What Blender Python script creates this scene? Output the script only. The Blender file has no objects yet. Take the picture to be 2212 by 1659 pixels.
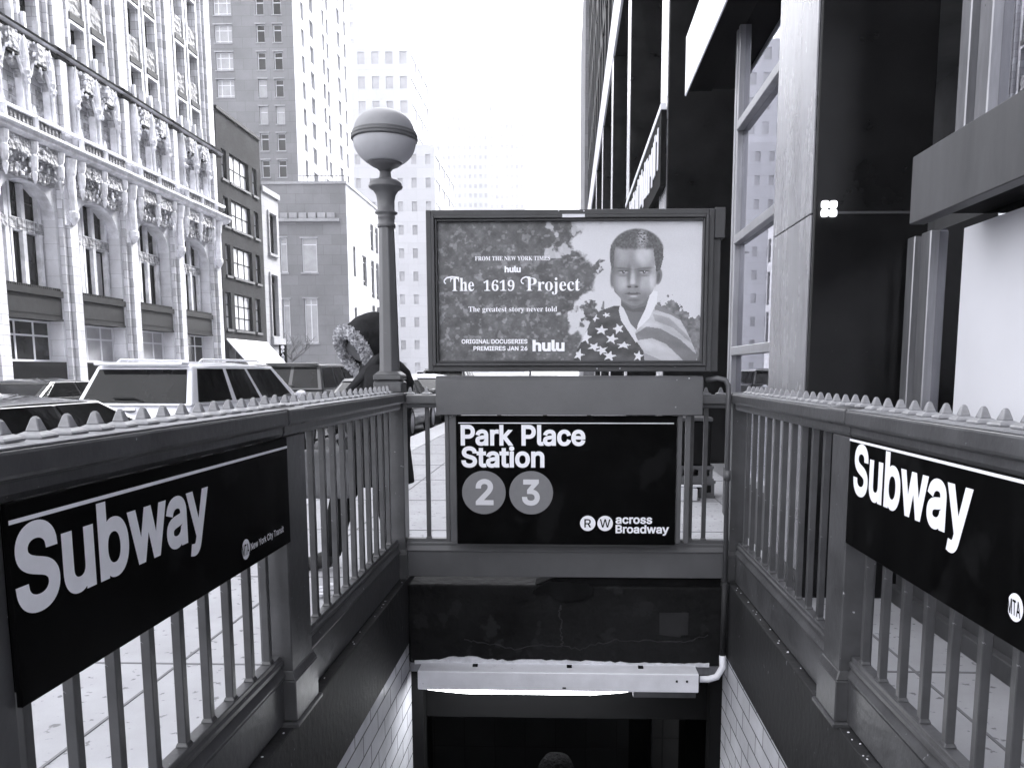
import bpy, bmesh, math, random
import numpy as np
from mathutils import Vector, Matrix
from mathutils.geometry import delaunay_2d_cdt
HAZE = 0.0004
random.seed(7); rng = np.random.default_rng(7)
SC = bpy.context.scene; COL = SC.collection
R = math.radians
# ------------------------------------------------------------------ camera
CAMZ = 1.29
PITCH, YAW = math.atan(220/1750), math.atan(55/1750*math.cos(math.atan(220/1750)))
cam = bpy.data.cameras.new('camera'); camo = bpy.data.objects.new('camera', cam); COL.objects.link(camo)
camo.location = (0, 0, CAMZ); camo.rotation_euler = (math.pi/2-PITCH, 0, YAW)
cam.sensor_width = 36; cam.lens = 1750/2212*36
cam.shift_x = (1106-1170)/2212; cam.shift_y = (1020-829.5)/2212
cam.clip_start = 0.05; cam.clip_end = 3000
SC.camera = camo
# ------------------------------------------------------------------ sky, sun, exposure
SUN_EL, SUN_AZ = R(42), R(28)          # azimuth measured from +Y towards +X
world = bpy.data.worlds.new('World'); SC.world = world; world.use_nodes = True
nt = world.node_tree; bg = nt.nodes['Background']
sky = nt.nodes.new('ShaderNodeTexSky'); sky.sky_type = 'NISHITA'; sky.sun_disc = False
sky.sun_elevation = SUN_EL; sky.sun_rotation = SUN_AZ; sky.air_density = 1.0; sky.dust_density = 6.0; sky.ozone_density = 1.0
bw = nt.nodes.new('ShaderNodeRGBToBW'); mx = nt.nodes.new('ShaderNodeMix'); mx.data_type = 'RGBA'; mx.blend_type = 'MULTIPLY'
mx.inputs[0].default_value = 1.0; mx.inputs[7].default_value = (0.97, 0.98, 1.03, 1)
nt.links.new(sky.outputs[0], bw.inputs[0]); cl = nt.nodes.new('ShaderNodeMath'); cl.operation = 'MULTIPLY_ADD'; cl.inputs[1].default_value = 0.6; cl.inputs[2].default_value = 2.4   # bright even cloud
nt.links.new(bw.outputs[0], cl.inputs[0]); nt.links.new(cl.outputs[0], mx.inputs[6]); nt.links.new(mx.outputs[2], bg.inputs[0])
bg.inputs[1].default_value = 0.15
sl = bpy.data.lights.new('sun', 'SUN'); sl.energy = 1.8; sl.angle = R(14); sl.color = (1.0, 0.98, 0.96)
so = bpy.data.objects.new('sun', sl); COL.objects.link(so)
sd = Vector((math.sin(SUN_AZ)*math.cos(SUN_EL), math.cos(SUN_AZ)*math.cos(SUN_EL), math.sin(SUN_EL)))
so.rotation_euler = sd.to_track_quat('Z', 'Y').to_euler()
SC.view_settings.view_transform = 'Standard'; SC.view_settings.look = 'None'; SC.view_settings.gamma = 1
SC.view_settings.exposure = 2.5
SC.cycles.use_denoising = True; SC.cycles.max_bounces = 8; SC.cycles.diffuse_bounces = 4; SC.cycles.volume_bounces = 1
# ------------------------------------------------------------------ picture measurements -> world points (photo scaled to 2212 x 1659)
_cp, _sp, _cy, _sy = math.cos(PITCH), math.sin(PITCH), math.cos(YAW), math.sin(YAW)
_rt = np.array([_cy, _sy, 0.0]); _fw = np.array([-_sy*_cp, _cy*_cp, -_sp]); _up = np.cross(_rt, _fw); _c0 = np.array([0, 0, CAMZ])
def ray(x, y): return _rt*(x-1170)/1750 - _up*(y-1020)/1750 + _fw
def onx(x, y, X): r = ray(x, y); return _c0 + r*(X/r[0])
def ony(x, y, Y): r = ray(x, y); return _c0 + r*(Y/r[1])
def onz(x, y, Z): r = ray(x, y); return _c0 + r*((Z-CAMZ)/r[2])
# ------------------------------------------------------------------ helpers
def tag(o, label=None, cat=None, group=None, kind=None):
    if label: o['label'] = label
    if cat: o['category'] = cat
    if group: o['group'] = group
    if kind: o['kind'] = kind
    return o
def empty(name, loc, label, cat, group=None, rz=0.0):
    o = bpy.data.objects.new(name, None); COL.objects.link(o); o.location = loc; o.rotation_euler = (0, 0, rz)
    o.empty_display_size = 0.1
    return tag(o, label, cat, group)
def woff(p):
    v = Vector((0, 0, 0))
    while p is not None: v += p.location; p = p.parent
    return v
def copy_tree(o, parent=None):
    c = o.copy(); COL.objects.link(c); c.parent = parent
    for ch in list(o.children): copy_tree(ch, c)
    return c
class MB:
    def __init__(s): s.v = []; s.f = []; s.m = []; s.sm = []; s.mi = 0; s.smooth = False
    def add(s, vs, fs):
        n = len(s.v); s.v += [tuple(float(c) for c in p) for p in vs]
        for f in fs: s.f.append(tuple(i+n for i in f)); s.m.append(s.mi); s.sm.append(s.smooth)
        return s
    def quad(s, a, b, c, d): return s.add([a, b, c, d], [(0, 1, 2, 3)])
    def box(s, x0, x1, y0, y1, z0, z1):
        v = [(x, y, z) for z in (z0, z1) for y in (y0, y1) for x in (x0, x1)]
        return s.add(v, [(0, 2, 3, 1), (4, 5, 7, 6), (0, 1, 5, 4), (2, 6, 7, 3), (0, 4, 6, 2), (1, 3, 7, 5)])
    def frustum(s, c, w0, d0, w1, d1, z0, z1):
        x, y = c
        v = [(x+a*w0/2, y+b*d0/2, z0) for b in (-1, 1) for a in (-1, 1)]+[(x+a*w1/2, y+b*d1/2, z1) for b in (-1, 1) for a in (-1, 1)]
        return s.add(v, [(0, 2, 3, 1), (4, 5, 7, 6), (0, 1, 5, 4), (2, 6, 7, 3), (0, 4, 6, 2), (1, 3, 7, 5)])
    def rings(s, rs, caps=True, closed=True):
        n = len(rs[0]); vs = [p for r in rs for p in r]; fs = []
        for i in range(len(rs)-1):
            for j in range(n if closed else n-1):
                k = (j+1) % n; fs.append((i*n+j, i*n+k, (i+1)*n+k, (i+1)*n+j))
        if caps: fs += [tuple(range(n))[::-1], tuple((len(rs)-1)*n+j for j in range(n))]
        return s.add(vs, fs)
    def lathe(s, c, prof, n=24, flat=False, rot=0.0):
        return s.rings([[(c[0]+r*math.cos(rot+2*math.pi*j/n), c[1]+r*math.sin(rot+2*math.pi*j/n), z) for j in range(n)] for r, z in prof])
    def tube(s, pts, rad, n=8):
        pts = [Vector(p) for p in pts]; rs = []
        rad = rad if hasattr(rad, '__len__') else [rad]*len(pts)
        t0 = None
        for i, p in enumerate(pts):
            t = (pts[min(i+1, len(pts)-1)]-pts[max(i-1, 0)]).normalized()
            if t0 is None: u = t.orthogonal().normalized()
            else: u = (u-t*u.dot(t)).normalized()
            t0 = t; w = t.cross(u)
            rs.append([p+u*rad[i]*math.cos(2*math.pi*j/n)+w*rad[i]*math.sin(2*math.pi*j/n) for j in range(n)])
        return s.rings(rs)
    def prism(s, poly, axis, a0, a1):
        def P(u, w, a): return (a, u, w) if axis == 'x' else ((u, a, w) if axis == 'y' else (u, w, a))
        return s.rings([[P(u, w, a0) for u, w in poly], [P(u, w, a1) for u, w in poly]])
    def ball(s, c, r, n=12, m=8, fn=None):
        rs = []
        for i in range(m+1):
            th = math.pi*(0.02+0.96*i/m); rr = []
            for j in range(n):
                ph = 2*math.pi*j/n; d = Vector((math.sin(th)*math.cos(ph), math.sin(th)*math.sin(ph), -math.cos(th)))
                p = Vector((d.x*r[0], d.y*r[1], d.z*r[2]))
                if fn: p = fn(p, d)
                rr.append(Vector(c)+p)
            rs.append(rr)
        return s.rings(rs)
    def build(s, name, mat, parent=None, smooth=None, bevel=0, seg=2, local=False):
        me = bpy.data.meshes.new(name); off = Vector((0, 0, 0)) if local else woff(parent)
        me.from_pydata([(x-off.x, y-off.y, z-off.z) for x, y, z in s.v], [], s.f); me.update()
        for m in (mat if isinstance(mat, (list, tuple)) else [mat]): me.materials.append(m)
        me.polygons.foreach_set('material_index', s.m)
        sm = s.sm if smooth is None else [smooth]*len(s.f)
        me.polygons.foreach_set('use_smooth', sm)
        bm = bmesh.new(); bm.from_mesh(me); bmesh.ops.recalc_face_normals(bm, faces=bm.faces); bm.to_mesh(me); bm.free()
        o = bpy.data.objects.new(name, me); COL.objects.link(o)
        if parent is not None: o.parent = parent
        if bevel:
            b = o.modifiers.new('b', 'BEVEL'); b.width = bevel; b.segments = seg; b.limit_method = 'ANGLE'; b.angle_limit = R(40)
        return o
class Frame:                                    # a facade's own axes: u along it, z up, d out of it
    def __init__(s, o, u, n): s.o = Vector(o); s.u = Vector(u); s.n = Vector(n)
    def P(s, u, z, d=0.0): return s.o+s.u*u+s.n*d+Vector((0, 0, z))
    def box(s, mb, u0, u1, z0, z1, d0, d1):
        v = [s.P(u, z, d) for z in (z0, z1) for d in (d0, d1) for u in (u0, u1)]
        mb.add(v, [(0, 2, 3, 1), (4, 5, 7, 6), (0, 1, 5, 4), (2, 6, 7, 3), (0, 4, 6, 2), (1, 3, 7, 5)])
    def prism_u(s, mb, prof, u0, u1):           # prof: (d, z) section swept along u
        mb.rings([[s.P(u0, z, d) for d, z in prof], [s.P(u1, z, d) for d, z in prof]])
    def prism_d(s, mb, poly, d0, d1):           # poly: (u, z) outline with thickness
        mb.rings([[s.P(u, z, d0) for u, z in poly], [s.P(u, z, d1) for u, z in poly]])
    def wall(s, mb, u0, u1, z0, z1, holes, rec, d=0.0):
        us = sorted({round(x, 4) for x in [u0, u1]+[h[0] for h in holes]+[h[1] for h in holes]})
        zs = sorted({round(x, 4) for x in [z0, z1]+[h[2] for h in holes]+[h[3] for h in holes]})
        for a, b in zip(us, us[1:]):
            for c, e in zip(zs, zs[1:]):
                m, n = (a+b)/2, (c+e)/2
                if any(h[0] < m < h[1] and h[2] < n < h[3] for h in holes): continue
                mb.quad(s.P(a, c, d), s.P(b, c, d), s.P(b, e, d), s.P(a, e, d))
        for h in holes:
            a, b, c, e = h; q = d-rec
            for (ua, za, ub, zb) in ((a, c, b, c), (b, c, b, e), (b, e, a, e), (a, e, a, c)):
                mb.quad(s.P(ua, za, d), s.P(ub, zb, d), s.P(ub, zb, q), s.P(ua, za, q))
# ------------------------------------------------------------------ materials
def G(v): return (v*0.975, v*0.98, v*1.045, 1)
def mat(name, v, rough=0.6, metal=0.0, spec=0.5, noise=None, bump=None, coat=0.0, grime=None, stretch=None):
    m = bpy.data.materials.new(name); m.use_nodes = True; t = m.node_tree; b = t.nodes['Principled BSDF']
    b.inputs['Base Color'].default_value = G(v); b.inputs['Roughness'].default_value = rough
    b.inputs['Metallic'].default_value = metal; b.inputs['Specular IOR Level'].default_value = spec
    if coat: b.inputs['Coat Weight'].default_value = coat; b.inputs['Coat Roughness'].default_value = 0.05
    tc = t.nodes.new('ShaderNodeTexCoord'); src = None
    if noise:                                   # (scale, amount, detail)
        n = t.nodes.new('ShaderNodeTexNoise'); n.inputs['Scale'].default_value = noise[0]; n.inputs['Detail'].default_value = 8
        n.inputs['Roughness'].default_value = 0.62
        if stretch:
            mp = t.nodes.new('ShaderNodeMapping'); mp.inputs['Scale'].default_value = stretch; t.links.new(tc.outputs['Object'], mp.inputs['Vector']); t.links.new(mp.outputs[0], n.inputs['Vector'])
        else: t.links.new(tc.outputs['Object'], n.inputs['Vector'])
        r = t.nodes.new('ShaderNodeValToRGB'); r.color_ramp.elements[0].position = 0.3; r.color_ramp.elements[1].position = 0.7
        r.color_ramp.elements[0].color = G(v*(1-noise[1])); r.color_ramp.elements[1].color = G(min(0.9, v*(1+noise[1])))
        t.links.new(n.outputs['Fac'], r.inputs['Fac']); src = r.outputs['Color']
        rr = t.nodes.new('ShaderNodeMapRange'); rr.inputs['To Min'].default_value = max(0.02, rough-0.12); rr.inputs['To Max'].default_value = min(1, rough+0.12)
        t.links.new(n.outputs['Fac'], rr.inputs['Value']); t.links.new(rr.outputs[0], b.inputs['Roughness'])
    if grime:                                   # (scale, value, threshold): specks and stains with their own shape
        n2 = t.nodes.new('ShaderNodeTexNoise'); n2.inputs['Scale'].default_value = grime[0]; n2.inputs['Detail'].default_value = 5
        t.links.new(tc.outputs['Object'], n2.inputs['Vector'])
        r2 = t.nodes.new('ShaderNodeValToRGB'); r2.color_ramp.elements[0].position = grime[2]; r2.color_ramp.elements[1].position = grime[2]+0.04
        r2.color_ramp.elements[0].color = (0, 0, 0, 1); r2.color_ramp.elements[1].color = (1, 1, 1, 1)
        t.links.new(n2.outputs['Fac'], r2.inputs['Fac'])
        k = t.nodes.new('ShaderNodeMix'); k.data_type = 'RGBA'; k.inputs[6].default_value = G(v); k.inputs[7].default_value = G(grime[1])
        if src: t.links.new(src, k.inputs[6])
        t.links.new(r2.outputs['Color'], k.inputs[0]); src = k.outputs[2]
    if src: t.links.new(src, b.inputs['Base Color'])
    if bump:                                    # (scale, strength, distance)
        n3 = t.nodes.new('ShaderNodeTexNoise'); n3.inputs['Scale'].default_value = bump[0]; n3.inputs['Detail'].default_value = 6
        t.links.new(tc.outputs['Object'], n3.inputs['Vector'])
        bp = t.nodes.new('ShaderNodeBump'); bp.inputs['Strength'].default_value = bump[1]; bp.inputs['Distance'].default_value = bump[2]
        t.links.new(n3.outputs['Fac'], bp.inputs['Height']); t.links.new(bp.outputs['Normal'], b.inputs['Normal'])
    return m
def brickmat(name, v1, v2, mort, bw_, bh, ms=0.015, rough=0.8, noise=(1.0, 0.2), bump=0.3, offset=0.5, carve=None, axes='xy', blockvar=0.0, spec=0.4):
    m = bpy.data.materials.new(name); m.use_nodes = True; t = m.node_tree; b = t.nodes['Principled BSDF']
    b.inputs['Roughness'].default_value = rough; b.inputs['Specular IOR Level'].default_value = spec
    tc = t.nodes.new('ShaderNodeTexCoord'); sx = t.nodes.new('ShaderNodeSeparateXYZ'); t.links.new(tc.outputs['Object'], sx.inputs[0])
    cb = t.nodes.new('ShaderNodeCombineXYZ')
    if axes == 'ground':
        t.links.new(sx.outputs[0], cb.inputs[0]); t.links.new(sx.outputs[1], cb.inputs[1])
    else:
        ad = t.nodes.new('ShaderNodeMath'); ad.operation = 'ADD'; t.links.new(sx.outputs[0], ad.inputs[0]); t.links.new(sx.outputs[1], ad.inputs[1])
        t.links.new(ad.outputs[0], cb.inputs[0]); t.links.new(sx.outputs[2], cb.inputs[1])
    br = t.nodes.new('ShaderNodeTexBrick'); t.links.new(cb.outputs[0], br.inputs['Vector'])
    br.inputs['Scale'].default_value = 1; br.inputs['Brick Width'].default_value = bw_; br.inputs['Row Height'].default_value = bh
    br.inputs['Mortar Size'].default_value = ms; br.inputs['Mortar Smooth'].default_value = 0.3; br.offset = offset
    br.inputs['Color1'].default_value = G(v1); br.inputs['Color2'].default_value = G(v2); br.inputs['Mortar'].default_value = G(mort)
    n = t.nodes.new('ShaderNodeTexNoise'); n.inputs['Scale'].default_value = noise[0]; n.inputs['Detail'].default_value = 8; n.inputs['Roughness'].default_value = 0.65
    t.links.new(tc.outputs['Object'], n.inputs['Vector'])
    mr = t.nodes.new('ShaderNodeMapRange'); mr.inputs['From Min'].default_value = 0.3; mr.inputs['From Max'].default_value = 0.7
    mr.inputs['To Min'].default_value = 1-noise[1]; mr.inputs['To Max'].default_value = 1+noise[1]*0.5
    t.links.new(n.outputs['Fac'], mr.inputs['Value'])
    k = t.nodes.new('ShaderNodeMix'); k.data_type = 'RGBA'; k.blend_type = 'MULTIPLY'; k.inputs[0].default_value = 1
    t.links.new(br.outputs['Color'], k.inputs[6]); t.links.new(mr.outputs[0], k.inputs[7]); t.links.new(k.outputs[2], b.inputs['Base Color'])
    bp = t.nodes.new('ShaderNodeBump'); bp.inputs['Strength'].default_value = bump; bp.inputs['Distance'].default_value = 0.01
    inv = t.nodes.new('ShaderNodeMath'); inv.operation = 'SUBTRACT'; inv.inputs[0].default_value = 1; t.links.new(br.outputs['Fac'], inv.inputs[1])
    h = inv.outputs[0]
    if carve:                                   # carved relief: voronoi + noise height
        vo = t.nodes.new('ShaderNodeTexVoronoi'); vo.inputs['Scale'].default_value = carve[0]; t.links.new(tc.outputs['Object'], vo.inputs['Vector'])
        ad2 = t.nodes.new('ShaderNodeMath'); ad2.operation = 'ADD'; t.links.new(vo.outputs['Distance'], ad2.inputs[0]); t.links.new(n.outputs['Fac'], ad2.inputs[1])
        h = ad2.outputs[0]; bp.inputs['Distance'].default_value = carve[1]; bp.inputs['Strength'].default_value = 1.0
    t.links.new(h, bp.inputs['Height']); t.links.new(bp.outputs['Normal'], b.inputs['Normal'])
    return m
def emis(name, v, strength):
    m = mat(name, v, 0.4); b = m.node_tree.nodes['Principled BSDF']; b.inputs['Emission Color'].default_value = (0.95, 0.97, 1, 1); b.inputs['Emission Strength'].default_value = strength
    return m
def glass_clear(name, tint=0.7, refl=0.25):     # shop glass: some reflection, some see-through
    m = bpy.data.materials.new(name); m.use_nodes = True; t = m.node_tree; out = t.nodes['Material Output']; t.nodes.remove(t.nodes['Principled BSDF'])
    tr = t.nodes.new('ShaderNodeBsdfTransparent'); tr.inputs[0].default_value = G(tint)
    gl = t.nodes.new('ShaderNodeBsdfGlossy'); gl.inputs['Roughness'].default_value = 0.01; gl.inputs[0].default_value = G(0.9)
    fr = t.nodes.new('ShaderNodeFresnel'); fr.inputs[0].default_value = 1.52
    ma = t.nodes.new('ShaderNodeMath'); ma.operation = 'ADD'; ma.use_clamp = True; ma.inputs[1].default_value = refl; t.links.new(fr.outputs[0], ma.inputs[0])
    mi = t.nodes.new('ShaderNodeMixShader'); t.links.new(ma.outputs[0], mi.inputs[0]); t.links.new(tr.outputs[0], mi.inputs[1]); t.links.new(gl.outputs[0], mi.inputs[2])
    t.links.new(mi.outputs[0], out.inputs['Surface']); return m
M = {}
M['skylit'] = mat('skylit_rail_paint', 0.23, 0.4, noise=(14, 0.4), bump=(60, 0.15, 0.004), grime=(38, 0.5, 0.70))  # rail paint with the sky sheen put into a lighter colour
M['paint'] = mat('railing_paint', 0.062, 0.36, noise=(5, 0.3), bump=(28, 0.3, 0.006), grime=(46, 0.40, 0.715))
M['paint_light'] = mat('billboard_paint', 0.088, 0.4, noise=(3, 0.16), bump=(30, 0.16, 0.004), grime=(45, 0.4, 0.735))
M['black_enamel'] = mat('black_enamel', 0.0025, 0.42, spec=0.02, noise=(5, 0.6), grime=(3.2, .0065, .60), stretch=(1, 2.5, 1), bump=(9, .03, .004))
M['white_vinyl'] = mat('white_vinyl', 0.88, 0.45, noise=(30, 0.05))
M['grey_disc'] = mat('grey_disc', 0.17, 0.5, noise=(30, 0.06))
M['disc_light'] = mat('light_numeral', 0.62, 0.5)
M['curb'] = mat('painted_concrete', 0.025, 0.6, spec=0.2, noise=(3, 0.4), bump=(25, 0.35, 0.01), grime=(26, 0.16, 0.7))
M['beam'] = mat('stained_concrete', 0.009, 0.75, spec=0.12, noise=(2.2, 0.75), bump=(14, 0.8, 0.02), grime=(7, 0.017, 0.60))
M['plaster'] = mat('flaking_plaster', 0.7, 0.85, noise=(20, 0.2), bump=(40, 0.5, 0.01))
M['tile'] = brickmat('white_tile', 0.84, 0.76, 0.20, 0.30, 0.112, 0.006, 0.25, noise=(3.0, 0.22), bump=0.4, offset=0.5)
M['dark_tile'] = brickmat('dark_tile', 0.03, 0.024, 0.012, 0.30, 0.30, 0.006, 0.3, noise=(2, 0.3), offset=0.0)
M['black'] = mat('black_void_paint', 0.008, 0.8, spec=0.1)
M['step'] = mat('stair_concrete', 0.10, 0.8, noise=(8, 0.3))
M['sidewalk'] = mat('sidewalk_concrete', 0.34, 0.85, noise=(1.6, 0.16), bump=(90, 0.2, 0.004), grime=(19, 0.15, 0.622))
M['joint'] = mat('sidewalk_joint', 0.16, 0.9)
M['granite'] = mat('kerb_granite', 0.42, 0.7, noise=(25, 0.15))
M['asphalt'] = mat('asphalt', 0.075, 0.85, noise=(3, 0.3), bump=(80, 0.4, 0.01))
M['earth'] = mat('ground', 0.25, 0.9, noise=(0.2, 0.2))
M['metal'] = mat('satin_metal', 0.27, 0.34, metal=0.6, noise=(3, 0.25), stretch=(6, 6, .8), grime=(40, .08, .72))
M['fixture'] = mat('white_fixture', 0.84, 0.4, noise=(8, 0.08), grime=(20, 0.4, 0.72))
M['tube'] = emis('lamp_tube', 0.8, 5.0)
M['globe'] = mat('lamp_globe', 0.37, 0.45, noise=(5, 0.08), bump=(30, 0.05, 0.005))
M['black_stone'] = mat('polished_black_stone', 0.008, 0.2, spec=0.2, noise=(3, 0.4), grime=(30, 0.05, 0.76))
M['panel_grey'] = mat('weathered_panel', 0.06, 0.5, spec=0.3, noise=(1.2, 0.5), stretch=(2.5, 2.5, .5), bump=(6, 0.15, 0.01), grime=(3, 0.045, 0.70))
M['reflection_stone'] = mat('reflected_street_panel', 0.25, 0.26, metal=0.4, noise=(1.6, 0.38), stretch=(3, 3, .55), bump=(5, .05, .01), grime=(3.2, .15, .66))  # column stone brightened in colour for the street it reflects
M['shop_glass'] = glass_clear('shop_glass', 0.55, 0.26)
M['globe_top'] = mat('lamp_globe_top', 0.23, 0.5, noise=(5, 0.12), bump=(30, 0.08, 0.005))
M['frame'] = mat('black_frame_paint', 0.045, 0.4, spec=0.3, noise=(4, 0.3), bump=(30, 0.2, 0.004), grime=(45, 0.3, 0.735))
M['dark_glass'] = mat('dark_glass', 0.006, 0.08, spec=0.25)
M['soft_glass'] = mat('window_glass', 0.02, 0.12, spec=0.3, noise=(0.6, 0.6))
M['blind_glass'] = mat('blind_window', 0.30, 0.35, spec=0.6, noise=(1.5, 0.2))
M['bright_glass'] = mat('pale_blind_glass', 0.48, 0.3, spec=0.6, noise=(1.0, 0.15))
M['paper'] = mat('white_paper', 0.68, 0.7, noise=(1.2, 0.05))
M['sign_white'] = mat('white_fascia_sign', 0.80, 0.4, noise=(2, 0.05))
M['soffit'] = mat('black_soffit', 0.006, 0.8, spec=0.08)
M['terracotta'] = brickmat('terracotta_blocks', 0.66, 0.40, 0.26, 0.62, 0.36, 0.012, 0.75, noise=(0.9, 0.22), bump=0.25)
M['lower_stone'] = brickmat('smooth_lower_terracotta', 0.66, 0.60, 0.42, 1.3, 0.62, 0.01, 0.7, noise=(0.8, 0.25), bump=0.2)
M['carved'] = brickmat('carved_terracotta', 0.58, 0.36, 0.22, 0.5, 0.3, 0.01, 0.8, noise=(4.5, 0.55), carve=(5.5, 0.18))
M['carved_dark'] = brickmat('carved_spandrel', 0.22, 0.16, 0.12, 0.5, 0.3, 0.01, 0.7, noise=(4, 0.5), carve=(4.0, 0.10))
M['stone_smooth'] = mat('smooth_terracotta', 0.68, 0.75, noise=(1.6, 0.35), bump=(10, 0.2, 0.03))
M['bronze'] = mat('bronze_and_shade', 0.020, 0.6, spec=0.12, noise=(4, 0.4), bump=(20, 0.3, 0.02))  # real bronze, also used for painted shade on cornice and hoods
M['brick_dark'] = brickmat('dark_brick', 0.042, 0.03, 0.042, 0.22, 0.075, 0.01, 0.9, noise=(0.5, 0.45), spec=0.06)
M['stone_light'] = brickmat('light_stone', 0.34, 0.29, 0.22, 1.0, 0.5, 0.012, 0.8, noise=(0.7, 0.2))
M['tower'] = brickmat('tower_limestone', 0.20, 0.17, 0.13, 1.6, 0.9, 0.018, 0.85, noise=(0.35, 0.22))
M['tower_lit_side'] = brickmat('lit_side_tower_limestone', 0.40, 0.36, 0.30, 1.6, 0.9, 0.018, 0.85, noise=(0.35, 0.15))  # same limestone, its street-side light put into a paler colour
M['trim_grey'] = mat('grey_window_frame', 0.26, 0.6)
M['far'] = brickmat('pale_masonry', 0.42, 0.39, 0.35, 3.0, 1.6, 0.03, 0.9, noise=(0.1, 0.06))
M['far_win'] = mat('pale_window', 0.29, 0.4, noise=(0.2, 0.3))
M['fin'] = mat('metal_fin', 0.03, 0.6, spec=0.1, metal=0.0, noise=(1, 0.2))
M['fascia'] = mat('bright_fascia', 0.80, 0.5, noise=(1, 0.05))
M['trim'] = mat('window_frame_paint', 0.62, 0.6)
M['canvas'] = mat('white_canvas', 0.75, 0.8, noise=(2, 0.06))
M['coat'] = mat('dark_coat_cloth', 0.022, 0.95, spec=0.05, noise=(9, 0.3), bump=(120, 0.3, 0.004))
M['coat2'] = mat('grey_coat_cloth', 0.040, 0.95, spec=0.05, noise=(9, 0.3), bump=(120, 0.3, 0.004))
M['denim'] = mat('dark_denim', 0.012, 0.9, spec=0.05, noise=(20, 0.3))
M['fur'] = mat('pale_fur', 0.36, 0.95, spec=0.05, noise=(34, 0.85), bump=(70, .6, .01))
M['skin'] = mat('skin', 0.10, 0.6, spec=0.2)
M['hair'] = mat('dark_hair', 0.006, 0.8, spec=0.03, noise=(45, 0.9), bump=(50, 1.0, 0.03))
M['car_white'] = mat('white_car_paint', 0.78, 0.3, coat=0.8)
M['car_black'] = mat('black_car_paint', 0.012, 0.25, coat=0.9)
M['car_dark'] = mat('dark_car_paint', 0.05, 0.28, coat=0.9)
M['car_glass'] = mat('car_glass', 0.008, 0.06, spec=0.3, noise=(1.1, 0.8), bump=(1.2, .25, .05))
M['tyre'] = mat('tyre_rubber', 0.012, 0.85)
M['rim'] = mat('alloy_rim', 0.4, 0.3, metal=0.8)
M['lamp_red'] = mat('tail_lamp', 0.12, 0.2, spec=0.7)
M['lamp_clear'] = mat('head_lamp', 0.6, 0.1, spec=0.8)
M['chrome'] = mat('chrome_trim', 0.6, 0.15, metal=1)
M['bark'] = mat('bark', 0.06, 0.9, noise=(20, 0.3))
M['crate'] = mat('grey_plastic_crate', 0.10, 0.5)
M['card'] = mat('white_card', 0.6, 0.8)
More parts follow.
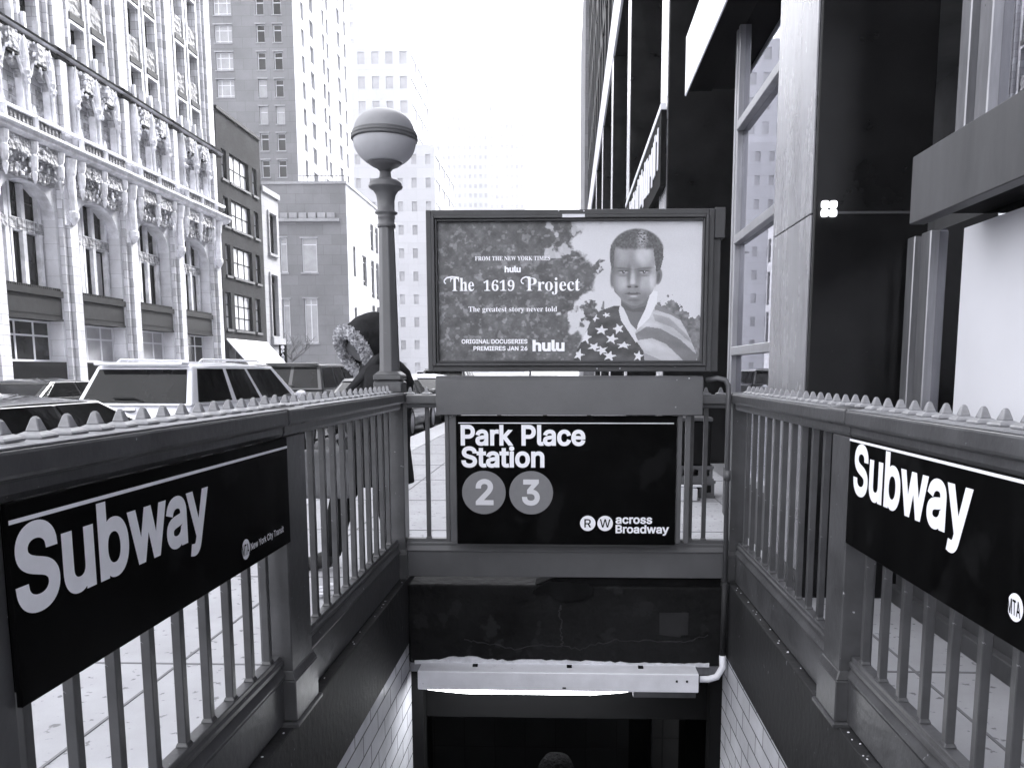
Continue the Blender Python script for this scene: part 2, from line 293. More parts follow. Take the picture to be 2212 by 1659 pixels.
# ------------------------------------------------------------------ lettering: glyph outlines filled by winding number
GLY = {'s': {
50: [453, [[[172,0,64,0,64,16],[64,32,64,47,121,108],[177,168,234,229,254,249],[270,267,282,282,295,298],[304,313,311,327,317,341],[320,356,320,371,320,390],[316,405,308,419,299,432],[288,442,273,449,259,456],[242,460,224,460,204,460],[187,456,172,447,158,439],[147,428,139,413,131,399],[127,382,127,362,107,362],[86,362,66,362,66,392],[72,419,86,442,100,465],[119,483,143,496,167,509],[194,516,225,516,255,516],[282,509,306,497,329,484],[348,467,361,445,374,424],[381,399,381,372,381,354],[378,335,371,318,364,300],[353,280,336,259,319,237],[296,211,267,180,229,140],[191,100,153,60,153,59],[153,58,153,57,231,57],[310,57,389,57,389,38],[389,19,389,0,281,0]]]],
51: [453, [[[252,-7,218,-7,187,-7],[158,-1,133,10,107,21],[86,37,70,57,54,78],[46,103,44,132,66,132],[87,132,109,132,111,114],[117,99,126,87,136,75],[149,65,165,59,181,53],[199,50,219,50,239,50],[258,53,275,61,292,68],[305,79,315,93,324,107],[329,124,329,145,329,163],[325,181,316,196,307,212],[293,224,275,234,256,243],[231,248,201,248,186,248],[172,248,157,248,157,265],[157,282,157,299,200,349],[244,399,288,448,288,450],[288,451,288,452,215,452],[142,452,70,452,70,471],[70,490,70,509,171,509],[272,509,372,509,372,493],[372,477,372,461,319,400],[265,339,211,278,211,282],[211,285,211,289,249,293],[281,288,308,276,335,263],[356,246,371,222,386,199],[393,173,393,145,393,115],[385,89,370,66,355,43],[335,25,309,12,282,0]]]],
54: [453, [[[258,-7,226,-7,195,-7],[167,0,142,15,118,29],[98,49,84,74,71,100],[64,129,64,162,64,186],[69,212,80,239,91,266],[110,300,137,340,176,396],[214,453,252,509,276,509],[299,509,322,509,265,426],[208,344,151,261,149,261],[147,261,145,261,150,271],[157,280,165,288,174,296],[184,302,196,307,207,312],[221,314,235,314,266,314],[293,308,316,295,339,282],[357,263,370,240,382,216],[389,189,389,157,389,125],[382,97,368,73,354,48],[334,28,310,14,286,0]],[[207,48,226,48,246,48],[264,53,279,63,294,72],[306,85,314,101,323,118],[327,136,327,157,327,178],[323,197,314,213,306,230],[294,242,279,251,264,261],[246,265,226,265,207,265],[189,261,174,252,159,243],[147,230,138,214,129,198],[125,179,125,158,125,137],[129,118,138,102,147,85],[159,72,174,63,189,53]]]],
65: [479, [[[39,0,16,0,78,170],[140,339,201,509,226,509],[251,509,276,509,338,339],[401,170,463,0,440,0],[418,0,395,0,359,101],[323,202,287,302,281,321],[273,344,264,372,255,400],[245,435,232,478,236,478],[241,478,245,478,233,435],[222,399,213,371,204,343],[196,320,191,302,155,202],[120,101,85,0,62,0]],[[197,142,110,142,110,161],[110,180,110,199,197,199],[283,199,370,199,370,180],[370,161,370,142,283,142]]]],
66: [456, [[[122,0,60,0,60,170],[60,339,60,509,120,509],[181,509,241,509,276,509],[306,503,329,491,352,479],[369,462,381,442,392,422],[398,399,398,374,398,352],[394,334,387,320,379,306],[369,294,356,286,344,277],[330,271,315,267,315,265],[315,264,315,262,331,261],[347,255,363,245,379,235],[392,221,402,203,413,185],[418,163,418,136,418,111],[412,87,400,67,388,46],[370,30,344,18,319,6],[287,0,247,0,184,0]],[[125,115,125,57,165,57],[205,57,245,57,284,57],[313,65,330,80,347,95],[355,114,355,137,355,154],[351,170,342,184,334,198],[321,209,306,218,290,227],[271,231,248,231,207,231],[166,231,125,231,125,173]],[[125,341,125,285,162,285],[200,285,238,285,257,285],[273,289,288,296,303,303],[315,313,323,326,332,339],[336,355,336,372,336,395],[328,414,313,429,297,444],[273,452,240,452,202,452],[163,452,125,452,125,396]]]],
67: [510, [[[293,-7,267,-7,223,-7],[184,4,150,25,116,46],[89,76,70,115,50,154],[40,201,40,254,40,308],[50,354,70,393,89,432],[116,462,150,484,184,505],[223,516,267,516,293,516],[317,512,340,504,363,497],[384,486,402,471,420,457],[436,439,448,418,460,398],[468,374,473,348,451,348],[430,348,408,348,404,366],[398,381,389,395,381,408],[370,419,357,428,345,438],[331,444,315,449,300,454],[284,456,267,456,236,456],[208,448,184,432,159,417],[139,394,125,364,111,334],[103,297,103,254,103,211],[111,175,125,145,140,115],[159,92,184,76,209,61],[236,53,267,53,284,53],[300,55,315,60,331,65],[345,71,357,81,370,90],[381,101,389,114,398,128],[404,143,408,160,430,160],[451,160,473,160,469,135],[460,111,448,91,436,70],[421,52,402,38,384,23],[363,12,341,5,318,-3]]]],
68: [502, [[[271,0,219,0,178,0],[137,0,96,0,96,19],[96,38,96,57,136,57],[175,57,215,57,256,57],[291,65,318,81,345,97],[366,119,379,149,392,179],[399,214,399,255,399,296],[392,331,379,361,366,390],[346,412,320,428,293,444],[260,452,221,452,178,452],[136,452,93,452,93,471],[93,490,93,509,137,509],[181,509,225,509,275,509],[317,499,353,478,388,458],[415,429,433,391,452,353],[462,308,462,255,462,202],[452,157,433,119,414,81],[387,51,351,31,314,10]],[[103,509,125,509,125,339],[125,170,125,0,103,0],[82,0,60,0,60,170],[60,339,60,509,82,509]]]],
69: [418, [[[165,0,60,0,60,170],[60,339,60,509,164,509],[268,509,372,509,372,490],[372,471,372,452,290,452],[207,452,125,452,125,396],[125,341,125,286,202,286],[278,286,355,286,355,267],[355,248,355,229,278,229],[202,229,125,229,125,172],[125,114,125,57,208,57],[292,57,375,57,375,38],[375,19,375,0,270,0]]]],
71: [520, [[[309,-7,269,-7,223,-7],[184,4,149,25,115,46],[88,77,69,116,50,155],[40,201,40,254,40,308],[50,354,69,393,88,432],[115,462,149,484,183,505],[221,516,265,516,292,516],[317,512,340,504,364,496],[385,484,403,469,422,454],[437,437,449,416,461,396],[470,373,474,349,452,349],[430,349,408,349,403,365],[396,380,387,393,379,406],[368,417,356,427,344,436],[330,444,315,448,300,453],[283,456,265,456,235,456],[208,448,183,432,159,417],[139,394,125,364,111,334],[103,297,103,254,103,211],[111,175,125,145,140,115],[159,92,184,76,209,61],[237,53,269,53,297,53],[323,59,345,71,367,83],[384,101,396,123,409,146],[415,172,415,202,421,201],[428,200,434,199,384,199],[333,199,283,199,283,218],[283,237,283,256,348,256],[413,256,478,256,478,237],[478,219,478,200,478,158],[469,122,451,91,433,60],[408,36,377,19,345,2]]]],
73: [300, [[[111,0,31,0,31,19],[31,38,31,57,60,57],[89,57,118,57,118,189],[118,320,118,452,89,452],[60,452,31,452,31,471],[31,490,31,509,111,509],[190,509,269,509,269,490],[269,471,269,452,240,452],[212,452,183,452,183,320],[183,189,183,57,212,57],[240,57,269,57,269,38],[269,19,269,0,190,0]]]],
74: [396, [[[230,-7,185,-7,140,-7],[104,6,75,33,47,59],[33,97,33,145,33,155],[33,164,33,173,55,173],[76,173,98,173,98,164],[98,155,98,145,98,114],[106,91,122,74,137,58],[159,50,185,50,211,50],[232,58,248,74,264,91],[272,114,272,145,272,267],[272,388,272,509,293,509],[315,509,336,509,336,388],[336,267,336,145,336,97],[322,59,294,33,266,6]]]],
75: [466, [[[146,189,104,145,104,169],[104,193,104,216,116,232],[128,247,139,261,151,275],[162,290,174,303,187,317],[199,331,212,344,262,399],[313,454,364,509,392,509],[420,509,448,509,376,431],[304,353,231,276,230,276],[229,276,228,276,187,233]],[[82,0,60,0,60,170],[60,339,60,509,82,509],[103,509,125,509,125,451],[125,392,125,334,124,298],[124,261,124,225,124,214],[124,204,125,193,125,129],[125,64,125,0,103,0]],[[398,0,372,0,311,86],[249,173,188,259,201,276],[215,293,228,309,302,206],[375,103,449,0,423,0]]]],
76: [393, [[[160,0,60,0,60,170],[60,339,60,509,82,509],[103,509,125,509,125,358],[125,208,125,57,203,57],[282,57,361,57,361,38],[361,19,361,0,261,0]]]],
77: [628, [[[81,0,60,0,60,170],[60,339,60,509,91,509],[121,509,152,509,193,402],[235,294,277,187,280,180],[284,170,287,159,291,148],[295,136,299,123,303,110],[307,97,311,84,315,71],[319,59,322,49,317,49],[312,49,307,49,310,59],[314,70,318,83,322,95],[326,108,330,121,334,134],[338,147,342,158,346,170],[349,179,352,187,394,294],[435,402,476,509,507,509],[537,509,568,509,568,339],[568,170,568,0,547,0],[525,0,504,0,504,97],[504,194,504,291,504,302],[504,314,504,327,505,340],[505,354,505,369,505,383],[506,398,506,413,506,428],[507,443,507,457,509,457],[511,457,513,457,508,441],[503,426,498,409,492,393],[487,378,482,363,477,348],[472,334,467,322,463,309],[459,299,456,291,418,194],[380,97,342,0,323,0],[305,0,286,0,248,97],[209,194,170,291,167,299],[163,309,159,321,155,333],[150,346,145,361,140,376],[135,391,129,408,124,424],[118,441,112,457,114,457],[117,457,119,457,119,444],[120,431,120,416,120,401],[121,387,121,372,121,357],[121,342,122,328,122,315],[122,302,122,291,122,194],[122,97,122,0,101,0]]]],
78: [523, [[[82,0,60,0,60,170],[60,339,60,509,85,509],[111,509,136,509,205,400],[274,291,343,183,349,174],[355,164,363,151,370,138],[379,123,388,107,396,90],[405,73,414,55,411,55],[408,54,405,54,403,72],[401,90,401,108,400,126],[399,142,399,157,399,172],[399,185,399,195,399,300],[399,404,399,509,420,509],[442,509,463,509,463,339],[463,170,463,0,438,0],[412,0,387,0,325,97],[264,193,202,290,194,303],[186,316,177,331,169,345],[159,362,148,381,137,400],[123,424,108,452,111,453],[115,453,119,454,120,428],[121,405,122,384,123,362],[124,344,124,328,125,312],[125,300,125,291,125,194],[125,97,125,0,103,0]]]],
79: [533, [[[311,-7,267,-7,223,-7],[184,4,150,25,116,46],[90,76,70,115,50,154],[40,201,40,254,40,308],[50,354,70,393,90,432],[116,462,150,484,184,505],[223,516,267,516,311,516],[350,505,384,484,418,462],[444,432,464,393,483,354],[493,308,493,254,493,201],[483,154,464,115,444,76],[418,46,384,25,350,4]],[[236,53,267,53,297,53],[325,61,349,76,374,91],[394,114,408,144,423,174],[430,211,430,254,430,298],[423,335,408,365,394,395],[374,417,349,433,325,448],[297,456,267,456,236,456],[209,448,184,433,159,417],[140,394,125,364,111,334],[103,297,103,254,103,211],[111,174,125,144,140,114],[159,92,184,76,209,61]]]],
80: [444, [[[82,0,60,0,60,170],[60,339,60,509,118,509],[177,509,235,509,274,509],[307,502,332,487,358,473],[377,454,390,430,402,405],[409,378,409,348,409,317],[402,290,390,265,377,241],[358,222,332,207,307,193],[274,186,235,186,193,186],[151,186,109,186,109,205],[109,224,109,242,150,242],[191,242,233,242,259,242],[281,247,297,256,313,265],[325,278,333,294,341,310],[344,328,344,348,344,368],[341,386,333,402,325,417],[313,430,297,439,280,448],[259,452,232,452,196,452],[160,452,125,452,125,301],[125,151,125,0,103,0]]]],
82: [449, [[[82,0,60,0,60,170],[60,339,60,509,119,509],[177,509,236,509,275,509],[307,502,333,489,359,475],[378,457,390,433,403,410],[409,382,409,352,409,321],[403,295,390,271,378,248],[359,230,333,217,307,204],[275,198,236,198,189,198],[143,198,96,198,96,217],[96,236,96,255,142,255],[188,255,234,255,260,255],[281,259,298,267,314,275],[326,286,334,300,341,315],[345,332,345,352,345,372],[341,390,334,405,326,420],[314,431,298,440,281,448],[259,452,233,452,197,452],[161,452,125,452,125,301],[125,151,125,0,103,0]],[[378,0,353,0,312,76],[271,153,230,229,254,229],[279,229,303,229,344,153],[386,76,428,0,403,0]]]],
83: [446, [[[263,-9,224,-9,187,-9],[155,-3,128,9,100,21],[79,38,64,60,49,82],[40,107,38,137,60,137],[82,137,104,137,106,117],[112,101,123,88,134,75],[149,65,166,59,184,52],[203,49,224,49,247,49],[268,53,286,60,304,68],[319,78,329,92,340,105],[346,121,346,139,346,155],[341,169,332,179,323,189],[311,198,296,205,281,211],[264,217,245,222,224,228],[204,234,184,239,142,251],[109,268,86,289,63,311],[52,339,52,372,52,401],[60,426,75,448,90,469],[111,486,138,498,164,510],[194,516,227,516,261,516],[290,510,316,498,342,486],[362,469,377,449,392,428],[400,404,401,378,380,378],[358,378,337,378,335,403],[323,423,302,437,281,451],[256,459,225,459,203,459],[184,455,167,448,151,441],[138,431,129,418,120,406],[115,391,115,376,115,358],[120,344,131,334,142,323],[154,314,169,308,184,302],[199,297,212,293,230,289],[247,284,264,279,279,275],[295,270,312,264,328,257],[344,248,359,238,373,227],[385,214,395,198,404,181],[408,162,408,139,408,111],[401,86,386,64,372,41],[351,24,323,11,296,-2]]]],
84: [448, [[[85,452,32,452,32,471],[32,490,32,509,160,509],[288,509,417,509,417,490],[417,471,417,452,363,452],[310,452,257,452,257,301],[257,151,257,0,235,0],[214,0,193,0,193,151],[193,301,193,452,139,452]]]],
85: [517, [[[299,-8,259,-8,219,-8],[184,0,154,15,124,31],[101,53,85,80,68,107],[60,138,60,173,60,285],[60,397,60,509,81,509],[103,509,124,509,124,399],[124,288,124,178,124,154],[130,132,141,113,152,94],[167,79,187,68,207,57],[231,52,259,52,287,52],[311,57,331,68,351,79],[366,94,377,113,387,132],[393,154,393,178,393,288],[393,399,393,509,414,509],[436,509,457,509,457,397],[457,285,457,173,457,138],[449,107,433,80,416,53],[393,31,363,15,334,0]]]],
87: [686, [[[180,0,155,0,109,170],[63,339,16,509,38,509],[60,509,82,509,109,404],[136,300,163,196,168,179],[172,163,175,145,179,128],[183,111,187,94,190,76],[194,58,197,40,194,40],[192,40,189,40,193,58],[196,76,200,94,203,111],[207,128,211,145,215,163],[220,179,224,196,251,300],[279,404,306,509,331,509],[355,509,380,509,407,404],[434,300,462,196,466,179],[470,163,474,145,478,128],[482,111,486,94,490,76],[494,58,497,40,494,40],[491,40,488,40,492,58],[495,76,499,94,502,111],[506,128,510,145,515,163],[519,179,523,196,550,300],[576,404,603,509,625,509],[647,509,670,509,623,339],[577,170,530,0,505,0],[480,0,455,0,426,108],[397,215,368,323,362,344],[357,367,351,391,346,416],[341,444,336,475,341,475],[345,475,350,475,345,445],[340,419,335,395,330,371],[324,347,318,323,289,215],[260,108,230,0,205,0]]]],
89: [471, [[[225,0,203,0,203,69],[203,139,203,208,141,308],[79,409,16,509,41,509],[66,509,91,509,125,454],[159,399,192,344,203,326],[213,309,222,292,231,275],[240,255,250,230,241,230],[232,230,224,230,233,255],[242,276,251,293,260,310],[270,327,280,344,314,399],[347,454,381,509,406,509],[430,509,455,509,393,409],[330,308,268,208,268,139],[268,69,268,0,247,0]]]],
97: [389, [[[182,-9,160,-9,136,-9],[114,-4,94,5,75,14],[59,27,48,45,36,62],[30,83,30,108,30,130],[35,147,43,161,52,175],[63,185,78,193,92,201],[108,207,125,211,143,215],[160,218,178,220,201,223],[219,225,234,227,248,228],[258,231,265,235,272,239],[276,245,276,255,276,255],[276,256,276,257,276,272],[273,286,267,297,261,308],[252,316,240,322,228,328],[213,331,196,331,178,331],[162,328,149,322,136,317],[126,309,118,301,110,292],[104,283,100,274,80,280],[61,285,41,291,50,314],[62,332,79,346,95,360],[113,369,133,375,153,381],[173,384,194,384,208,384],[223,383,239,379,255,376],[271,370,286,360,301,351],[313,338,322,320,332,303],[337,280,337,251,337,168],[337,84,337,0,317,0],[297,0,277,0,277,17],[277,35,277,52,275,52],[274,52,272,52,268,43],[261,34,252,25,243,15],[230,7,215,1,200,-5]],[[155,45,170,45,193,45],[212,50,228,59,243,68],[255,79,263,93,271,107],[276,122,276,138,276,155],[276,173,276,190,273,187],[268,184,259,182,251,180],[242,178,231,176,221,174],[210,172,200,171,190,170],[182,169,175,168,161,166],[147,163,134,159,121,154],[111,148,103,139,96,131],[92,119,92,105,92,92],[95,81,102,72,109,63],[118,57,130,52,142,48]]]],
98: [424, [[[261,-8,229,-8,206,-8],[187,-4,172,4,158,12],[146,21,138,31,129,42],[123,51,118,59,116,59],[114,59,112,59,112,39],[112,20,112,0,92,0],[72,0,53,0,53,170],[53,339,53,509,73,509],[93,509,114,509,114,446],[114,382,114,319,115,319],[117,319,118,319,123,327],[129,336,137,346,145,356],[157,365,171,373,186,381],[205,384,229,384,261,384],[289,376,313,361,337,345],[356,322,370,293,383,263],[390,229,390,189,390,149],[383,114,370,84,356,55],[337,32,313,16,289,0]],[[197,47,220,47,244,47],[263,53,279,66,295,78],[308,95,316,117,324,138],[328,162,328,189,328,216],[324,240,316,261,308,282],[296,299,280,311,264,324],[244,330,220,330,197,330],[177,324,161,312,145,300],[133,284,125,263,117,242],[113,217,113,189,113,161],[117,136,125,115,133,94],[146,77,162,65,178,53]]]],
99: [395, [[[226,-8,207,-8,173,-8],[143,0,117,16,91,33],[71,56,56,85,41,114],[34,149,34,187,34,227],[41,262,56,291,71,321],[91,343,117,360,143,376],[173,384,207,384,226,384],[243,382,260,377,276,372],[292,365,305,356,319,347],[330,335,340,322,350,309],[357,294,362,277,342,272],[322,267,303,262,300,272],[296,281,290,289,285,297],[278,305,270,311,262,317],[253,322,242,325,232,328],[220,330,207,330,182,330],[161,323,145,310,129,297],[116,280,108,258,100,237],[96,213,96,187,96,162],[100,139,108,117,116,96],[129,79,145,66,161,53],[182,46,207,46,220,46],[232,48,243,52,253,55],[263,60,271,66,279,72],[286,80,292,89,297,97],[301,107,304,117,324,112],[343,107,363,102,358,85],[351,70,341,56,332,43],[320,31,306,21,293,12],[277,4,261,-1,244,-6]]]],
100: [424, [[[219,-8,195,-8,164,-8],[136,0,111,16,87,32],[68,55,55,84,41,114],[34,149,34,189,34,229],[41,263,55,293,69,322],[88,345,112,361,136,376],[164,384,196,384,219,384],[238,381,253,373,268,365],[279,356,287,346,296,336],[302,327,306,319,308,319],[309,319,311,319,311,382],[311,446,311,509,331,509],[351,509,372,509,372,339],[372,170,372,0,352,0],[332,0,313,0,313,20],[313,39,313,59,311,59],[309,59,307,59,302,51],[295,42,287,31,278,21],[267,12,252,4,238,-4]],[[181,47,205,47,227,47],[247,53,263,65,279,77],[291,94,299,115,308,136],[312,161,312,189,312,217],[308,242,300,263,292,284],[279,300,263,312,247,324],[228,330,205,330,181,330],[161,324,145,311,129,299],[116,282,108,261,100,240],[96,216,96,189,96,162],[100,138,109,117,117,95],[129,78,145,66,161,53]]]],
101: [403, [[[238,-8,212,-8,175,-8],[143,0,117,16,90,33],[70,56,56,85,41,114],[34,148,34,187,34,226],[41,260,55,290,69,319],[89,343,115,359,141,376],[171,384,205,384,226,384],[246,381,266,374,285,367],[303,356,319,341,335,326],[348,306,357,282,366,258],[371,228,371,194,371,186],[371,178,371,169,272,169],[174,169,75,169,75,187],[75,204,75,221,163,221],[250,221,338,221,329,215],[319,208,310,202,310,227],[306,249,298,269,290,288],[278,303,263,314,247,325],[228,330,205,330,182,330],[163,325,146,313,130,302],[118,288,109,270,100,251],[96,232,96,211,96,200],[96,189,96,178,96,150],[101,126,110,106,120,87],[134,72,151,61,168,51],[189,46,212,46,228,46],[241,48,254,53,266,57],[277,64,285,73,294,82],[301,93,306,105,325,101],[345,96,365,91,359,71],[349,54,335,39,321,24],[303,13,283,4,262,-4]]]],
104: [410, [[[114,249,114,227,114,151],[114,76,114,0,93,0],[73,0,53,0,53,170],[53,339,53,509,73,509],[93,509,114,509,114,435],[114,361,114,287,110,287],[106,287,102,287,114,322],[131,347,152,362,174,377],[199,384,227,384,253,384],[276,379,295,369,315,358],[330,342,341,321,352,299],[357,273,357,240,357,160],[357,80,357,0,337,0],[316,0,296,0,296,78],[296,157,296,235,296,265],[288,288,273,304,258,321],[237,329,210,329,192,329],[175,325,161,317,146,309],[135,298,126,283,118,267]]]],
105: [166, [[[73,0,53,0,53,126],[53,253,53,379,73,379],[93,379,114,379,114,253],[114,126,114,0,93,0]],[[95,443,84,443,72,443],[62,447,54,455,45,462],[41,472,41,483,41,494],[45,504,54,512,62,520],[72,524,84,524,95,524],[106,520,114,512,122,504],[126,494,126,483,126,472],[122,462,114,455,106,447]]]],
107: [380, [[[132,158,110,137,110,162],[110,187,110,212,113,212],[117,212,121,212,175,268],[230,323,284,379,310,379],[335,379,360,379,301,319],[243,259,184,199,182,199],[179,199,177,199,155,178]],[[73,0,53,0,53,170],[53,339,53,509,73,509],[93,509,114,509,114,339],[114,170,114,0,93,0]],[[320,0,294,0,245,62],[197,124,148,186,162,200],[177,214,191,229,252,152],[312,76,372,0,346,0]]]],
108: [189, [[[147,-2,139,-2,110,-2],[88,5,74,20,60,35],[53,57,53,84,53,226],[53,367,53,509,73,509],[93,509,114,509,114,372],[114,235,114,99,114,81],[116,69,120,62,125,55],[133,52,146,52,152,52],[157,52,160,53,164,53],[167,54,170,54,173,37],[177,20,181,3,175,1],[169,0,162,-1,154,-2]]]],
110: [409, [[[114,249,114,227,114,151],[114,76,114,0,93,0],[73,0,53,0,53,126],[53,253,53,379,72,379],[92,379,112,379,112,349],[112,318,112,287,109,287],[106,287,102,287,114,322],[131,347,152,362,174,377],[199,384,227,384,253,384],[276,379,295,369,314,358],[330,342,341,321,352,299],[357,273,357,240,357,160],[357,80,357,0,337,0],[316,0,296,0,296,78],[296,157,296,235,296,265],[288,288,273,304,258,321],[237,329,210,329,192,329],[175,325,161,317,146,309],[135,298,126,283,118,267]]]],
111: [415, [[[242,-8,207,-8,173,-8],[143,0,117,16,91,33],[71,56,56,85,41,114],[34,149,34,187,34,227],[41,262,56,291,71,321],[91,343,117,360,143,376],[173,384,207,384,242,384],[273,376,299,360,325,343],[345,321,359,291,374,262],[381,227,381,187,381,149],[374,114,359,85,345,56],[325,33,299,16,273,0]],[[182,46,207,46,233,46],[254,53,270,66,287,79],[299,96,307,117,315,139],[319,162,319,187,319,213],[315,236,307,258,299,280],[287,297,270,310,254,323],[233,330,207,330,182,330],[161,323,145,310,129,297],[116,280,108,258,100,237],[96,213,96,187,96,162],[100,139,108,117,116,96],[129,79,145,66,161,53]]]],
114: [259, [[[73,0,53,0,53,126],[53,253,53,379,72,379],[92,379,112,379,112,360],[112,340,112,321,113,321],[114,321,115,321,122,340],[135,355,152,367,170,379],[190,385,213,385,218,385],[223,385,229,384,235,384],[240,384,243,384,243,363],[243,343,243,322,242,323],[237,323,230,324,223,325],[215,326,207,326,189,326],[173,322,159,315,145,307],[134,297,126,284,118,270],[114,255,114,237,114,158],[114,79,114,0,93,0]]]],
115: [365, [[[211,-8,182,-8,156,-8],[133,-4,112,3,92,11],[75,23,62,38,49,53],[40,72,36,94,55,98],[74,102,94,107,99,86],[109,70,124,60,139,50],[158,45,181,45,208,45],[229,51,244,62,260,74],[268,87,268,103,268,116],[263,127,254,136,245,144],[231,151,212,155,191,160],[170,165,149,170,115,178],[89,191,72,208,55,225],[47,247,47,274,47,296],[53,315,65,332,77,348],[94,361,115,370,136,380],[160,384,187,384,213,384],[235,380,254,372,272,365],[287,353,299,339,310,325],[319,309,324,290,305,286],[287,281,268,277,263,292],[255,304,243,316,230,327],[212,333,187,333,165,333],[146,327,131,317,116,306],[109,293,109,277,109,263],[114,252,124,243,134,235],[150,228,172,223,191,218],[210,214,229,209,264,201],[290,188,306,171,323,154],[331,133,331,107,331,84],[325,64,312,47,300,30],[282,16,260,6,237,-3]]]],
116: [227, [[[138,379,204,379,204,362],[204,344,204,327,138,327],[72,327,6,327,6,344],[6,362,6,379,72,379]],[[65,345,65,471,85,471],[106,471,126,471,126,347],[126,222,126,98,126,81],[129,69,136,61,143,54],[154,50,170,50,174,50],[179,50,185,51,191,52],[197,53,202,54,206,36],[209,19,213,2,207,0],[200,-2,192,-3,184,-4],[176,-4,168,-4,136,-4],[110,4,92,21,74,38],[65,62,65,93,65,219]]]],
117: [410, [[[211,-5,182,-5,157,-5],[134,0,115,11,95,21],[80,37,69,59,58,80],[53,107,53,139,53,219],[53,299,53,379,73,379],[93,379,114,379,114,301],[114,222,114,144,114,114],[121,91,137,75,152,58],[173,50,200,50,218,50],[235,54,249,62,264,70],[275,81,283,97,292,112],[296,131,296,153,296,228],[296,304,296,379,316,379],[337,379,357,379,357,253],[357,126,357,0,337,0],[318,0,298,0,298,31],[298,61,298,92,301,92],[304,92,307,92,295,57],[279,32,257,17,235,2]]]],
119: [567, [[[158,0,138,0,99,126],[61,253,23,379,44,379],[66,379,87,379,103,324],[118,269,133,214,140,191],[147,165,154,137,161,108],[168,76,175,41,172,41],[168,41,165,41,172,75],[179,106,186,135,193,163],[199,190,206,214,221,269],[237,324,252,379,273,379],[295,379,316,379,332,324],[347,269,362,214,368,190],[375,164,382,136,388,107],[395,76,402,41,399,41],[395,41,391,41,399,75],[406,107,413,135,420,164],[427,190,434,214,449,269],[465,324,480,379,502,379],[523,379,545,379,506,253],[468,126,429,0,409,0],[389,0,368,0,352,57],[335,114,319,172,314,189],[309,207,305,225,300,243],[295,261,291,280,286,299],[281,318,277,338,281,338],[286,338,291,338,286,319],[281,299,277,280,272,261],[267,243,263,225,258,206],[253,189,248,172,231,114],[215,57,199,0,178,0]]]],
121: [389, [[[51,-140,47,-139,52,-121],[57,-103,61,-86,65,-86],[68,-87,71,-87,83,-90],[94,-91,104,-89,114,-87],[122,-82,130,-74,138,-66],[145,-53,151,-36,155,-24],[159,-13,163,-1,114,126],[66,252,17,379,40,379],[62,379,84,379,111,305],[138,230,165,155,174,132],[181,109,187,87,193,64],[199,42,206,21,198,21],[191,21,184,21,190,42],[196,64,202,87,209,110],[216,132,224,155,251,230],[278,305,305,379,327,379],[349,379,371,379,316,234],[260,88,204,-58,196,-78],[187,-94,177,-107,166,-120],[153,-129,139,-136,125,-142],[109,-145,91,-145,81,-145],[72,-144,65,-143,57,-142]]]]},
'r': {
49: [376, [[[158,0,65,0,65,12],[65,24,65,36,84,36],[102,36,120,36,132,36],[140,39,146,45,151,51],[154,63,154,79,154,191],[154,304,154,416,137,395],[121,378,108,365,94,352],[81,346,67,346,56,346],[47,350,40,359,32,368],[28,380,28,396,42,399],[57,405,74,412,90,419],[110,431,132,447,147,459],[163,471,179,482,204,482],[229,482,254,482,254,348],[254,214,254,79,254,65],[256,55,261,47,265,39],[274,36,288,36,306,36],[324,36,343,36,343,24],[343,12,343,0,250,0]]]],
54: [376, [[[248,-7,197,-7,164,-7],[135,1,109,18,84,34],[65,59,51,93,37,127],[30,170,30,222,30,259],[34,293,42,325,50,357],[62,385,77,409,93,433],[113,452,137,466,161,479],[189,486,222,486,251,486],[274,483,291,476,308,469],[321,460,329,449,337,437],[340,425,340,412,340,398],[334,386,322,376,310,365],[289,360,260,360,260,373],[259,387,256,400,254,414],[249,425,243,434,237,442],[228,447,216,447,189,447],[168,431,152,401,137,370],[128,326,125,269,134,276],[146,281,161,286,176,292],[195,294,218,294,258,294],[291,282,315,258,340,233],[352,199,352,155,352,107],[339,68,313,38,286,8]],[[178,38,199,38,216,38],[229,46,239,64,249,82],[255,110,255,148,255,185],[249,211,238,228,227,245],[212,253,193,253,181,253],[168,250,154,243,140,236],[131,229,125,221,125,156],[133,110,147,81,161,52]]]],
57: [376, [[[187,-7,152,-7,126,-7],[104,-3,88,4,72,12],[60,21,53,33,46,45],[42,57,42,69,42,79],[45,87,50,94,56,101],[64,105,75,107,81,87],[91,70,103,56,116,43],[133,36,156,36,214,36],[246,101,251,230,241,217],[228,207,212,198,197,189],[178,185,155,185,117,185],[85,197,60,220,36,244],[24,278,24,324,24,356],[30,384,42,409,54,433],[72,452,95,466,118,479],[146,486,177,486,210,486],[239,478,264,463,289,447],[309,423,323,390,338,356],[345,313,345,261,345,224],[342,189,334,157,327,124],[316,96,301,72,285,47],[265,28,241,14,216,0]],[[142,233,184,233,200,233],[213,237,224,245,236,254],[244,265,251,278,250,335],[244,377,231,403,218,428],[202,441,181,441,162,441],[147,432,137,413,126,394],[121,365,121,328,121,265]]]],
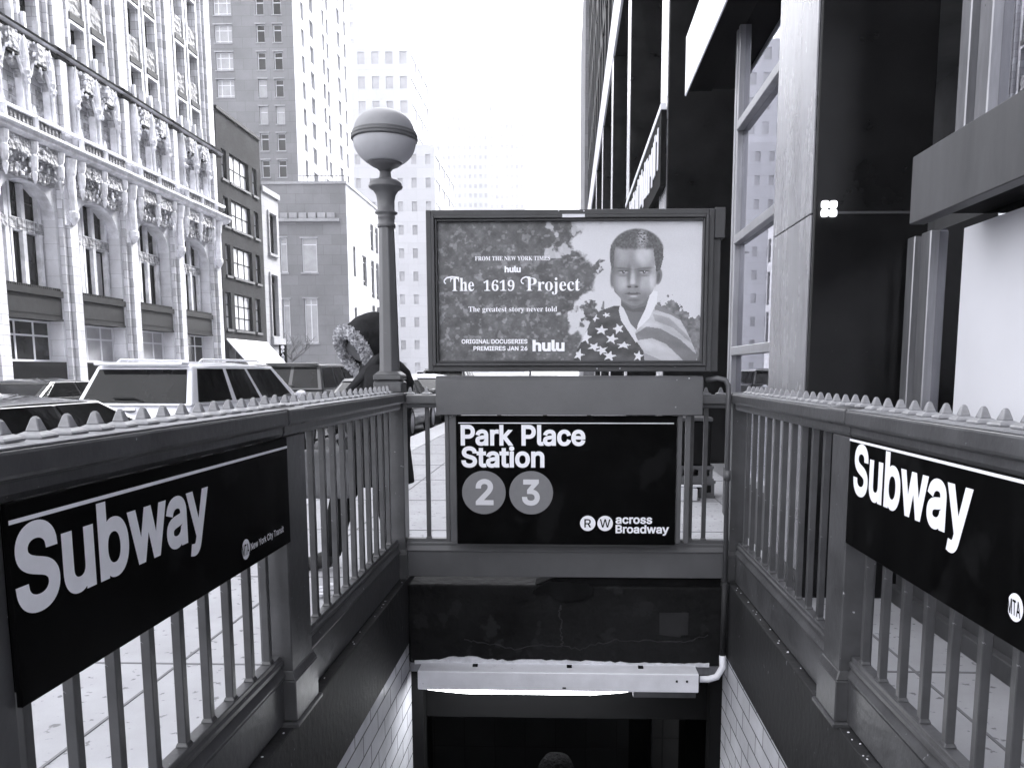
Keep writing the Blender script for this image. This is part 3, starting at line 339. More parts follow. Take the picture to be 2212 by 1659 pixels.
69: [442, [[[143,0,14,0,14,6],[14,11,14,17,38,17],[54,21,62,30,71,38],[75,54,75,78,75,175],[75,272,75,369,75,398],[71,417,62,425,53,434],[38,439,16,439,16,444],[16,450,16,455,144,455],[271,455,399,455,399,410],[399,365,399,320,394,320],[389,320,383,320,378,361],[364,390,340,406,317,422],[281,430,232,430,217,430],[207,430,200,428,193,427],[188,423,186,417,184,411],[183,401,183,388,183,341],[183,293,183,246,186,246],[190,246,193,246,223,246],[245,254,259,269,273,284],[283,310,288,345,293,345],[299,345,304,345,304,270],[304,194,304,118,299,118],[293,118,287,118,285,145],[280,166,273,181,266,197],[255,207,241,213,227,219],[208,222,185,222,184,222],[184,222,183,222,183,171],[183,119,183,67,183,51],[186,40,192,35,198,30],[211,28,230,28,263,28],[291,31,313,39,336,46],[355,58,371,75,386,92],[400,114,411,143,417,143],[424,143,430,143,421,95],[411,48,402,0,273,0]]]],
70: [404, [[[96,0,15,0,15,6],[15,12,15,17,39,19],[54,25,62,34,71,43],[75,59,75,84,75,181],[75,278,75,375,75,399],[70,415,61,423,53,431],[37,436,14,439,14,444],[14,450,14,455,141,455],[267,455,394,455,394,410],[394,365,394,320,388,320],[383,320,377,320,373,347],[366,369,355,385,345,402],[330,413,310,420,290,428],[263,431,230,431,217,431],[207,431,200,429,193,428],[188,426,186,421,183,417],[182,409,182,398,182,348],[182,298,182,247,185,247],[187,247,190,247,220,247],[242,255,256,270,270,286],[280,311,284,347,290,347],[296,347,302,347,302,270],[302,194,302,118,296,118],[291,118,285,118,280,158],[271,185,257,200,242,216],[220,224,189,224,186,224],[184,224,182,224,182,176],[182,128,182,81,182,64],[184,52,188,43,192,33],[199,27,210,24,220,20],[236,18,257,17,257,12],[257,6,257,0,176,0]]]],
72: [523, [[[91,0,15,0,15,6],[15,12,15,17,39,18],[54,23,62,32,71,40],[75,56,75,81,75,180],[75,279,75,379,75,400],[70,415,62,424,54,432],[39,437,16,439,16,444],[16,450,16,455,91,455],[167,455,242,455,242,450],[242,444,242,439,225,437],[213,435,204,432,196,429],[190,423,187,415,184,407],[182,395,182,379,182,336],[182,293,182,251,235,251],[289,251,342,251,342,293],[342,336,342,379,342,395],[340,407,337,415,335,423],[329,429,320,432,312,435],[299,437,282,439,282,444],[282,450,282,455,357,455],[432,455,507,455,507,450],[507,444,507,439,484,437],[468,432,461,424,453,416],[449,401,449,379,449,279],[449,180,449,81,449,58],[453,42,461,33,469,24],[484,18,507,17,507,12],[507,6,507,0,432,0],[357,0,282,0,282,6],[282,12,282,17,305,18],[321,23,329,31,338,38],[342,55,342,81,342,127],[342,174,342,221,289,221],[235,221,182,221,182,174],[182,127,182,81,182,56],[186,40,194,32,202,23],[218,18,242,17,242,12],[242,6,242,0,166,0]]]],
73: [261, [[[91,0,13,0,13,6],[13,12,13,17,36,20],[52,25,61,32,71,40],[75,54,75,75,75,179],[75,283,75,387,75,407],[71,421,63,427,55,434],[39,438,13,439,13,444],[13,450,13,455,90,455],[167,455,244,455,244,450],[244,444,244,439,221,438],[204,434,196,427,187,421],[183,407,183,387,183,284],[183,180,183,77,183,63],[184,52,187,44,191,36],[197,30,206,26,215,22],[228,19,246,17,246,12],[246,6,246,0,168,0]]]],
75: [510, [[[92,0,16,0,16,6],[16,12,16,17,39,18],[55,23,63,32,71,40],[75,56,75,81,75,180],[75,279,75,379,75,400],[71,415,63,424,55,433],[39,438,17,439,17,444],[17,450,17,455,92,455],[167,455,242,455,242,450],[242,444,242,439,226,437],[213,435,205,432,196,429],[191,423,187,415,184,407],[183,395,183,379,183,330],[183,282,183,234,229,280],[275,327,321,373,339,392],[349,407,349,418,349,432],[329,439,291,439,291,444],[291,450,291,455,356,455],[421,455,486,455,486,450],[486,444,486,439,483,439],[480,439,477,439,438,439],[394,413,345,361,320,335],[295,310,271,285,335,205],[399,126,463,46,471,36],[479,29,487,25,495,20],[505,18,519,17,519,12],[519,6,519,0,440,0],[360,0,281,0,281,6],[281,12,281,17,291,17],[299,18,306,18,313,19],[318,19,322,21,330,24],[334,28,334,34,334,41],[328,51,316,66,277,115],[238,164,199,214,194,208],[188,203,183,198,183,159],[183,120,183,81,183,56],[187,40,195,32,203,23],[219,18,242,17,242,12],[242,6,242,0,167,0]]]],
77: [634, [[[66,0,14,0,14,6],[14,12,14,17,36,18],[52,23,61,32,71,40],[75,56,75,79,75,180],[75,281,75,382,75,397],[74,408,71,416,67,423],[61,429,53,432,44,436],[31,438,15,439,15,444],[15,450,15,455,71,455],[128,455,185,455,229,351],[273,247,317,142,361,247],[405,351,449,455,505,455],[561,455,617,455,617,450],[617,444,617,439,596,437],[581,432,573,423,564,415],[560,400,560,378,560,281],[560,183,560,85,560,66],[562,52,565,43,568,33],[574,27,582,23,590,20],[601,18,617,17,617,12],[617,6,617,0,543,0],[469,0,396,0,396,6],[396,12,396,17,412,19],[424,21,433,25,441,28],[447,35,450,44,453,53],[455,66,455,83,455,188],[455,294,455,399,399,266],[344,133,288,0,282,0],[276,0,270,0,215,130],[160,259,105,389,105,286],[105,183,105,80,105,54],[110,38,120,30,129,21],[146,17,169,17,169,12],[169,6,169,0,118,0]]]],
78: [494, [[[409,-11,403,-11,304,109],[206,230,107,350,107,259],[107,169,107,79,107,55],[111,39,119,31,126,23],[142,18,167,17,167,12],[167,6,167,0,117,0],[68,0,18,0,18,6],[18,12,18,17,34,18],[46,20,54,23,62,27],[68,33,71,41,74,50],[76,62,76,79,76,182],[76,285,76,388,53,416],[40,431,36,433,32,435],[26,437,18,439,18,444],[18,450,18,455,64,455],[110,455,156,455,235,360],[313,264,391,169,391,238],[391,308,391,377,391,394],[389,406,386,414,383,422],[377,428,369,431,360,435],[348,437,331,439,331,444],[331,450,331,455,381,455],[430,455,480,455,480,450],[480,444,480,439,456,438],[441,433,433,425,426,416],[422,400,422,377,422,248],[422,118,422,-11,415,-11]]]],
79: [525, [[[295,-11,261,-11,227,-11],[197,-5,169,7,140,19],[116,36,94,58,73,79],[57,105,45,134,33,163],[28,194,28,228,28,261],[33,292,45,321,57,350],[73,376,95,397,116,419],[141,436,170,448,199,460],[231,466,265,466,298,466],[329,460,357,448,385,436],[410,420,431,399,452,377],[469,352,481,323,492,294],[498,262,498,228,498,194],[492,163,481,134,469,105],[452,79,430,58,409,36],[384,19,355,7,326,-5]],[[228,12,265,12,341,12],[379,84,379,228,379,298],[369,352,348,389,326,425],[297,443,260,443,183,443],[145,371,145,228,145,157],[156,104,177,67,199,30]]]],
80: [418, [[[91,0,15,0,15,6],[15,12,15,17,39,18],[54,23,62,32,71,40],[75,56,75,81,75,180],[75,279,75,379,75,400],[70,415,62,424,54,432],[39,437,16,439,16,444],[16,450,16,455,82,455],[148,455,214,455,271,455],[312,450,336,440,359,430],[377,416,390,398,403,379],[409,357,409,332,409,294],[395,263,367,240,338,217],[297,206,242,206,222,206],[202,206,182,206,182,164],[182,122,182,81,182,56],[186,40,194,32,202,23],[218,18,242,17,242,12],[242,6,242,0,166,0]],[[182,286,182,230,188,230],[195,230,201,230,235,230],[258,237,272,253,285,268],[292,293,292,329,292,364],[286,390,275,406,264,423],[244,431,216,431,203,431],[194,429,189,424,184,419],[182,410,182,398,182,342]]]],
82: [473, [[[91,0,15,0,15,6],[15,12,15,17,39,18],[54,23,62,32,71,40],[75,56,75,81,75,180],[75,279,75,379,75,400],[70,415,62,424,54,432],[39,437,16,439,16,444],[16,450,16,455,83,455],[150,455,217,455,284,455],[334,445,367,426,400,406],[417,376,417,334,417,279],[383,242,315,224,354,166],[393,108,432,50,439,39],[446,31,452,26,458,20],[467,17,478,17,479,17],[480,17,480,17,480,12],[480,6,480,0,433,0],[386,0,338,0,293,71],[247,141,201,212,195,212],[188,212,182,212,182,168],[182,124,182,81,182,56],[186,40,194,32,202,23],[218,18,242,17,242,12],[242,6,242,0,166,0]],[[182,284,182,234,189,234],[196,234,203,234,238,234],[264,242,280,258,296,275],[304,300,304,336,304,399],[277,431,224,431,206,431],[195,428,190,422,185,417],[182,404,182,385,182,335]]]],
83: [390, [[[49,-11,43,-11,43,45],[43,102,43,158,49,158],[56,158,62,158,73,109],[90,73,111,50,133,26],[162,15,197,15,222,15],[242,22,257,36,271,50],[279,68,279,89,279,119],[261,142,225,160,204,170],[183,180,163,191,124,210],[95,231,77,253,59,274],[50,301,50,332,50,359],[56,383,67,403,79,423],[95,438,115,449,136,460],[159,466,185,466,198,466],[213,465,229,461,246,458],[263,454,282,448,286,447],[289,446,291,446,294,445],[297,445,300,445,311,445],[318,452,320,466,327,466],[333,466,339,466,339,417],[339,368,339,319,334,319],[328,319,322,319,316,344],[306,366,293,385,281,404],[265,418,248,429,231,439],[213,445,194,445,171,445],[153,439,140,426,126,414],[120,399,120,380,120,363],[125,348,137,336,149,325],[166,314,189,303,210,293],[232,283,253,273,281,260],[302,247,317,233,333,219],[344,204,350,188,356,172],[359,154,359,133,359,104],[352,79,339,58,325,36],[306,20,281,8,256,-4],[226,-10,192,-10,181,-10],[170,-9,158,-8,147,-6],[136,-3,126,1,114,5],[105,8,98,9,91,11],[87,12,85,12,77,12],[72,10,69,7,66,4],[63,-2,61,-11,55,-11]]]],
84: [423, [[[171,0,92,0,92,6],[92,12,92,17,116,17],[133,22,142,31,151,40],[156,56,156,81,156,198],[156,316,156,433,154,433],[151,433,149,433,114,433],[86,423,65,403,45,383],[32,355,29,318,23,318],[17,318,11,318,11,364],[11,409,11,455,144,455],[277,455,410,455,410,409],[410,363,410,317,405,317],[399,317,394,317,386,394],[344,433,269,433,267,433],[265,433,263,433,263,316],[263,198,263,81,263,56],[268,39,276,30,285,22],[302,17,328,17,328,12],[328,6,328,0,249,0]]]],
87: [611, [[[177,-11,171,-11,124,124],[78,258,32,393,27,409],[21,420,15,427,9,434],[-1,438,-15,439,-15,444],[-15,450,-15,455,50,455],[115,455,181,455,181,450],[181,444,181,439,166,438],[156,436,150,432,143,428],[140,421,140,410,140,401],[143,388,148,373,173,300],[198,226,223,153,249,220],[275,286,301,353,296,368],[291,383,286,399,281,415],[275,425,267,429,260,434],[247,437,229,439,229,444],[229,450,229,455,299,455],[369,455,439,455,439,450],[439,444,439,439,408,439],[393,430,393,412,393,406],[395,398,399,386,424,313],[449,239,474,166,496,234],[518,302,541,369,546,385],[549,398,549,406,549,418],[545,426,538,430,531,435],[519,438,503,439,503,444],[503,450,503,455,543,455],[584,455,624,455,624,450],[624,444,624,439,611,436],[601,430,594,421,588,412],[581,398,575,379,532,249],[489,119,446,-11,440,-11],[434,-11,428,-11,390,96],[353,202,316,309,274,202],[232,96,190,-11,184,-11]]]],
89: [426, [[[177,0,101,0,101,6],[101,12,101,17,125,18],[140,23,148,32,156,40],[161,56,161,81,161,113],[161,146,161,179,122,248],[84,317,46,387,34,409],[24,423,14,429,10,432],[5,434,1,435,-4,437],[-9,437,-13,438,-13,444],[-13,450,-13,455,60,455],[133,455,207,455,207,450],[207,444,207,438,203,438],[199,438,195,438,183,438],[174,436,167,432,159,428],[156,423,156,416,156,410],[158,402,164,392,192,336],[220,281,248,226,277,272],[305,319,333,366,343,383],[349,397,349,408,349,428],[332,438,298,438,297,438],[296,438,295,438,295,444],[295,450,295,455,343,455],[391,455,439,455,439,450],[439,444,439,438,428,437],[418,432,409,424,400,417],[392,406,383,392,345,329],[306,266,268,203,268,163],[268,122,268,81,268,56],[272,40,280,32,288,23],[304,18,328,17,328,12],[328,6,328,0,252,0]]]],
97: [344, [[[282,-10,255,-10,221,-10],[203,5,200,35,170,6],[135,-9,95,-9,72,-9],[54,-2,40,11,27,25],[20,42,20,63,20,93],[35,117,63,136,92,155],[137,173,199,190,199,207],[199,224,199,241,199,260],[195,274,187,282,179,291],[166,296,148,296,119,296],[104,288,104,274,104,271],[107,266,113,257,120,248],[123,239,123,231,123,219],[119,209,110,202,101,194],[90,191,77,191,63,191],[52,195,45,203,37,211],[33,223,33,236,33,252],[38,266,49,278,60,291],[75,300,95,308,114,315],[136,318,162,318,210,318],[244,310,263,292,283,275],[293,247,293,210,293,161],[293,112,293,62,293,51],[293,43,295,40,296,36],[299,34,304,34,309,34],[314,37,320,42,323,37],[326,32,329,28,307,2]],[[129,34,151,34,157,34],[165,36,174,41,183,46],[191,53,199,63,199,99],[199,134,199,169,145,157],[118,128,118,84,118,50]]]],
99: [294, [[[208,-10,156,-10,130,-10],[107,-3,87,11,66,25],[50,44,38,68,26,92],[19,119,19,150,19,182],[26,211,40,237,54,262],[72,282,96,297,119,312],[146,319,175,319,207,319],[232,312,250,298,268,284],[277,267,277,245,277,233],[274,223,266,215,259,208],[249,204,236,204,210,204],[196,220,196,251,196,254],[196,258,197,261,197,265],[197,268,197,271,197,288],[188,297,169,297,131,297],[112,260,112,187,112,139],[120,102,137,76,154,51],[176,38,204,38,228,38],[250,49,271,72,276,68],[280,64,285,60,251,13]]]],
100: [370, [[[176,-10,140,-10,116,-10],[96,-3,78,10,59,24],[45,43,35,66,25,90],[19,117,19,147,19,182],[25,212,36,237,47,263],[62,283,81,297,101,311],[122,318,146,318,177,318],[203,306,223,280,223,320],[223,361,223,401,223,415],[219,425,212,430,205,436],[193,439,176,439,176,445],[176,450,176,455,224,455],[271,455,319,455,319,329],[319,202,319,75,319,59],[321,47,325,41,329,34],[338,30,353,28,353,22],[353,16,353,11,317,11],[274,4,223,-10,223,6],[223,23,223,39,204,6]],[[152,28,171,28,182,28],[192,33,202,41,212,50],[219,62,223,76,223,131],[223,186,223,242,221,253],[216,262,206,270,197,277],[186,281,174,281,153,281],[139,270,130,250,122,229],[118,197,118,153,118,111],[121,79,130,58,138,38]]]],
101: [301, [[[208,-10,154,-10,128,-10],[105,-3,85,10,64,24],[49,43,37,69,25,94],[19,123,19,157,19,188],[26,216,38,240,50,265],[66,284,87,298,108,311],[131,318,157,318,196,318],[226,306,249,280,271,255],[283,219,283,173,283,171],[283,168,283,166,227,166],[172,166,117,166,118,84],[145,42,199,42,226,42],[249,57,270,86,275,81],[280,77,285,73,252,17]],[[116,196,116,192,145,192],[173,192,201,192,201,200],[201,207,201,215,201,243],[199,264,193,277,187,290],[177,297,161,297,131,297],[116,266,116,203,116,200]]]],
103: [327, [[[201,-140,146,-140,102,-140],[70,-134,48,-122,25,-109],[14,-93,14,-75,14,-53],[32,-36,69,-26,39,-11],[24,7,24,30,24,47],[30,61,42,74,55,86],[75,99,102,110,49,130],[22,164,22,212,22,233],[28,252,40,268,51,284],[67,296,88,305,108,314],[131,318,157,318,184,318],[209,314,233,304,261,304],[289,304,317,304,317,292],[317,280,317,268,301,268],[284,268,268,268,284,249],[291,227,291,203,291,184],[286,166,276,151,266,136],[252,124,234,116,216,107],[195,103,172,103,167,103],[162,103,157,103,152,104],[147,104,142,104,130,104],[120,101,112,94,105,88],[101,80,101,71,101,56],[114,49,141,49,152,49],[164,49,175,49,211,49],[239,46,259,40,279,34],[294,25,303,13,311,0],[316,-16,316,-37,316,-69],[301,-94,272,-113,243,-131]],[[141,124,157,124,173,124],[184,131,190,146,196,160],[199,182,199,211,199,240],[196,262,190,276,184,290],[173,297,157,297,141,297],[130,290,124,276,117,262],[114,240,114,211,114,182],[117,160,124,146,130,131]],[[131,-116,161,-116,229,-116],[263,-99,263,-66,263,-54],[259,-46,249,-41,240,-37],[225,-34,205,-34,169,-34],[133,-34,97,-34,81,-45],[73,-57,73,-73,73,-84],[80,-95,95,-103,109,-112]]]],
104: [381, [[[72,0,18,0,18,5],[18,11,18,16,31,17],[40,20,45,26,50,31],[52,41,52,56,52,170],[52,285,52,399,52,413],[50,423,46,429,41,435],[32,439,19,440,19,445],[19,450,19,455,62,455],[105,455,148,455,148,392],[148,330,148,267,173,301],[205,318,243,318,301,318],[330,283,330,212,330,160],[330,108,330,56,330,42],[333,32,337,26,342,20],[350,17,363,16,363,11],[363,5,363,0,310,0],[256,0,202,0,202,5],[202,11,202,16,204,16],[205,16,207,16,226,16],[235,29,235,56,235,109],[235,163,235,217,235,235],[233,249,229,258,225,267],[216,271,203,271,182,271],[163,259,148,235,148,175],[148,116,148,56,148,42],[150,32,154,26,158,20],[167,17,180,16,180,11],[180,5,180,0,126,0]]]],
106: [210, [[[120,363,106,363,92,363],[80,368,70,378,61,387],[56,399,56,414,56,428],[61,440,71,450,80,460],[92,465,106,465,120,465],[133,460,142,450,152,440],[157,428,157,414,157,400],[152,388,142,378,133,368]],[[75,-140,36,-140,19,-140],[3,-137,-11,-131,-25,-125],[-36,-116,-44,-105,-52,-95],[-56,-83,-56,-70,-56,-57],[-52,-47,-45,-40,-37,-33],[-27,-29,-15,-29,-3,-29],[7,-32,15,-39,22,-46],[26,-55,26,-66,26,-73],[24,-80,19,-87,13,-95],[11,-101,11,-103,11,-112],[17,-117,31,-117,46,-117],[55,-111,58,-100,62,-88],[64,-73,64,-54,64,47],[64,149,64,250,64,267],[61,278,56,284,50,290],[39,294,22,294,22,300],[22,305,22,310,68,310],[113,310,159,310,159,200],[159,89,159,-21,159,-61],[148,-91,127,-110,105,-130]]]],
108: [200, [[[72,0,18,0,18,5],[18,11,18,16,32,17],[41,20,45,26,50,31],[52,41,52,56,52,170],[52,284,52,398,52,412],[51,423,47,429,43,435],[34,439,20,439,20,445],[20,450,20,455,63,455],[106,455,148,455,148,322],[148,189,148,56,148,42],[150,32,154,26,158,20],[167,17,180,16,180,11],[180,5,180,0,126,0]]]],
110: [381, [[[72,0,18,0,18,5],[18,11,18,16,31,17],[40,20,45,26,50,31],[52,41,52,56,52,122],[52,187,52,253,52,267],[50,277,46,284,41,290],[32,294,19,294,19,300],[19,305,19,310,62,310],[105,310,148,310,148,296],[148,282,148,267,172,301],[204,318,243,318,301,318],[330,283,330,212,330,160],[330,108,330,56,330,42],[333,32,337,26,342,20],[350,17,363,16,363,11],[363,5,363,0,310,0],[256,0,202,0,202,5],[202,11,202,16,204,16],[205,16,207,16,226,16],[235,29,235,56,235,109],[235,163,235,217,235,235],[233,249,229,258,225,267],[216,271,203,271,182,271],[163,259,148,235,148,175],[148,116,148,56,148,42],[150,32,154,26,158,20],[167,17,180,16,180,11],[180,5,180,0,126,0]]]],
111: [337, [[[198,-10,169,-10,139,-10],[113,-3,90,11,68,26],[50,45,38,70,25,95],[19,123,19,154,19,186],[25,214,38,239,50,264],[68,283,90,297,113,311],[139,318,168,318,197,318],[223,311,245,298,268,284],[285,264,298,240,311,215],[317,186,317,154,317,122],[311,93,298,69,285,44],[268,25,245,11,223,-3]],[[150,11,169,11,187,11],[201,21,209,39,213,48],[216,62,217,81,219,101],[220,125,220,154,220,213],[216,252,208,271,199,289],[186,299,169,299,149,299],[136,289,128,271,121,251],[117,213,117,154,117,125],[118,101,120,82,121,62],[124,48,128,39,136,21]]]],
114: [288, [[[78,0,18,0,18,5],[18,11,18,16,32,17],[41,20,45,26,50,31],[52,41,52,56,52,121],[52,186,52,252,52,269],[50,280,46,285,42,290],[34,293,20,293,20,299],[21,305,21,310,62,310],[104,310,146,310,146,291],[146,271,146,252,157,273],[171,290,187,301,203,313],[218,318,233,318,252,318],[266,314,275,304,285,294],[289,282,289,266,289,253],[286,242,278,234,270,226],[260,222,248,222,236,222],[228,225,222,231,216,236],[212,243,207,250,202,257],[196,260,189,260,179,260],[170,254,162,241,153,229],[149,213,149,192,149,147],[149,101,149,56,149,41],[152,30,159,25,165,20],[178,17,197,16,197,11],[197,5,197,0,138,0]]]],
115: [288, [[[183,-10,151,-10,133,-10],[112,-5,87,6,83,8],[78,9,73,9,62,9],[55,3,51,-9,46,-9],[41,-9,36,-9,36,29],[36,67,36,105,41,105],[47,105,53,105,59,77],[71,55,87,39,103,23],[121,15,140,15,157,15],[170,19,179,27,188,34],[192,45,192,58,192,77],[180,93,156,105,139,113],[123,121,107,130,84,141],[66,154,54,169,43,184],[37,201,37,220,37,248],[46,272,65,291,83,310],[109,319,141,319,148,319],[156,318,166,316,175,314],[186,311,199,308,201,307],[203,307,206,306,209,305],[211,305,213,305,221,305],[226,310,230,319,235,319],[239,319,244,319,244,287],[244,254,244,222,239,222],[233,222,228,222,221,246],[211,264,196,277,182,290],[167,296,149,296,135,296],[124,293,116,286,109,279],[105,270,105,259,105,248],[108,240,115,232,122,225],[133,218,146,212,161,204],[176,197,191,189,214,178],[231,166,241,151,252,137],[257,118,257,95,257,62],[247,37,228,18,209,-1]]]],
116: [228, [[[169,-9,124,-9,97,-9],[77,-3,66,10,54,24],[48,44,48,71,48,140],[48,210,48,279,39,279],[30,279,20,279,20,286],[20,293,20,300,47,325],[70,348,88,369,106,390],[120,408,129,424,134,424],[139,424,144,424,144,386],[144,348,144,310,165,310],[186,310,208,310,208,300],[208,289,208,279,186,279],[165,279,144,279,144,213],[144,148,144,82,144,68],[146,58,149,51,153,44],[159,40,168,40,184,40],[196,52,206,75,212,72],[217,69,222,66,202,16]]]],
118: [306, [[[148,-10,142,-10,108,76],[73,162,38,248,32,262],[27,273,22,281,17,289],[9,293,-3,293,-3,299],[-3,305,-3,310,53,310],[108,310,164,310,164,305],[164,300,164,294,161,294],[158,294,156,294,138,294],[129,288,129,276,129,273],[129,271,130,268,148,219],[167,171,185,122,202,166],[219,209,236,253,239,262],[241,268,241,272,241,287],[229,294,203,294,203,300],[203,305,203,310,237,310],[271,310,305,310,305,305],[305,300,305,295,292,292],[283,287,278,279,272,271],[266,259,260,243,227,159],[193,74,160,-10,154,-10]]]],
121: [300, [[[69,-140,52,-140,35,-140],[21,-135,10,-125,-1,-115],[-7,-101,-7,-84,-7,-72],[-3,-62,5,-53,12,-44],[23,-40,36,-40,47,-40],[57,-43,64,-49,71,-56],[75,-65,75,-76,75,-78],[74,-79,74,-81,74,-83],[74,-85,74,-87,74,-95],[78,-99,86,-99,94,-99],[103,-90,114,-74,120,-65],[125,-56,129,-44,134,-33],[137,-20,140,-5,106,80],[71,165,36,251,32,261],[28,269,25,275,21,281],[18,285,15,287,11,291],[5,293,-3,293,-4,293],[-4,293,-5,293,-5,299],[-5,305,-5,310,51,310],[106,310,162,310,162,305],[162,299,162,293,149,293],[141,292,136,289,131,287],[128,282,128,275,128,272],[129,270,130,267,131,263],[132,260,133,257,150,211],[168,165,185,119,200,160],[215,200,230,241,233,248],[235,255,236,260,237,265],[238,270,238,274,238,282],[235,287,229,289,224,292],[215,293,203,293,203,299],[203,305,203,310,235,310],[267,310,300,310,300,305],[300,299,300,293,290,293],[283,289,277,281,271,272],[266,259,259,242,227,154],[194,65,162,-24,151,-55],[140,-79,129,-96,119,-112],[107,-124,95,-131,83,-137]]]]}}
_gc = {}
def glyph(f, ch, off):
    key = (f, ch, off)
    if key in _gc: return _gc[key]
    adv, sps = GLY[f][ord(ch)]; polys = []
    for sp in sps:
        n = len(sp); pts = []
        for i in range(n):
            a, b = sp[i], sp[(i+1) % n]
            p0, p1, p2, p3 = (np.array(q, float) for q in ((a[2], a[3]), (a[4], a[5]), (b[0], b[1]), (b[2], b[3])))
            ch2 = p3-p0; L = np.hypot(*ch2)
            dev = 0 if L == 0 else max(abs(np.cross(ch2, p1-p0)), abs(np.cross(ch2, p2-p0)))/L
            k = 1 if dev < 1.0 else 4
            for t in range(k):
                t /= k; pts.append((1-t)**3*p0+3*t*(1-t)**2*p1+3*t*t*(1-t)*p2+t**3*p3)
        q = [pts[0]]
        for p in pts[1:]:
            if np.hypot(*(p-q[-1])) > 0.8: q.append(p)
        if np.hypot(*(q[0]-q[-1])) < 0.8: q.pop()
        polys.append(np.array(q))
    if off:                                     # embolden
        area = sum((np.cross(p, np.roll(p, -1, 0))).sum() for p in polys); sgn = 1 if area > 0 else -1
        out = []
        for p in polys:
            e = np.roll(p, -1, 0)-p; e /= np.hypot(e[:, 0], e[:, 1])[:, None]
            nn = np.stack([e[:, 1], -e[:, 0]], 1)*sgn; n0 = np.roll(nn, 1, 0); b = nn+n0; d = 1+(nn*n0).sum(1)
            out.append(p+b/np.maximum(d, 0.45)[:, None]*off)
        polys = out
    vs = []; es = []
    for p in polys:
        n0 = len(vs); vs += [Vector((x, y)) for x, y in p]; es += [(n0+i, n0+(i+1) % len(p)) for i in range(len(p))]
    V, E, Fc, *_ = delaunay_2d_cdt(vs, es, [], 0, 0.01)
    V = np.array([(v.x, v.y) for v in V]); fs = []
    for f_ in Fc:
        c = V[list(f_)].mean(0); w = 0
        for p in polys:
            q = np.roll(p, -1, 0); up = (p[:, 1] <= c[1]) & (q[:, 1] > c[1]); dn = (p[:, 1] > c[1]) & (q[:, 1] <= c[1])
            cr = (q[:, 0]-p[:, 0])*(c[1]-p[:, 1])-(c[0]-p[:, 0])*(q[:, 1]-p[:, 1])
            w += int((up & (cr > 0)).sum())-int((dn & (cr < 0)).sum())
        if w != 0: fs.append(tuple(f_))
    _gc[key] = (adv, V, fs); return _gc[key]
def text_shape(s, font, off=0.0, track=0.0, space=None):
    x = 0.0; vs = []; fs = []
    for ch in s:
        if ch == ' ': x += (space if space is not None else 190)+track; continue
        adv, V, F_ = glyph(font, ch, off); n = len(vs)
        vs += [(a+x, b) for a, b in V]; fs += [tuple(i+n for i in f) for f in F_]; x += adv+track
    return vs, fs
def put_text(mb, s, font, P, x0, y0, width=None, height=None, off=0.0, track=0.0, space=None, capref=None, align='l', slant=0.0):
    """P maps sign (x right, y up) to a world point; height = cap height in metres; width fits the line."""
    vs, fs = text_shape(s, font, off, track, space); a = np.array(vs)
    cap = {'s': 510.0, 'r': 470.0}[font] if capref is None else capref
    k = height/cap; kx = k
    x_lo, x_hi = a[:, 0].min(), a[:, 0].max()
    if width: kx = width/(x_hi-x_lo)
    sh = x_lo if align == 'l' else (x_hi if align == 'r' else (x_lo+x_hi)/2)
    mb.add([P(x0+(x-sh)*kx+slant*y*k, y0+y*k) for x, y in vs], fs)
def disc(mb, P, x, y, r, n=40): mb.add([P(x+r*math.cos(2*math.pi*i/n), y+r*math.sin(2*math.pi*i/n)) for i in range(n)], [tuple(range(n))])
# ================================================================== SETTING: ground, street, stairwell
def struct(name, mb, m, **k): return tag(mb.build(name, m, **k), kind='structure')
SX, SY0, SY1 = 0.985, 1.28, 4.80             # stair opening: half width, near end, far end
mb = MB()
for (a, b, c, d) in ((-2.5, -SX-.17, -8, 160), (SX+.17, 1.9, -8, 160), (-SX-.17, SX+.17, 5.02, 160), (-SX-.17, SX+.17, -8, SY0)):
    mb.box(a, b, c, d, -0.25, 0.0)
struct('sidewalk', mb, M['sidewalk'])
mb = MB()
jy = [-4.2+1.52*i for i in range(40)]
for y in jy:
    for (a, b) in ((-2.5, -SX-.17), (SX+.17, 1.9)): mb.box(a, b, y, y+.012, 0.0, 0.0035)
    if not (SY0-.1 < y < 5.05): mb.box(-SX-.17, SX+.17, y, y+.012, 0.0, 0.0035)
for x in (-1.72, 1.5):
    for y in jy: mb.box(x, x+.012, y+.0125, y+1.5195, 0.0, 0.0035)
struct('sidewalk_joints', mb, M['joint'])
mb = MB(); y = -8
while y < 160: mb.box(-3.05, -2.505, y, y+2.38, -0.3, 0.004+random.uniform(0, .003)); y += 2.4
struct('kerb', mb, M['granite'])
mb = MB(); mb.box(-16.2, -3.05, -8, 400, -0.6, -0.22); struct('road', mb, M['asphalt'])
mb = MB()
for y in range(0, 150, 9): mb.box(-9.7, -9.58, y, y+3, -0.22, -0.216)
struct('road_markings', mb, M['white_vinyl'])
mb = MB(); mb.box(-20.6, -16.2, -8, 160, -0.5, -0.07); struct('far_sidewalk', mb, M['sidewalk'])
mb = MB()
mb.box(-700, -20.6, -60, 900, -1.2, -0.30); mb.box(1.9, 700, -60, 900, -1.2, -0.30)
mb.box(-20.6, 1.9, -60, -8, -1.2, -0.30); mb.box(-20.6, -16.2, 160, 900, -1.2, -0.30); mb.box(-16.2, -3.05, 400, 900, -1.2, -0.3); mb.box(-3.05, 1.9, 160, 900, -1.2, -0.30)
struct('ground', mb, M['earth'])
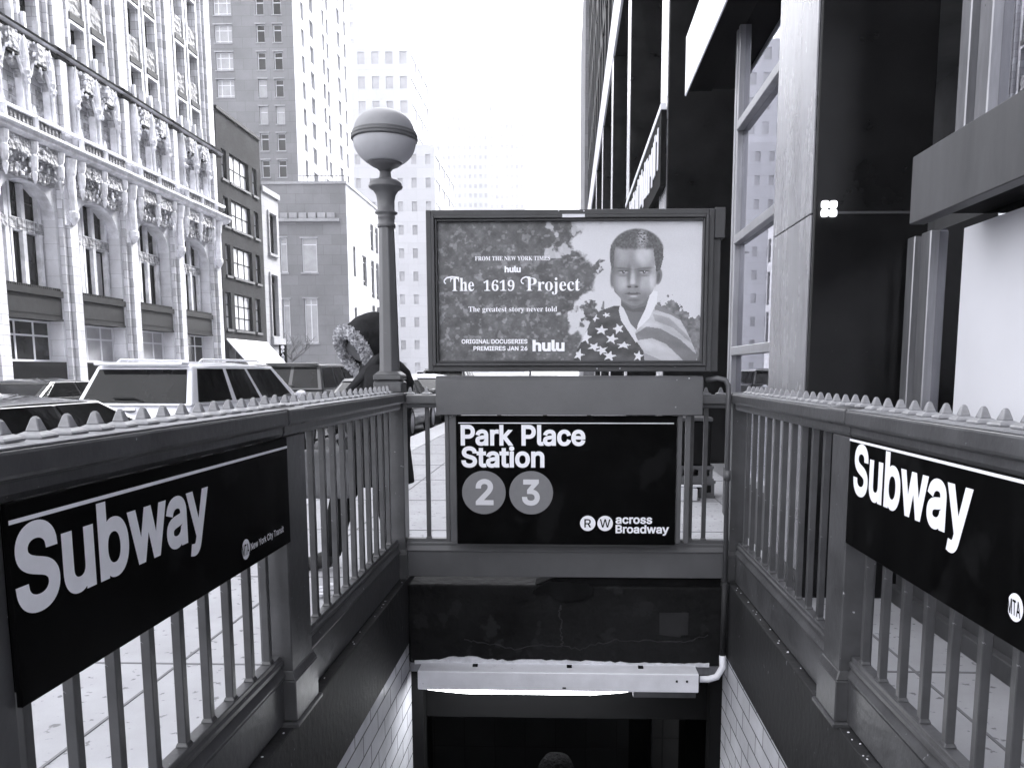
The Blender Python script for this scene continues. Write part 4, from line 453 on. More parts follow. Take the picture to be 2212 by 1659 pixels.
# ---- stairwell
mb = MB()
for s, zb in ((-1, -.375), (1, -.425)):
    a, b = sorted((s*(SX-.02), s*(SX+.17)))
    mb.box(a, b, SY0, 5.02, zb, 0.03)
    mb.box(*sorted((s*(SX-.02), s*(SX+.04))), SY0, 4.78, .03, .036)
tag(mb.build('stairwell_curb', M['curb'], bevel=.012), kind='structure')
mb = MB()
for s, zb in ((-1, -.375), (1, -.425)):
    a, b = sorted((s*(SX-.014), s*(SX+.16)))
    mb.box(a, b, SY0, 4.86, -4.2, zb)
struct('stairwell_tile_wall', mb, M['tile'])
mb = MB()
mb.box(-SX+.02, SX-.02, SY0-.1, 1.3, -.2, -.004)
for i in range(16): mb.box(-SX+.014, SX-.014, 1.3+.27*i, 1.3+.27*(i+1)-.001, -.19*(i+1)-.3, -.19*(i+1))
struct('stair_steps', mb, M['step'])
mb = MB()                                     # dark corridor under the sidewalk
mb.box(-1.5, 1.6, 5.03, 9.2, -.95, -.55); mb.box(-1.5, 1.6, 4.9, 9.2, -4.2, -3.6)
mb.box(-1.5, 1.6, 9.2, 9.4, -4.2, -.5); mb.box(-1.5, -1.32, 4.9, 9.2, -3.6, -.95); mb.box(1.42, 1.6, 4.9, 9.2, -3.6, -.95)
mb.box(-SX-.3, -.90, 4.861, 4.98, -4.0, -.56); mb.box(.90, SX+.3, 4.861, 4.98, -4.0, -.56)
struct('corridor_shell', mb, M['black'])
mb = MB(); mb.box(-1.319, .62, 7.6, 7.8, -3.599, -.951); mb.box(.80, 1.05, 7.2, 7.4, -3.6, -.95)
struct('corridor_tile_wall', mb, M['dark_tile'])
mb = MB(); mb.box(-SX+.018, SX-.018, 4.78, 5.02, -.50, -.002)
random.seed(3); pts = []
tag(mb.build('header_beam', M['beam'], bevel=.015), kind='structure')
# flaking plaster edge, cracks and patches on the beam face
def ribbon(mb, pts, w, y0, y1):
    rs = []
    for i, (x, z) in enumerate(pts):
        a = pts[max(i-1, 0)]; b = pts[min(i+1, len(pts)-1)]; t = math.hypot(b[0]-a[0], b[1]-a[1]); nx, nz = -(b[1]-a[1])/t, (b[0]-a[0])/t
        h = w*(.5+random.random())/2
        rs.append([(x-nx*h, y1, z-nz*h), (x-nx*h, y0, z-nz*h), (x+nx*h, y0, z+nz*h), (x+nx*h, y1, z+nz*h)])
    mb.rings(rs)
def wig(pts, n=6, a=.008):
    o = []
    for (p, q) in zip(pts, pts[1:]):
        for i in range(n): t = i/n; o.append((p[0]+(q[0]-p[0])*t+random.uniform(-a, a), p[1]+(q[1]-p[1])*t+random.uniform(-a, a)))
    return o+[pts[-1]]
mb = MB()
ribbon(mb, wig([(-.62, -.345), (-.5, -.365), (-.31, -.40), (-.12, -.375), (-.02, -.385), (.08, -.40), (.2, -.36), (.33, -.336), (.55, -.345), (.72, -.345), (.86, -.30)]), .005, 4.776, 4.781)
ribbon(mb, wig([(-.03, -.13), (-.045, -.17), (-.03, -.22), (-.035, -.30), (-.02, -.36), (-.03, -.385)]), .008, 4.776, 4.781)
tag(mb.build('beam_crack', mat('crack_repair', .035, .9, spec=.1, noise=(20, .4))), 'pale wandering crack repair across the dark stair header beam', 'crack')
mb = MB(); mb.prism([(.565, -.165), (.74, -.162), (.738, -.30), (.70, -.302), (.69, -.315), (.565, -.30)], 'y', 4.773, 4.781)
tag(mb.build('patch_plate', mat('patch', .026, .8, spec=.1, noise=(8, .2))), 'grey square paint patch on the dark header beam', 'patch')
mb = MB(); up = []; lo = []
for i in range(61):
    x = -.93+1.80*i/60; bulge = .028*math.exp(-((x+.62)/.16)**2)+.012*math.exp(-((x+.1)/.3)**2)
    up.append((x, -.478+bulge+random.uniform(-.007, .005))); lo.append((x, -.500+random.uniform(-.003, .003)))
mb.prism(up+lo[::-1], 'y', 4.768, 4.781)
tag(mb.build('plaster_edge', M['plaster']), 'ragged strip of flaking white plaster along the beam bottom', 'plaster')
mb = MB()                                     # mortar bed under the front rail: right half, with a broken lump in the middle
pl = [(-.19, .0), (-.10, .035), (-.05, .052), (.93, .05), (.93, .0)]
mb.prism(pl, 'y', 4.70+.09, 4.93)
mb.prism(wig([(-.18, -.02), (-.21, -.045), (-.10, -.06), (-.03, -.10), (.07, -.095), (.15, -.06), (.165, -.01), (.10, .02), (-.1, .03)], 4, .007), 'y', 4.765, 4.9)
tag(mb.build('mortar_bed', mat('mortar', .008, .9, spec=.05, noise=(7, .4), bump=(20, .5, .01)), bevel=.006), 'broken dark mortar lump under the front railing', 'mortar')
# steel angle below the beam + light fixture
mb = MB(); mb.box(-SX+.02, SX-.02, 4.79, 5.0, -.555, -.501)
struct('lintel_plate', mb, M['metal'])
fx = empty('light_fixture', (-.05, 4.70, -.55), 'long white fluorescent light fixture hanging under the header beam', 'light fixture')
mb = MB(); mb.box(-.885, .785, 4.62, 4.79, -.603, -.488); mb.build('housing', M['fixture'], fx, bevel=.006)
mb = MB(); mb.lathe((0, 0), [(.001, 0)], 3); mb = MB()
rs = []
for i in range(49):
    x = -.84+1.22*i/48; e = math.sqrt(min(1, .03+5.0*min(i, 48-i)/48)); rs.append([(x, 4.632+.055+.055*math.cos(a), -.6035-.042*e*math.sin(a)) for a in [math.pi*j/8 for j in range(9)]])
mb.rings(rs); mb.build('diffuser', M['tube'], fx, smooth=True)
mb = MB(); mb.box(.40, .77, 4.63, 4.78, -.640, -.6035); mb.build('ballast_box', M['panel_grey'], fx, bevel=.004)
mb = MB()
for x in (.655, .715): mb.lathe((0, 0), [(.001, 0)], 3) if 0 else mb.box(x-.006, x+.006, 4.616, 4.6205, -.538, -.526)
mb.box(-.02, .0, 4.617, 4.6205, -.585, -.577); mb.build('screw', M['black'], fx)
for x in (-.55, .02, .45):
    mb = MB(); mb.box(x-.015, x+.015, 4.70, 4.73, -.4875, -.4785); mb.build('hanger', M['black'], fx)
# conduit
cd = empty('conduit_pipe', (.93, 4.72, 0), 'thin vertical conduit pipe in the right corner of the stairwell', 'pipe')
mb = MB(); mb.tube([(.80, 4.72, 1.235), (.86, 4.70, 1.245), (.905, 4.69, 1.235), (.922, 4.69, 1.205), (.925, 4.69, 1.15), (.935, 4.69, .05)], .0145, 10); mb.build('upper_pipe', M['paint_light'], cd, smooth=True)
mb = MB(); mb.tube([(.935, 4.69, .05), (.935, 4.70, -.40)], .0175, 10); mb.build('lower_pipe', M['curb'], cd, smooth=True)
mb = MB(); mb.tube([(.932, 4.69, .655), (.932, 4.69, .715)], .019, 10); mb.build('coupling', M['paint_light'], cd, smooth=True)
mb = MB(); mb.tube([(.935, 4.70, -.40), (.935, 4.69, -.47), (.90, 4.68, -.525), (.85, 4.68, -.54), (.80, 4.68, -.54)], .02, 10); mb.build('elbow', M['fixture'], cd, smooth=True)
# ================================================================== RAILINGS
def base_profile(s):                          # inward side is s*(small X)
    return [(s*1.000, .045), (s*1.000, .20), (s*.993, .215), (s*1.010, .248), (s*1.0, .250), (s*1.0, .268), (s*1.008, .270), (s*1.008, .288), (s*1.048, .288), (s*1.06, .20), (s*1.06, .045)]
def cap_profile(s):
    return [(s*.975, 1.062), (s*.968, 1.076), (s*.968, 1.098), (s*.950, 1.103), (s*.947, 1.112), (s*.947, 1.150), (s*.953, 1.156), (s*1.10, 1.156), (s*1.106, 1.150), (s*1.106, 1.112), (s*1.085, 1.10), (s*1.085, 1.062)]
spike_mb = MB()
spike_mb.frustum((0, 0), .056, .056, .056, .056, 0, .007); spike_mb.frustum((0, 0), .054, .054, .028, .028, .007, .014)
spike_mb.frustum((0, 0), .028, .028, .012, .012, .014, .040); spike_mb.frustum((0, 0), .012, .012, .007, .007, .040, .0425)
spike_proto = None; picket_proto = {}
def spike(parent, x, y, z):
    global spike_proto
    if spike_proto is None: o = spike_proto = spike_mb.build('spike', M['skylit'], None, bevel=.002, seg=1)  # spikes take the paint lightened for sky light
    else: o = spike_proto.copy(); COL.objects.link(o)
    o.parent = parent; off = woff(parent); o.location = (x-off.x, y-off.y, z-off.z); o.rotation_euler = (random.uniform(-.03, .03), random.uniform(-.03, .03), random.uniform(-.12, .12))
def picket(parent, x, y, z0, z1):
    k = (round(z0, 3), round(z1, 3))
    if k not in picket_proto:
        m_ = MB(); m_.box(-.0125, .0125, -.0125, .0125, 0, z1-z0); m_.frustum((0, 0), .036, .036, .026, .026, 0, .012)
        o = picket_proto[k] = m_.build('picket', M['paint'], None, bevel=.002, seg=1)
    else: o = picket_proto[k].copy(); COL.objects.link(o)
    o.parent = parent; off = woff(parent); o.location = (x-off.x, y-off.y, z0-off.z)
for s, lab in ((-1, 'dark painted iron railing along the street side of the stairs'), (1, 'dark painted iron railing beside the black stone shopfront')):
    rl = empty('stair_railing', (s*1.03, 3.0, 0), lab, 'railing', 'stair entrance railings')
    y_a, y_m0, y_m1, y_c = (1.215, 2.735, 2.965, 4.72) if s < 0 else (1.12, 2.795, 2.985, 4.72)
    for (a, b) in ((y_a+.13, y_m0), (y_m1, y_c)):
        mb = MB(); mb.rings([[(x, a, z) for x, z in base_profile(s)], [(x, b, z) for x, z in base_profile(s)]]); mb.build('base_rail', M['paint'], rl, bevel=.003, seg=1)
    for (a, b) in ((y_a, y_m0-.004), (y_m0+.18, 4.70)):
        mb = MB(); mb.rings([[(x, a, z) for x, z in cap_profile(s)], [(x, b, z) for x, z in cap_profile(s)]]); tr_ = mb.build('top_rail', M['paint'], rl, bevel=.003, seg=1); mb = MB(); mb.box(*sorted((s*.951, s*1.102)), a+.003, b-.003, 1.1562, 1.1592); mb.build('skylit_top_plate', M['skylit'], tr_)  # thin added sheet carries the sky sheen painted on the rail top
    mb = MB(); mb.rings([[(x*1.0+s*-.004, y_m0, z+.003) for x, z in cap_profile(s)], [(x+s*-.004, y_m0+.176, z+.003) for x, z in cap_profile(s)]]); mb.build('rail_coupling', M['paint'], rl, bevel=.003, seg=1)
    for (a, b) in ((y_a, y_a+.13), (y_m0, y_m1)):
        mb = MB(); x0, x1 = sorted((s*.970, s*1.082))
        mb.box(x0, x1, a+.004, b-.004, .03, 1.062)
        xx0, xx1 = sorted((s*.955, s*1.095)); cx = (xx0+xx1)/2; w = xx1-xx0
        mb.box(xx0, xx1, a-.012, b+.012, .05, .20); mb.frustum((cx, (a+b)/2), w, b-a+.024, w-.026, b-a-.002, .20, .232)
        mb.box(xx0-.01, xx1+.01, a-.03, b+.03, .032, .05)
        mb.build('post', M['paint'], rl, bevel=.004, seg=1)
    n = 0; y = y_m0-.075
    while y > y_a+.16: picket(rl, s*1.028, y, .288, 1.062); y -= .1535
    y = y_m1+.085
    while y < 4.70: picket(rl, s*1.028, y, .288, 1.062); y += .1535
    y = 1.24
    while y < 4.68:
        if s > 0 and abs(y-2.98) < .09: spike(rl, s*1.03, y, 1.1625 if y < y_m0+.18 else 1.1595)
        else: spike(rl, s*1.03, y, 1.1625 if y_m0 < y < y_m0+.176 else 1.1595)
        y += .1
fr = empty('front_railing', (0, 4.79, 0), 'dark painted iron cross railing at the far end of the stairs', 'railing', 'stair entrance railings')
for s in (-1, 1):
    mb = MB(); x0, x1 = sorted((s*.963, s*1.066)); mb.box(x0, x1, 4.735, 4.865, .035, 1.10)
    xx0, xx1 = sorted((s*.952, s*1.078)); mb.box(xx0, xx1, 4.722, 4.878, .05, .20); mb.frustum(((xx0+xx1)/2, 4.80), .126, .156, .105, .132, .20, .225)
    mb.box(*sorted((s*.945, s*1.10)), 4.705, 4.885, 1.10, 1.160)
    mb.build('corner_post', M['paint'], fr, bevel=.004, seg=1)
prof = [(4.76, .055), (4.76, .205), (4.752, .215), (4.768, .243), (4.768, .26), (4.775, .262), (4.775, .285), (4.82, .285), (4.83, .2), (4.83, .055)]
mb = MB(); mb.rings([[(-.962, y, z) for y, z in prof], [(.962, y, z) for y, z in prof]]); mb.build('base_rail', M['paint_light'], fr, bevel=.003, seg=1)
prof = [(4.755, 1.072), (4.75, 1.092), (4.735, 1.097), (4.735, 1.142), (4.742, 1.148), (4.86, 1.148), (4.865, 1.142), (4.865, 1.10), (4.85, 1.072)]
mb = MB(); mb.rings([[(-.944, y, z) for y, z in prof], [(.944, y, z) for y, z in prof]]); mb.build('top_rail', M['paint_light'], fr, bevel=.003, seg=1)
for x in (-.829, -.40, -.13, .13, .40, .735, .817): picket(fr, x, 4.79, .285, 1.072)
for x in (-.93, -.83, .815, .90): spike(fr, x, 4.80, 1.1485)
# ================================================================== SIGNS
SIGNGRP = 'black enamel station signs'
for s in (-1, 1):
    lab = ('black station sign reading Subway with its name line beside the street, leftmost sign', 'black station sign reading Subway beside the shopfront, rightmost sign')[s > 0]
    X = s*(.955 if s < 0 else .962); y0, y1 = (1.334, 2.728) if s < 0 else (1.20, 2.775)
    sg = empty('subway_sign', (X, 2.0, .88), lab, 'sign', SIGNGRP)
    mb = MB(); mb.box(*sorted((X, X+s*.012)), y0, y1, .700, 1.064); mb.box(*sorted((X+s*.0121, X+s*.05)), y0+.02, y1-.02, .72, 1.05); mb.build('panel', M['black_enamel'], sg, bevel=.002, seg=1)
    if s < 0: P = lambda x, y: (X+.0016, y0+x, y)
    else: P = lambda x, y: (X-.0016, y1-x, y)
    mb = MB(); mb.add([P(.0, 1.027 if s < 0 else 1.053), P(y1-y0-.004, 1.027 if s < 0 else 1.053), P(y1-y0-.004, 1.035 if s < 0 else 1.061), P(.0, 1.035 if s < 0 else 1.061)], [(0, 1, 2, 3)])
    mb.build('white_line', M['white_vinyl'], sg)
    mb = MB()
    if s < 0: put_text(mb, 'Subway', 's', P, 1.338-y0, .867, width=.765, height=.147, off=27)
    else: put_text(mb, 'Subway', 's', P, .052, .889, width=.80, height=.153, off=27)
    mb.build('lettering', M['white_vinyl'], sg)
    lx, lz = (2.336-y0, .762) if s < 0 else (1.06, .787)
    lg = MB(); disc(lg, P, lx, lz, .0305); lgo = lg.build('emblem', M['white_vinyl'], sg)
    P2 = (lambda x, y: (X+.0024, y0+x, y)) if s < 0 else (lambda x, y: (X-.0024, y1-x, y))
    mb = MB(); put_text(mb, 'MTA', 's', P2, lx-.027, lz-.017, width=.05, height=.032, off=10, slant=-.12); mb.build('emblem_letters', M['black_enamel'], lgo)
    mb = MB(); put_text(mb, 'New York City Transit', 's', P, lx+.037, lz-.011, width=.285, height=.020, off=12); mb.build('small_lettering', M['white_vinyl'], sg)
st = empty('station_sign', (0, 4.66, .64), 'black station sign reading Park Place Station below the billboard', 'sign', SIGNGRP)
mb = MB(); mb.box(-.640, .632, 4.66, 4.70, .278, 1.03); mb.build('panel', M['black_enamel'], st, bevel=.002, seg=1)
for x0, x1 in ((-.708, -.685), (-.682, -.642), (.636, .664), (.684, .712)):
    mb = MB(); mb.box(x0, x1, 4.672, 4.71, .287, 1.06); mb.build('upright', M['paint_light'], st, bevel=.002, seg=1)
P = lambda x, y: (x, 4.6584, y)
mb = MB(); mb.add([P(-.627, .986), P(.613, .986), P(.613, .9915), P(-.627, .9915)], [(0, 1, 2, 3)]); mb.build('white_line', M['white_vinyl'], st)
mb = MB(); put_text(mb, 'Park Place', 's', P, -.614, .864, width=.721, height=.109, off=27, space=230); put_text(mb, 'Station', 's', P, -.612, .737, width=.483, height=.110, off=27)
mb.build('lettering', M['white_vinyl'], st); mb = MB()
put_text(mb, 'across', 's', P, .286, .406, width=.212, height=.046, off=26); put_text(mb, 'Broadway', 's', P, .286, .350, width=.311, height=.045, off=26)
mb.build('small_lettering', M['white_vinyl'], st)
for cx, ch, tx, tw in ((-.482, '2', -.530, .104), (-.2065, '3', -.260, .104)):
    mb = MB(); disc(mb, P, cx, .584, .1275, 64); d_ = mb.build('route_disc', M['grey_disc'], st)
    mb = MB(); put_text(mb, ch, 's', lambda x, y: (x, 4.6576, y), tx, .517, width=tw, height=.138, off=26); mb.build('numeral', M['disc_light'], d_)
for cx, ch, w in ((.124, 'R', .040), (.225, 'W', .062)):
    mb = MB(); disc(mb, P, cx, .4055, .0452, 48); d_ = mb.build('route_disc', M['white_vinyl'], st)
    mb = MB(); put_text(mb, ch, 's', lambda x, y: (x, 4.6576, y), cx-w/2, .382, width=w, height=.048, off=8); mb.build('numeral', M['black_enamel'], d_)
# ================================================================== BILLBOARD
bb = empty('billboard', (.02, 4.75, 1.25), 'framed advertising billboard with a dark box base above the station sign', 'billboard')
mb = MB(); mb.box(-.751, .771, 4.63, 4.93, 1.036, 1.237); mb.prism([(4.63, 1.237), (4.93, 1.237), (4.90, 1.258), (4.655, 1.258)], 'x', -.751, .771); mb.build('base_box', M['paint_light'], bb, bevel=.003, seg=1)
def frame_bars(mb, x0, x1, z0, z1, w, y0, y1):
    mb.box(x0, x0+w, y0, y1, z0, z1); mb.box(x1-w, x1, y0, y1, z0, z1); mb.box(x0+w, x1-w, y0, y1, z1-w, z1); mb.box(x0+w, x1-w, y0, y1, z0, z0+w)
mb = MB(); frame_bars(mb, -.795, .815, 1.283, 2.178, .030, 4.655, 4.86); frame_bars(mb, -.764, .784, 1.3135, 2.1475, .018, 4.640, 4.70); frame_bars(mb, -.745, .765, 1.333, 2.128, .012, 4.652, 4.70)
mb.build('frame', M['frame'], bb, bevel=.004)
mb = MB(); mb.box(-.764, .784, 4.705, 4.85, 1.3135, 2.1475); mb.build('back_box', M['frame'], bb)
mb = MB(); mb.box(.816, .858, 4.69, 4.86, 1.283, 2.15); mb.box(.80, .885, 4.64, 4.87, 2.08, 2.19) if 0 else mb.box(.816, .875, 4.66, 4.87, 2.02, 2.185); mb.build('hinge_bracket', M['frame'], bb, bevel=.003, seg=1)
mb = MB(); mb.box(-.03, .095, 4.6385, 4.6398, 2.131, 2.149); mb.build('sticker', M['card'], bb)
for x, z in ((-.05, 2.17), (.30, 1.30), (.69, 1.245), (.09, 2.168), (.17, 1.30)):
    mb = MB(); mb.ball((x, 4.634 if z < 1.26 else 4.653, z), (.004, .003, .004), 6, 4); mb.build('bolt', M['card'], bb)
# poster picture: a printed sheet, painted procedurally as one colour per cell
def vnoise(x, y, seed=0):
    r = np.random.default_rng(seed).random((256, 256)); xi = np.floor(x).astype(int); yi = np.floor(y).astype(int); fx = x-xi; fy = y-yi
    fx = fx*fx*(3-2*fx); fy = fy*fy*(3-2*fy); g = lambda a, b: r[a % 256, b % 256]
    return (g(xi, yi)*(1-fx)+g(xi+1, yi)*fx)*(1-fy)+(g(xi, yi+1)*(1-fx)+g(xi+1, yi+1)*fx)*fy
def fbm(x, y, o=4, seed=0): return sum(vnoise(x*2**i, y*2**i, seed+i)/2**(i+1) for i in range(o))/(1-.5**o)
NX, NY = 440, 224
gx, gy = np.meshgrid((np.arange(NX)+.5)/NX*1862+178, (np.arange(NY)+.5)/NY*950+175)     # in pixels of the image crop the shapes were read from, y down
px, py = gx, gy
def sm(a, b, t): t = np.clip((t-a)/(b-a), 0, 1); return t*t*(3-2*t)
def lay(img, v, a): return img*(1-a)+v*a
def inpoly(poly):
    r = np.zeros(px.shape, bool); n = len(poly)
    for i in range(n):
        (x1, y1), (x2, y2) = poly[i], poly[(i+1) % n]
        c = ((y1 > py) != (y2 > py)); r ^= c & (px < (x2-x1)*(py-y1)/((y2-y1) or 1e-9)+x1)
    return r.astype(float)
def ell(cx, cy, rx, ry, soft=.15, ang=0.0):
    c, s = math.cos(ang), math.sin(ang); dx, dy = px-cx, py-cy
    d = np.sqrt(((dx*c+dy*s)/rx)**2+((-dx*s+dy*c)/ry)**2); return 1-sm(1-soft, 1+soft, d)
sky_ = .78+.07*sm(300, 900, py)*0+.05*(fbm(px/240, py/170, 3, 5)-.5)
img = sky_.copy()
leaf = fbm(px/60, py/52, 5, 11); leaf2 = fbm(px/28, py/24, 4, 21)
lv = .32+.12*(leaf-.5)*2+.30*np.clip(leaf2-.55, 0, 1)
lv = lv+.15*sm(.60, .72, fbm(px/34+9, py/30, 3, 41))+.05*(fbm(px/12, py/12, 2, 43)-.5)
edge = 1150+70*np.sin(py/75)+160*(fbm(px/90, py/80, 4, 31)-.5)*2+90*sm(600, 420, np.abs(py-560)+330)
mask = sm(34, -34, px-edge+70*(fbm(px/30, py/30, 3, 33)-.5)); mask = np.maximum(mask, (sm(.47, .57, fbm(px/46, py/46, 4, 61)) * (px < 1370) * (np.abs(py-470-(1330-px)*.9) < 50) * (px > 1180)))
mask = np.maximum(mask, sm(.45, .56, fbm(px/40, py/40, 4, 71)) * (px < 1360) * (py > 700+(px-1200)*.1) * (py < 900))
holes = sm(.54, .64, leaf) * (px > 930) * (py < 420); img = lay(img, lv, mask*(1-.75*holes))
t2 = ((py > 690+np.abs(px-1810)*.85+80*(fbm(px/26, py/26, 4, 81)-.5)*2) & (px > 1700)).astype(float)
t2 = np.maximum(t2, ((py > 860-(px-1900)*.25+70*(fbm(px/26, py/26, 4, 83)-.5)) & (px > 1860)).astype(float))
img = lay(img, .42+.35*(leaf2-.5), t2*.95)
# shoulders: draped striped cloth, starred cloth, neck
neck = inpoly([(1478, 690), (1690, 680), (1660, 790), (1590, 915), (1480, 800)]); img = lay(img, .42+.05*(leaf-.5), neck)
img = lay(img, .30, inpoly([(1478, 720), (1560, 770), (1660, 745), (1650, 790), (1560, 790), (1490, 770)])*.6)
drape = inpoly([(1700, 730), (1790, 760), (1890, 830), (1950, 930), (2010, 1060), (2025, 1130), (1560, 1130), (1570, 950), (1600, 900)])
fold = fbm(px/150+py/300, py/60-px/190, 3, 91)
img = lay(img, .70+.2*(fold-.5), drape)
img = lay(img, .48+.16*(fold-.5), drape*inpoly([(1705, 735), (1800, 760), (1880, 815), (1905, 850), (1830, 810), (1720, 775)]))
img = lay(img, .46+.14*(fold-.5), drape*inpoly([(1575, 945), (1660, 890), (1760, 905), (1900, 980), (2020, 1085), (2020, 1125), (1925, 1125), (1800, 1010), (1700, 970), (1600, 985)]))
img = lay(img, .60+.2*(fold-.5), drape*inpoly([(1700, 800), (1820, 830), (1960, 960), (1985, 1010), (1850, 900), (1720, 850)]))
img = lay(img, .58, drape*inpoly([(1640, 1070), (1740, 1110), (1780, 1130), (1600, 1130)]))
canton = inpoly([(1330, 780), (1420, 750), (1480, 745), (1500, 860), (1560, 950), (1640, 1060), (1650, 1130), (1140, 1130), (1165, 1060), (1215, 960), (1260, 860)])
fold2 = fbm(px/80-py/90, py/50+px/160, 3, 95)
img = lay(img, .27+.22*(fold2-.5), canton)
def star(cx, cy, r, a, sq=1.0):
    pts = []
    for i in range(10):
        q = a+math.pi*i/5; rr = r if i % 2 == 0 else r*.40
        pts.append((cx+rr*math.sin(q), cy-rr*math.cos(q)*sq))
    return inpoly(pts)
for (cx, cy, r, a, sq) in ((1290, 830, 38, .5, .8), (1375, 810, 34, -.4, .6), (1230, 965, 44, .2, 1.2), (1340, 915, 52, .1, .7), (1460, 905, 46, -.3, .9), (1415, 975, 50, .25, .8), (1290, 1030, 52, .5, .65), (1345, 1055, 50, .9, .7), (1500, 1020, 62, .1, .45), (1180, 1085, 44, .3, 1.0), (1400, 1095, 54, .2, .75), (1605, 1095, 40, .2, 1.1)):
    img = lay(img, .84, star(cx, cy, r, a, sq)*canton)
img = lay(img, .80, inpoly([(1470, 735), (1500, 770), (1600, 985), (1585, 1000), (1480, 850), (1462, 780)])); img = lay(img, .84, inpoly([(1690, 640), (1735, 650), (1730, 730), (1680, 830), (1590, 918), (1600, 870), (1650, 770)]))
# head of a plain, generic child
face = np.maximum(ell(1563, 560, 163, 200, .05), ell(1563, 400, 168, 165, .05)); jaw = inpoly([(1405, 560), (1722, 560), (1700, 650), (1640, 725), (1590, 748), (1540, 745), (1490, 715), (1430, 650)])
face = np.maximum(face*sm(640, 600, py), jaw)
img = lay(img, .44, ell(1738, 548, 26, 54, .15, .15)); img = lay(img, .34, ell(1738, 552, 12, 34, .3, .15))
skin = .53+.10*(fbm(px/50, py/60, 3, 101)-.5)
skin = skin-.13*sm(1480, 1400, px)+.20*ell(1630, 395, 55, 75, .6)+.08*ell(1470, 390, 60, 60, .7)+.12*ell(1480, 590, 55, 50, .7)+.13*ell(1650, 590, 50, 55, .7)-.06*ell(1563, 700, 90, 50, .8)+.12*ell(1700, 560, 22, 90, .5)
skin = skin+.16*ell(1556, 560, 16, 60, .6)-.16*ell(1530, 540, 14, 60, .8)-.08*ell(1600, 560, 14, 60, .8)
img = lay(img, skin, face)
hair = np.maximum(ell(1585, 380, 186, 155, .05)*sm(375, 345, py+10*(fbm(px/14, py/14, 2, 9)-.5)+18*sm(1500, 1400, px)), 0)
hair = np.maximum(hair, inpoly([(1400, 330), (1430, 345), (1422, 480), (1408, 510), (1396, 430)])*.9); hair = np.maximum(hair, inpoly([(1695, 330), (1765, 330), (1772, 420), (1752, 500), (1722, 520), (1712, 440)]))
img = lay(img, .33+.20*(fbm(px/9, py/9, 2, 7)-.5)+.28*ell(1620, 290, 34, 60, .7)*(fbm(px/7, py/7, 2, 8) > .45), hair)
img = lay(img, .70, ell(1615, 345, 26, 38, .8)*.5*(1-hair*.4))
for (cx, s_) in ((1490, 1), (1635, -1)):      # brow, eye socket, eye
    img = lay(img, .34, ell(cx, 494, 56, 8, .6, .10*s_)*.7)
    img = lay(img, .40, ell(cx, 514, 54, 20, .8)*.6)
    img = lay(img, .62, ell(cx+2, 519, 30, 8.5, .35)); img = lay(img, .20, ell(cx+3, 517.5, 10, 9, .35)); img = lay(img, .28, ell(cx+1, 510, 36, 4.5, .5)); img = lay(img, .85, ell(cx+6, 514, 3.5, 3.5, .3))
    img = lay(img, .42, ell(cx, 542, 36, 7, .5)*.6)
img = lay(img, .74, ell(1558, 585, 16, 22, .6)*.8); img = lay(img, .42, ell(1558, 614, 42, 14, .4)*.6); img = lay(img, .24, ell(1534, 617, 13, 6, .4)); img = lay(img, .24, ell(1584, 617, 12, 6, .4))
img = lay(img, .33, inpoly([(1500, 664), (1535, 655), (1560, 660), (1590, 655), (1622, 664), (1580, 672), (1540, 672)])); img = lay(img, .50, inpoly([(1508, 672), (1560, 674), (1616, 671), (1590, 694), (1560, 699), (1530, 694)])); img = lay(img, .75, ell(1565, 682, 26, 6, .5)*.8); img = lay(img, .36, ell(1565, 708, 42, 8, .6)*.6)
img += .03*(rng.random(img.shape)-.5); img = np.clip(img, .04, .9)
lin = np.where(img < .04045, img/12.92, ((img+.055)/1.055)**2.4)
X0, X1, Z0, Z1 = -.733, .753, 1.346, 2.116
me = bpy.data.meshes.new('poster'); vx = np.linspace(X0, X1, NX+1); vz = np.linspace(Z1, Z0, NY+1); VX, VZ = np.meshgrid(vx, vz)
vs = np.stack([VX.ravel()-.02, np.full(VX.size, 4.684-4.75), VZ.ravel()-1.25], 1)
idx = np.arange((NX+1)*(NY+1)).reshape(NY+1, NX+1); fs = np.stack([idx[:-1, :-1], idx[1:, :-1], idx[1:, 1:], idx[:-1, 1:]], -1).reshape(-1, 4)
me.from_pydata(vs.tolist(), [], fs.tolist()); me.update()
at_ = me.attributes.new('print', 'FLOAT_COLOR', 'FACE'); l_ = lin.ravel(); at_.data.foreach_set('color', np.stack([l_*.975, l_*.98, l_*1.045, np.ones_like(l_)], 1).astype(np.float32).ravel())
pm = bpy.data.materials.new('printed_poster'); pm.use_nodes = True; t = pm.node_tree; a_ = t.nodes.new('ShaderNodeAttribute'); a_.attribute_name = 'print'
t.links.new(a_.outputs['Color'], t.nodes['Principled BSDF'].inputs['Base Color']); t.nodes['Principled BSDF'].inputs['Roughness'].default_value = .45
me.materials.append(pm); po = bpy.data.objects.new('poster', me); COL.objects.link(po); po.parent = bb
P = lambda x, y: (x, 4.6815, y)
mb = MB()
put_text(mb, 'FROM THE NEW YORK TIMES', 'r', P, -.523, 1.905, width=.425, height=.023, capref=455, off=2)
put_text(mb, 'The', 'r', P, -.665, 1.737, width=.135, height=.072, capref=455, off=1); put_text(mb, '1619', 'r', P, -.476, 1.737, width=.176, height=.060, capref=482, off=-1); put_text(mb, 'Project', 'r', P, -.232, 1.737, width=.304, height=.072, capref=455, off=-1)
put_text(mb, 'The greatest story never told', 'r', P, -.563, 1.621, width=.505, height=.029, capref=455)
put_text(mb, 'hulu', 's', P, -.356, 1.841, width=.092, height=.031, off=38)
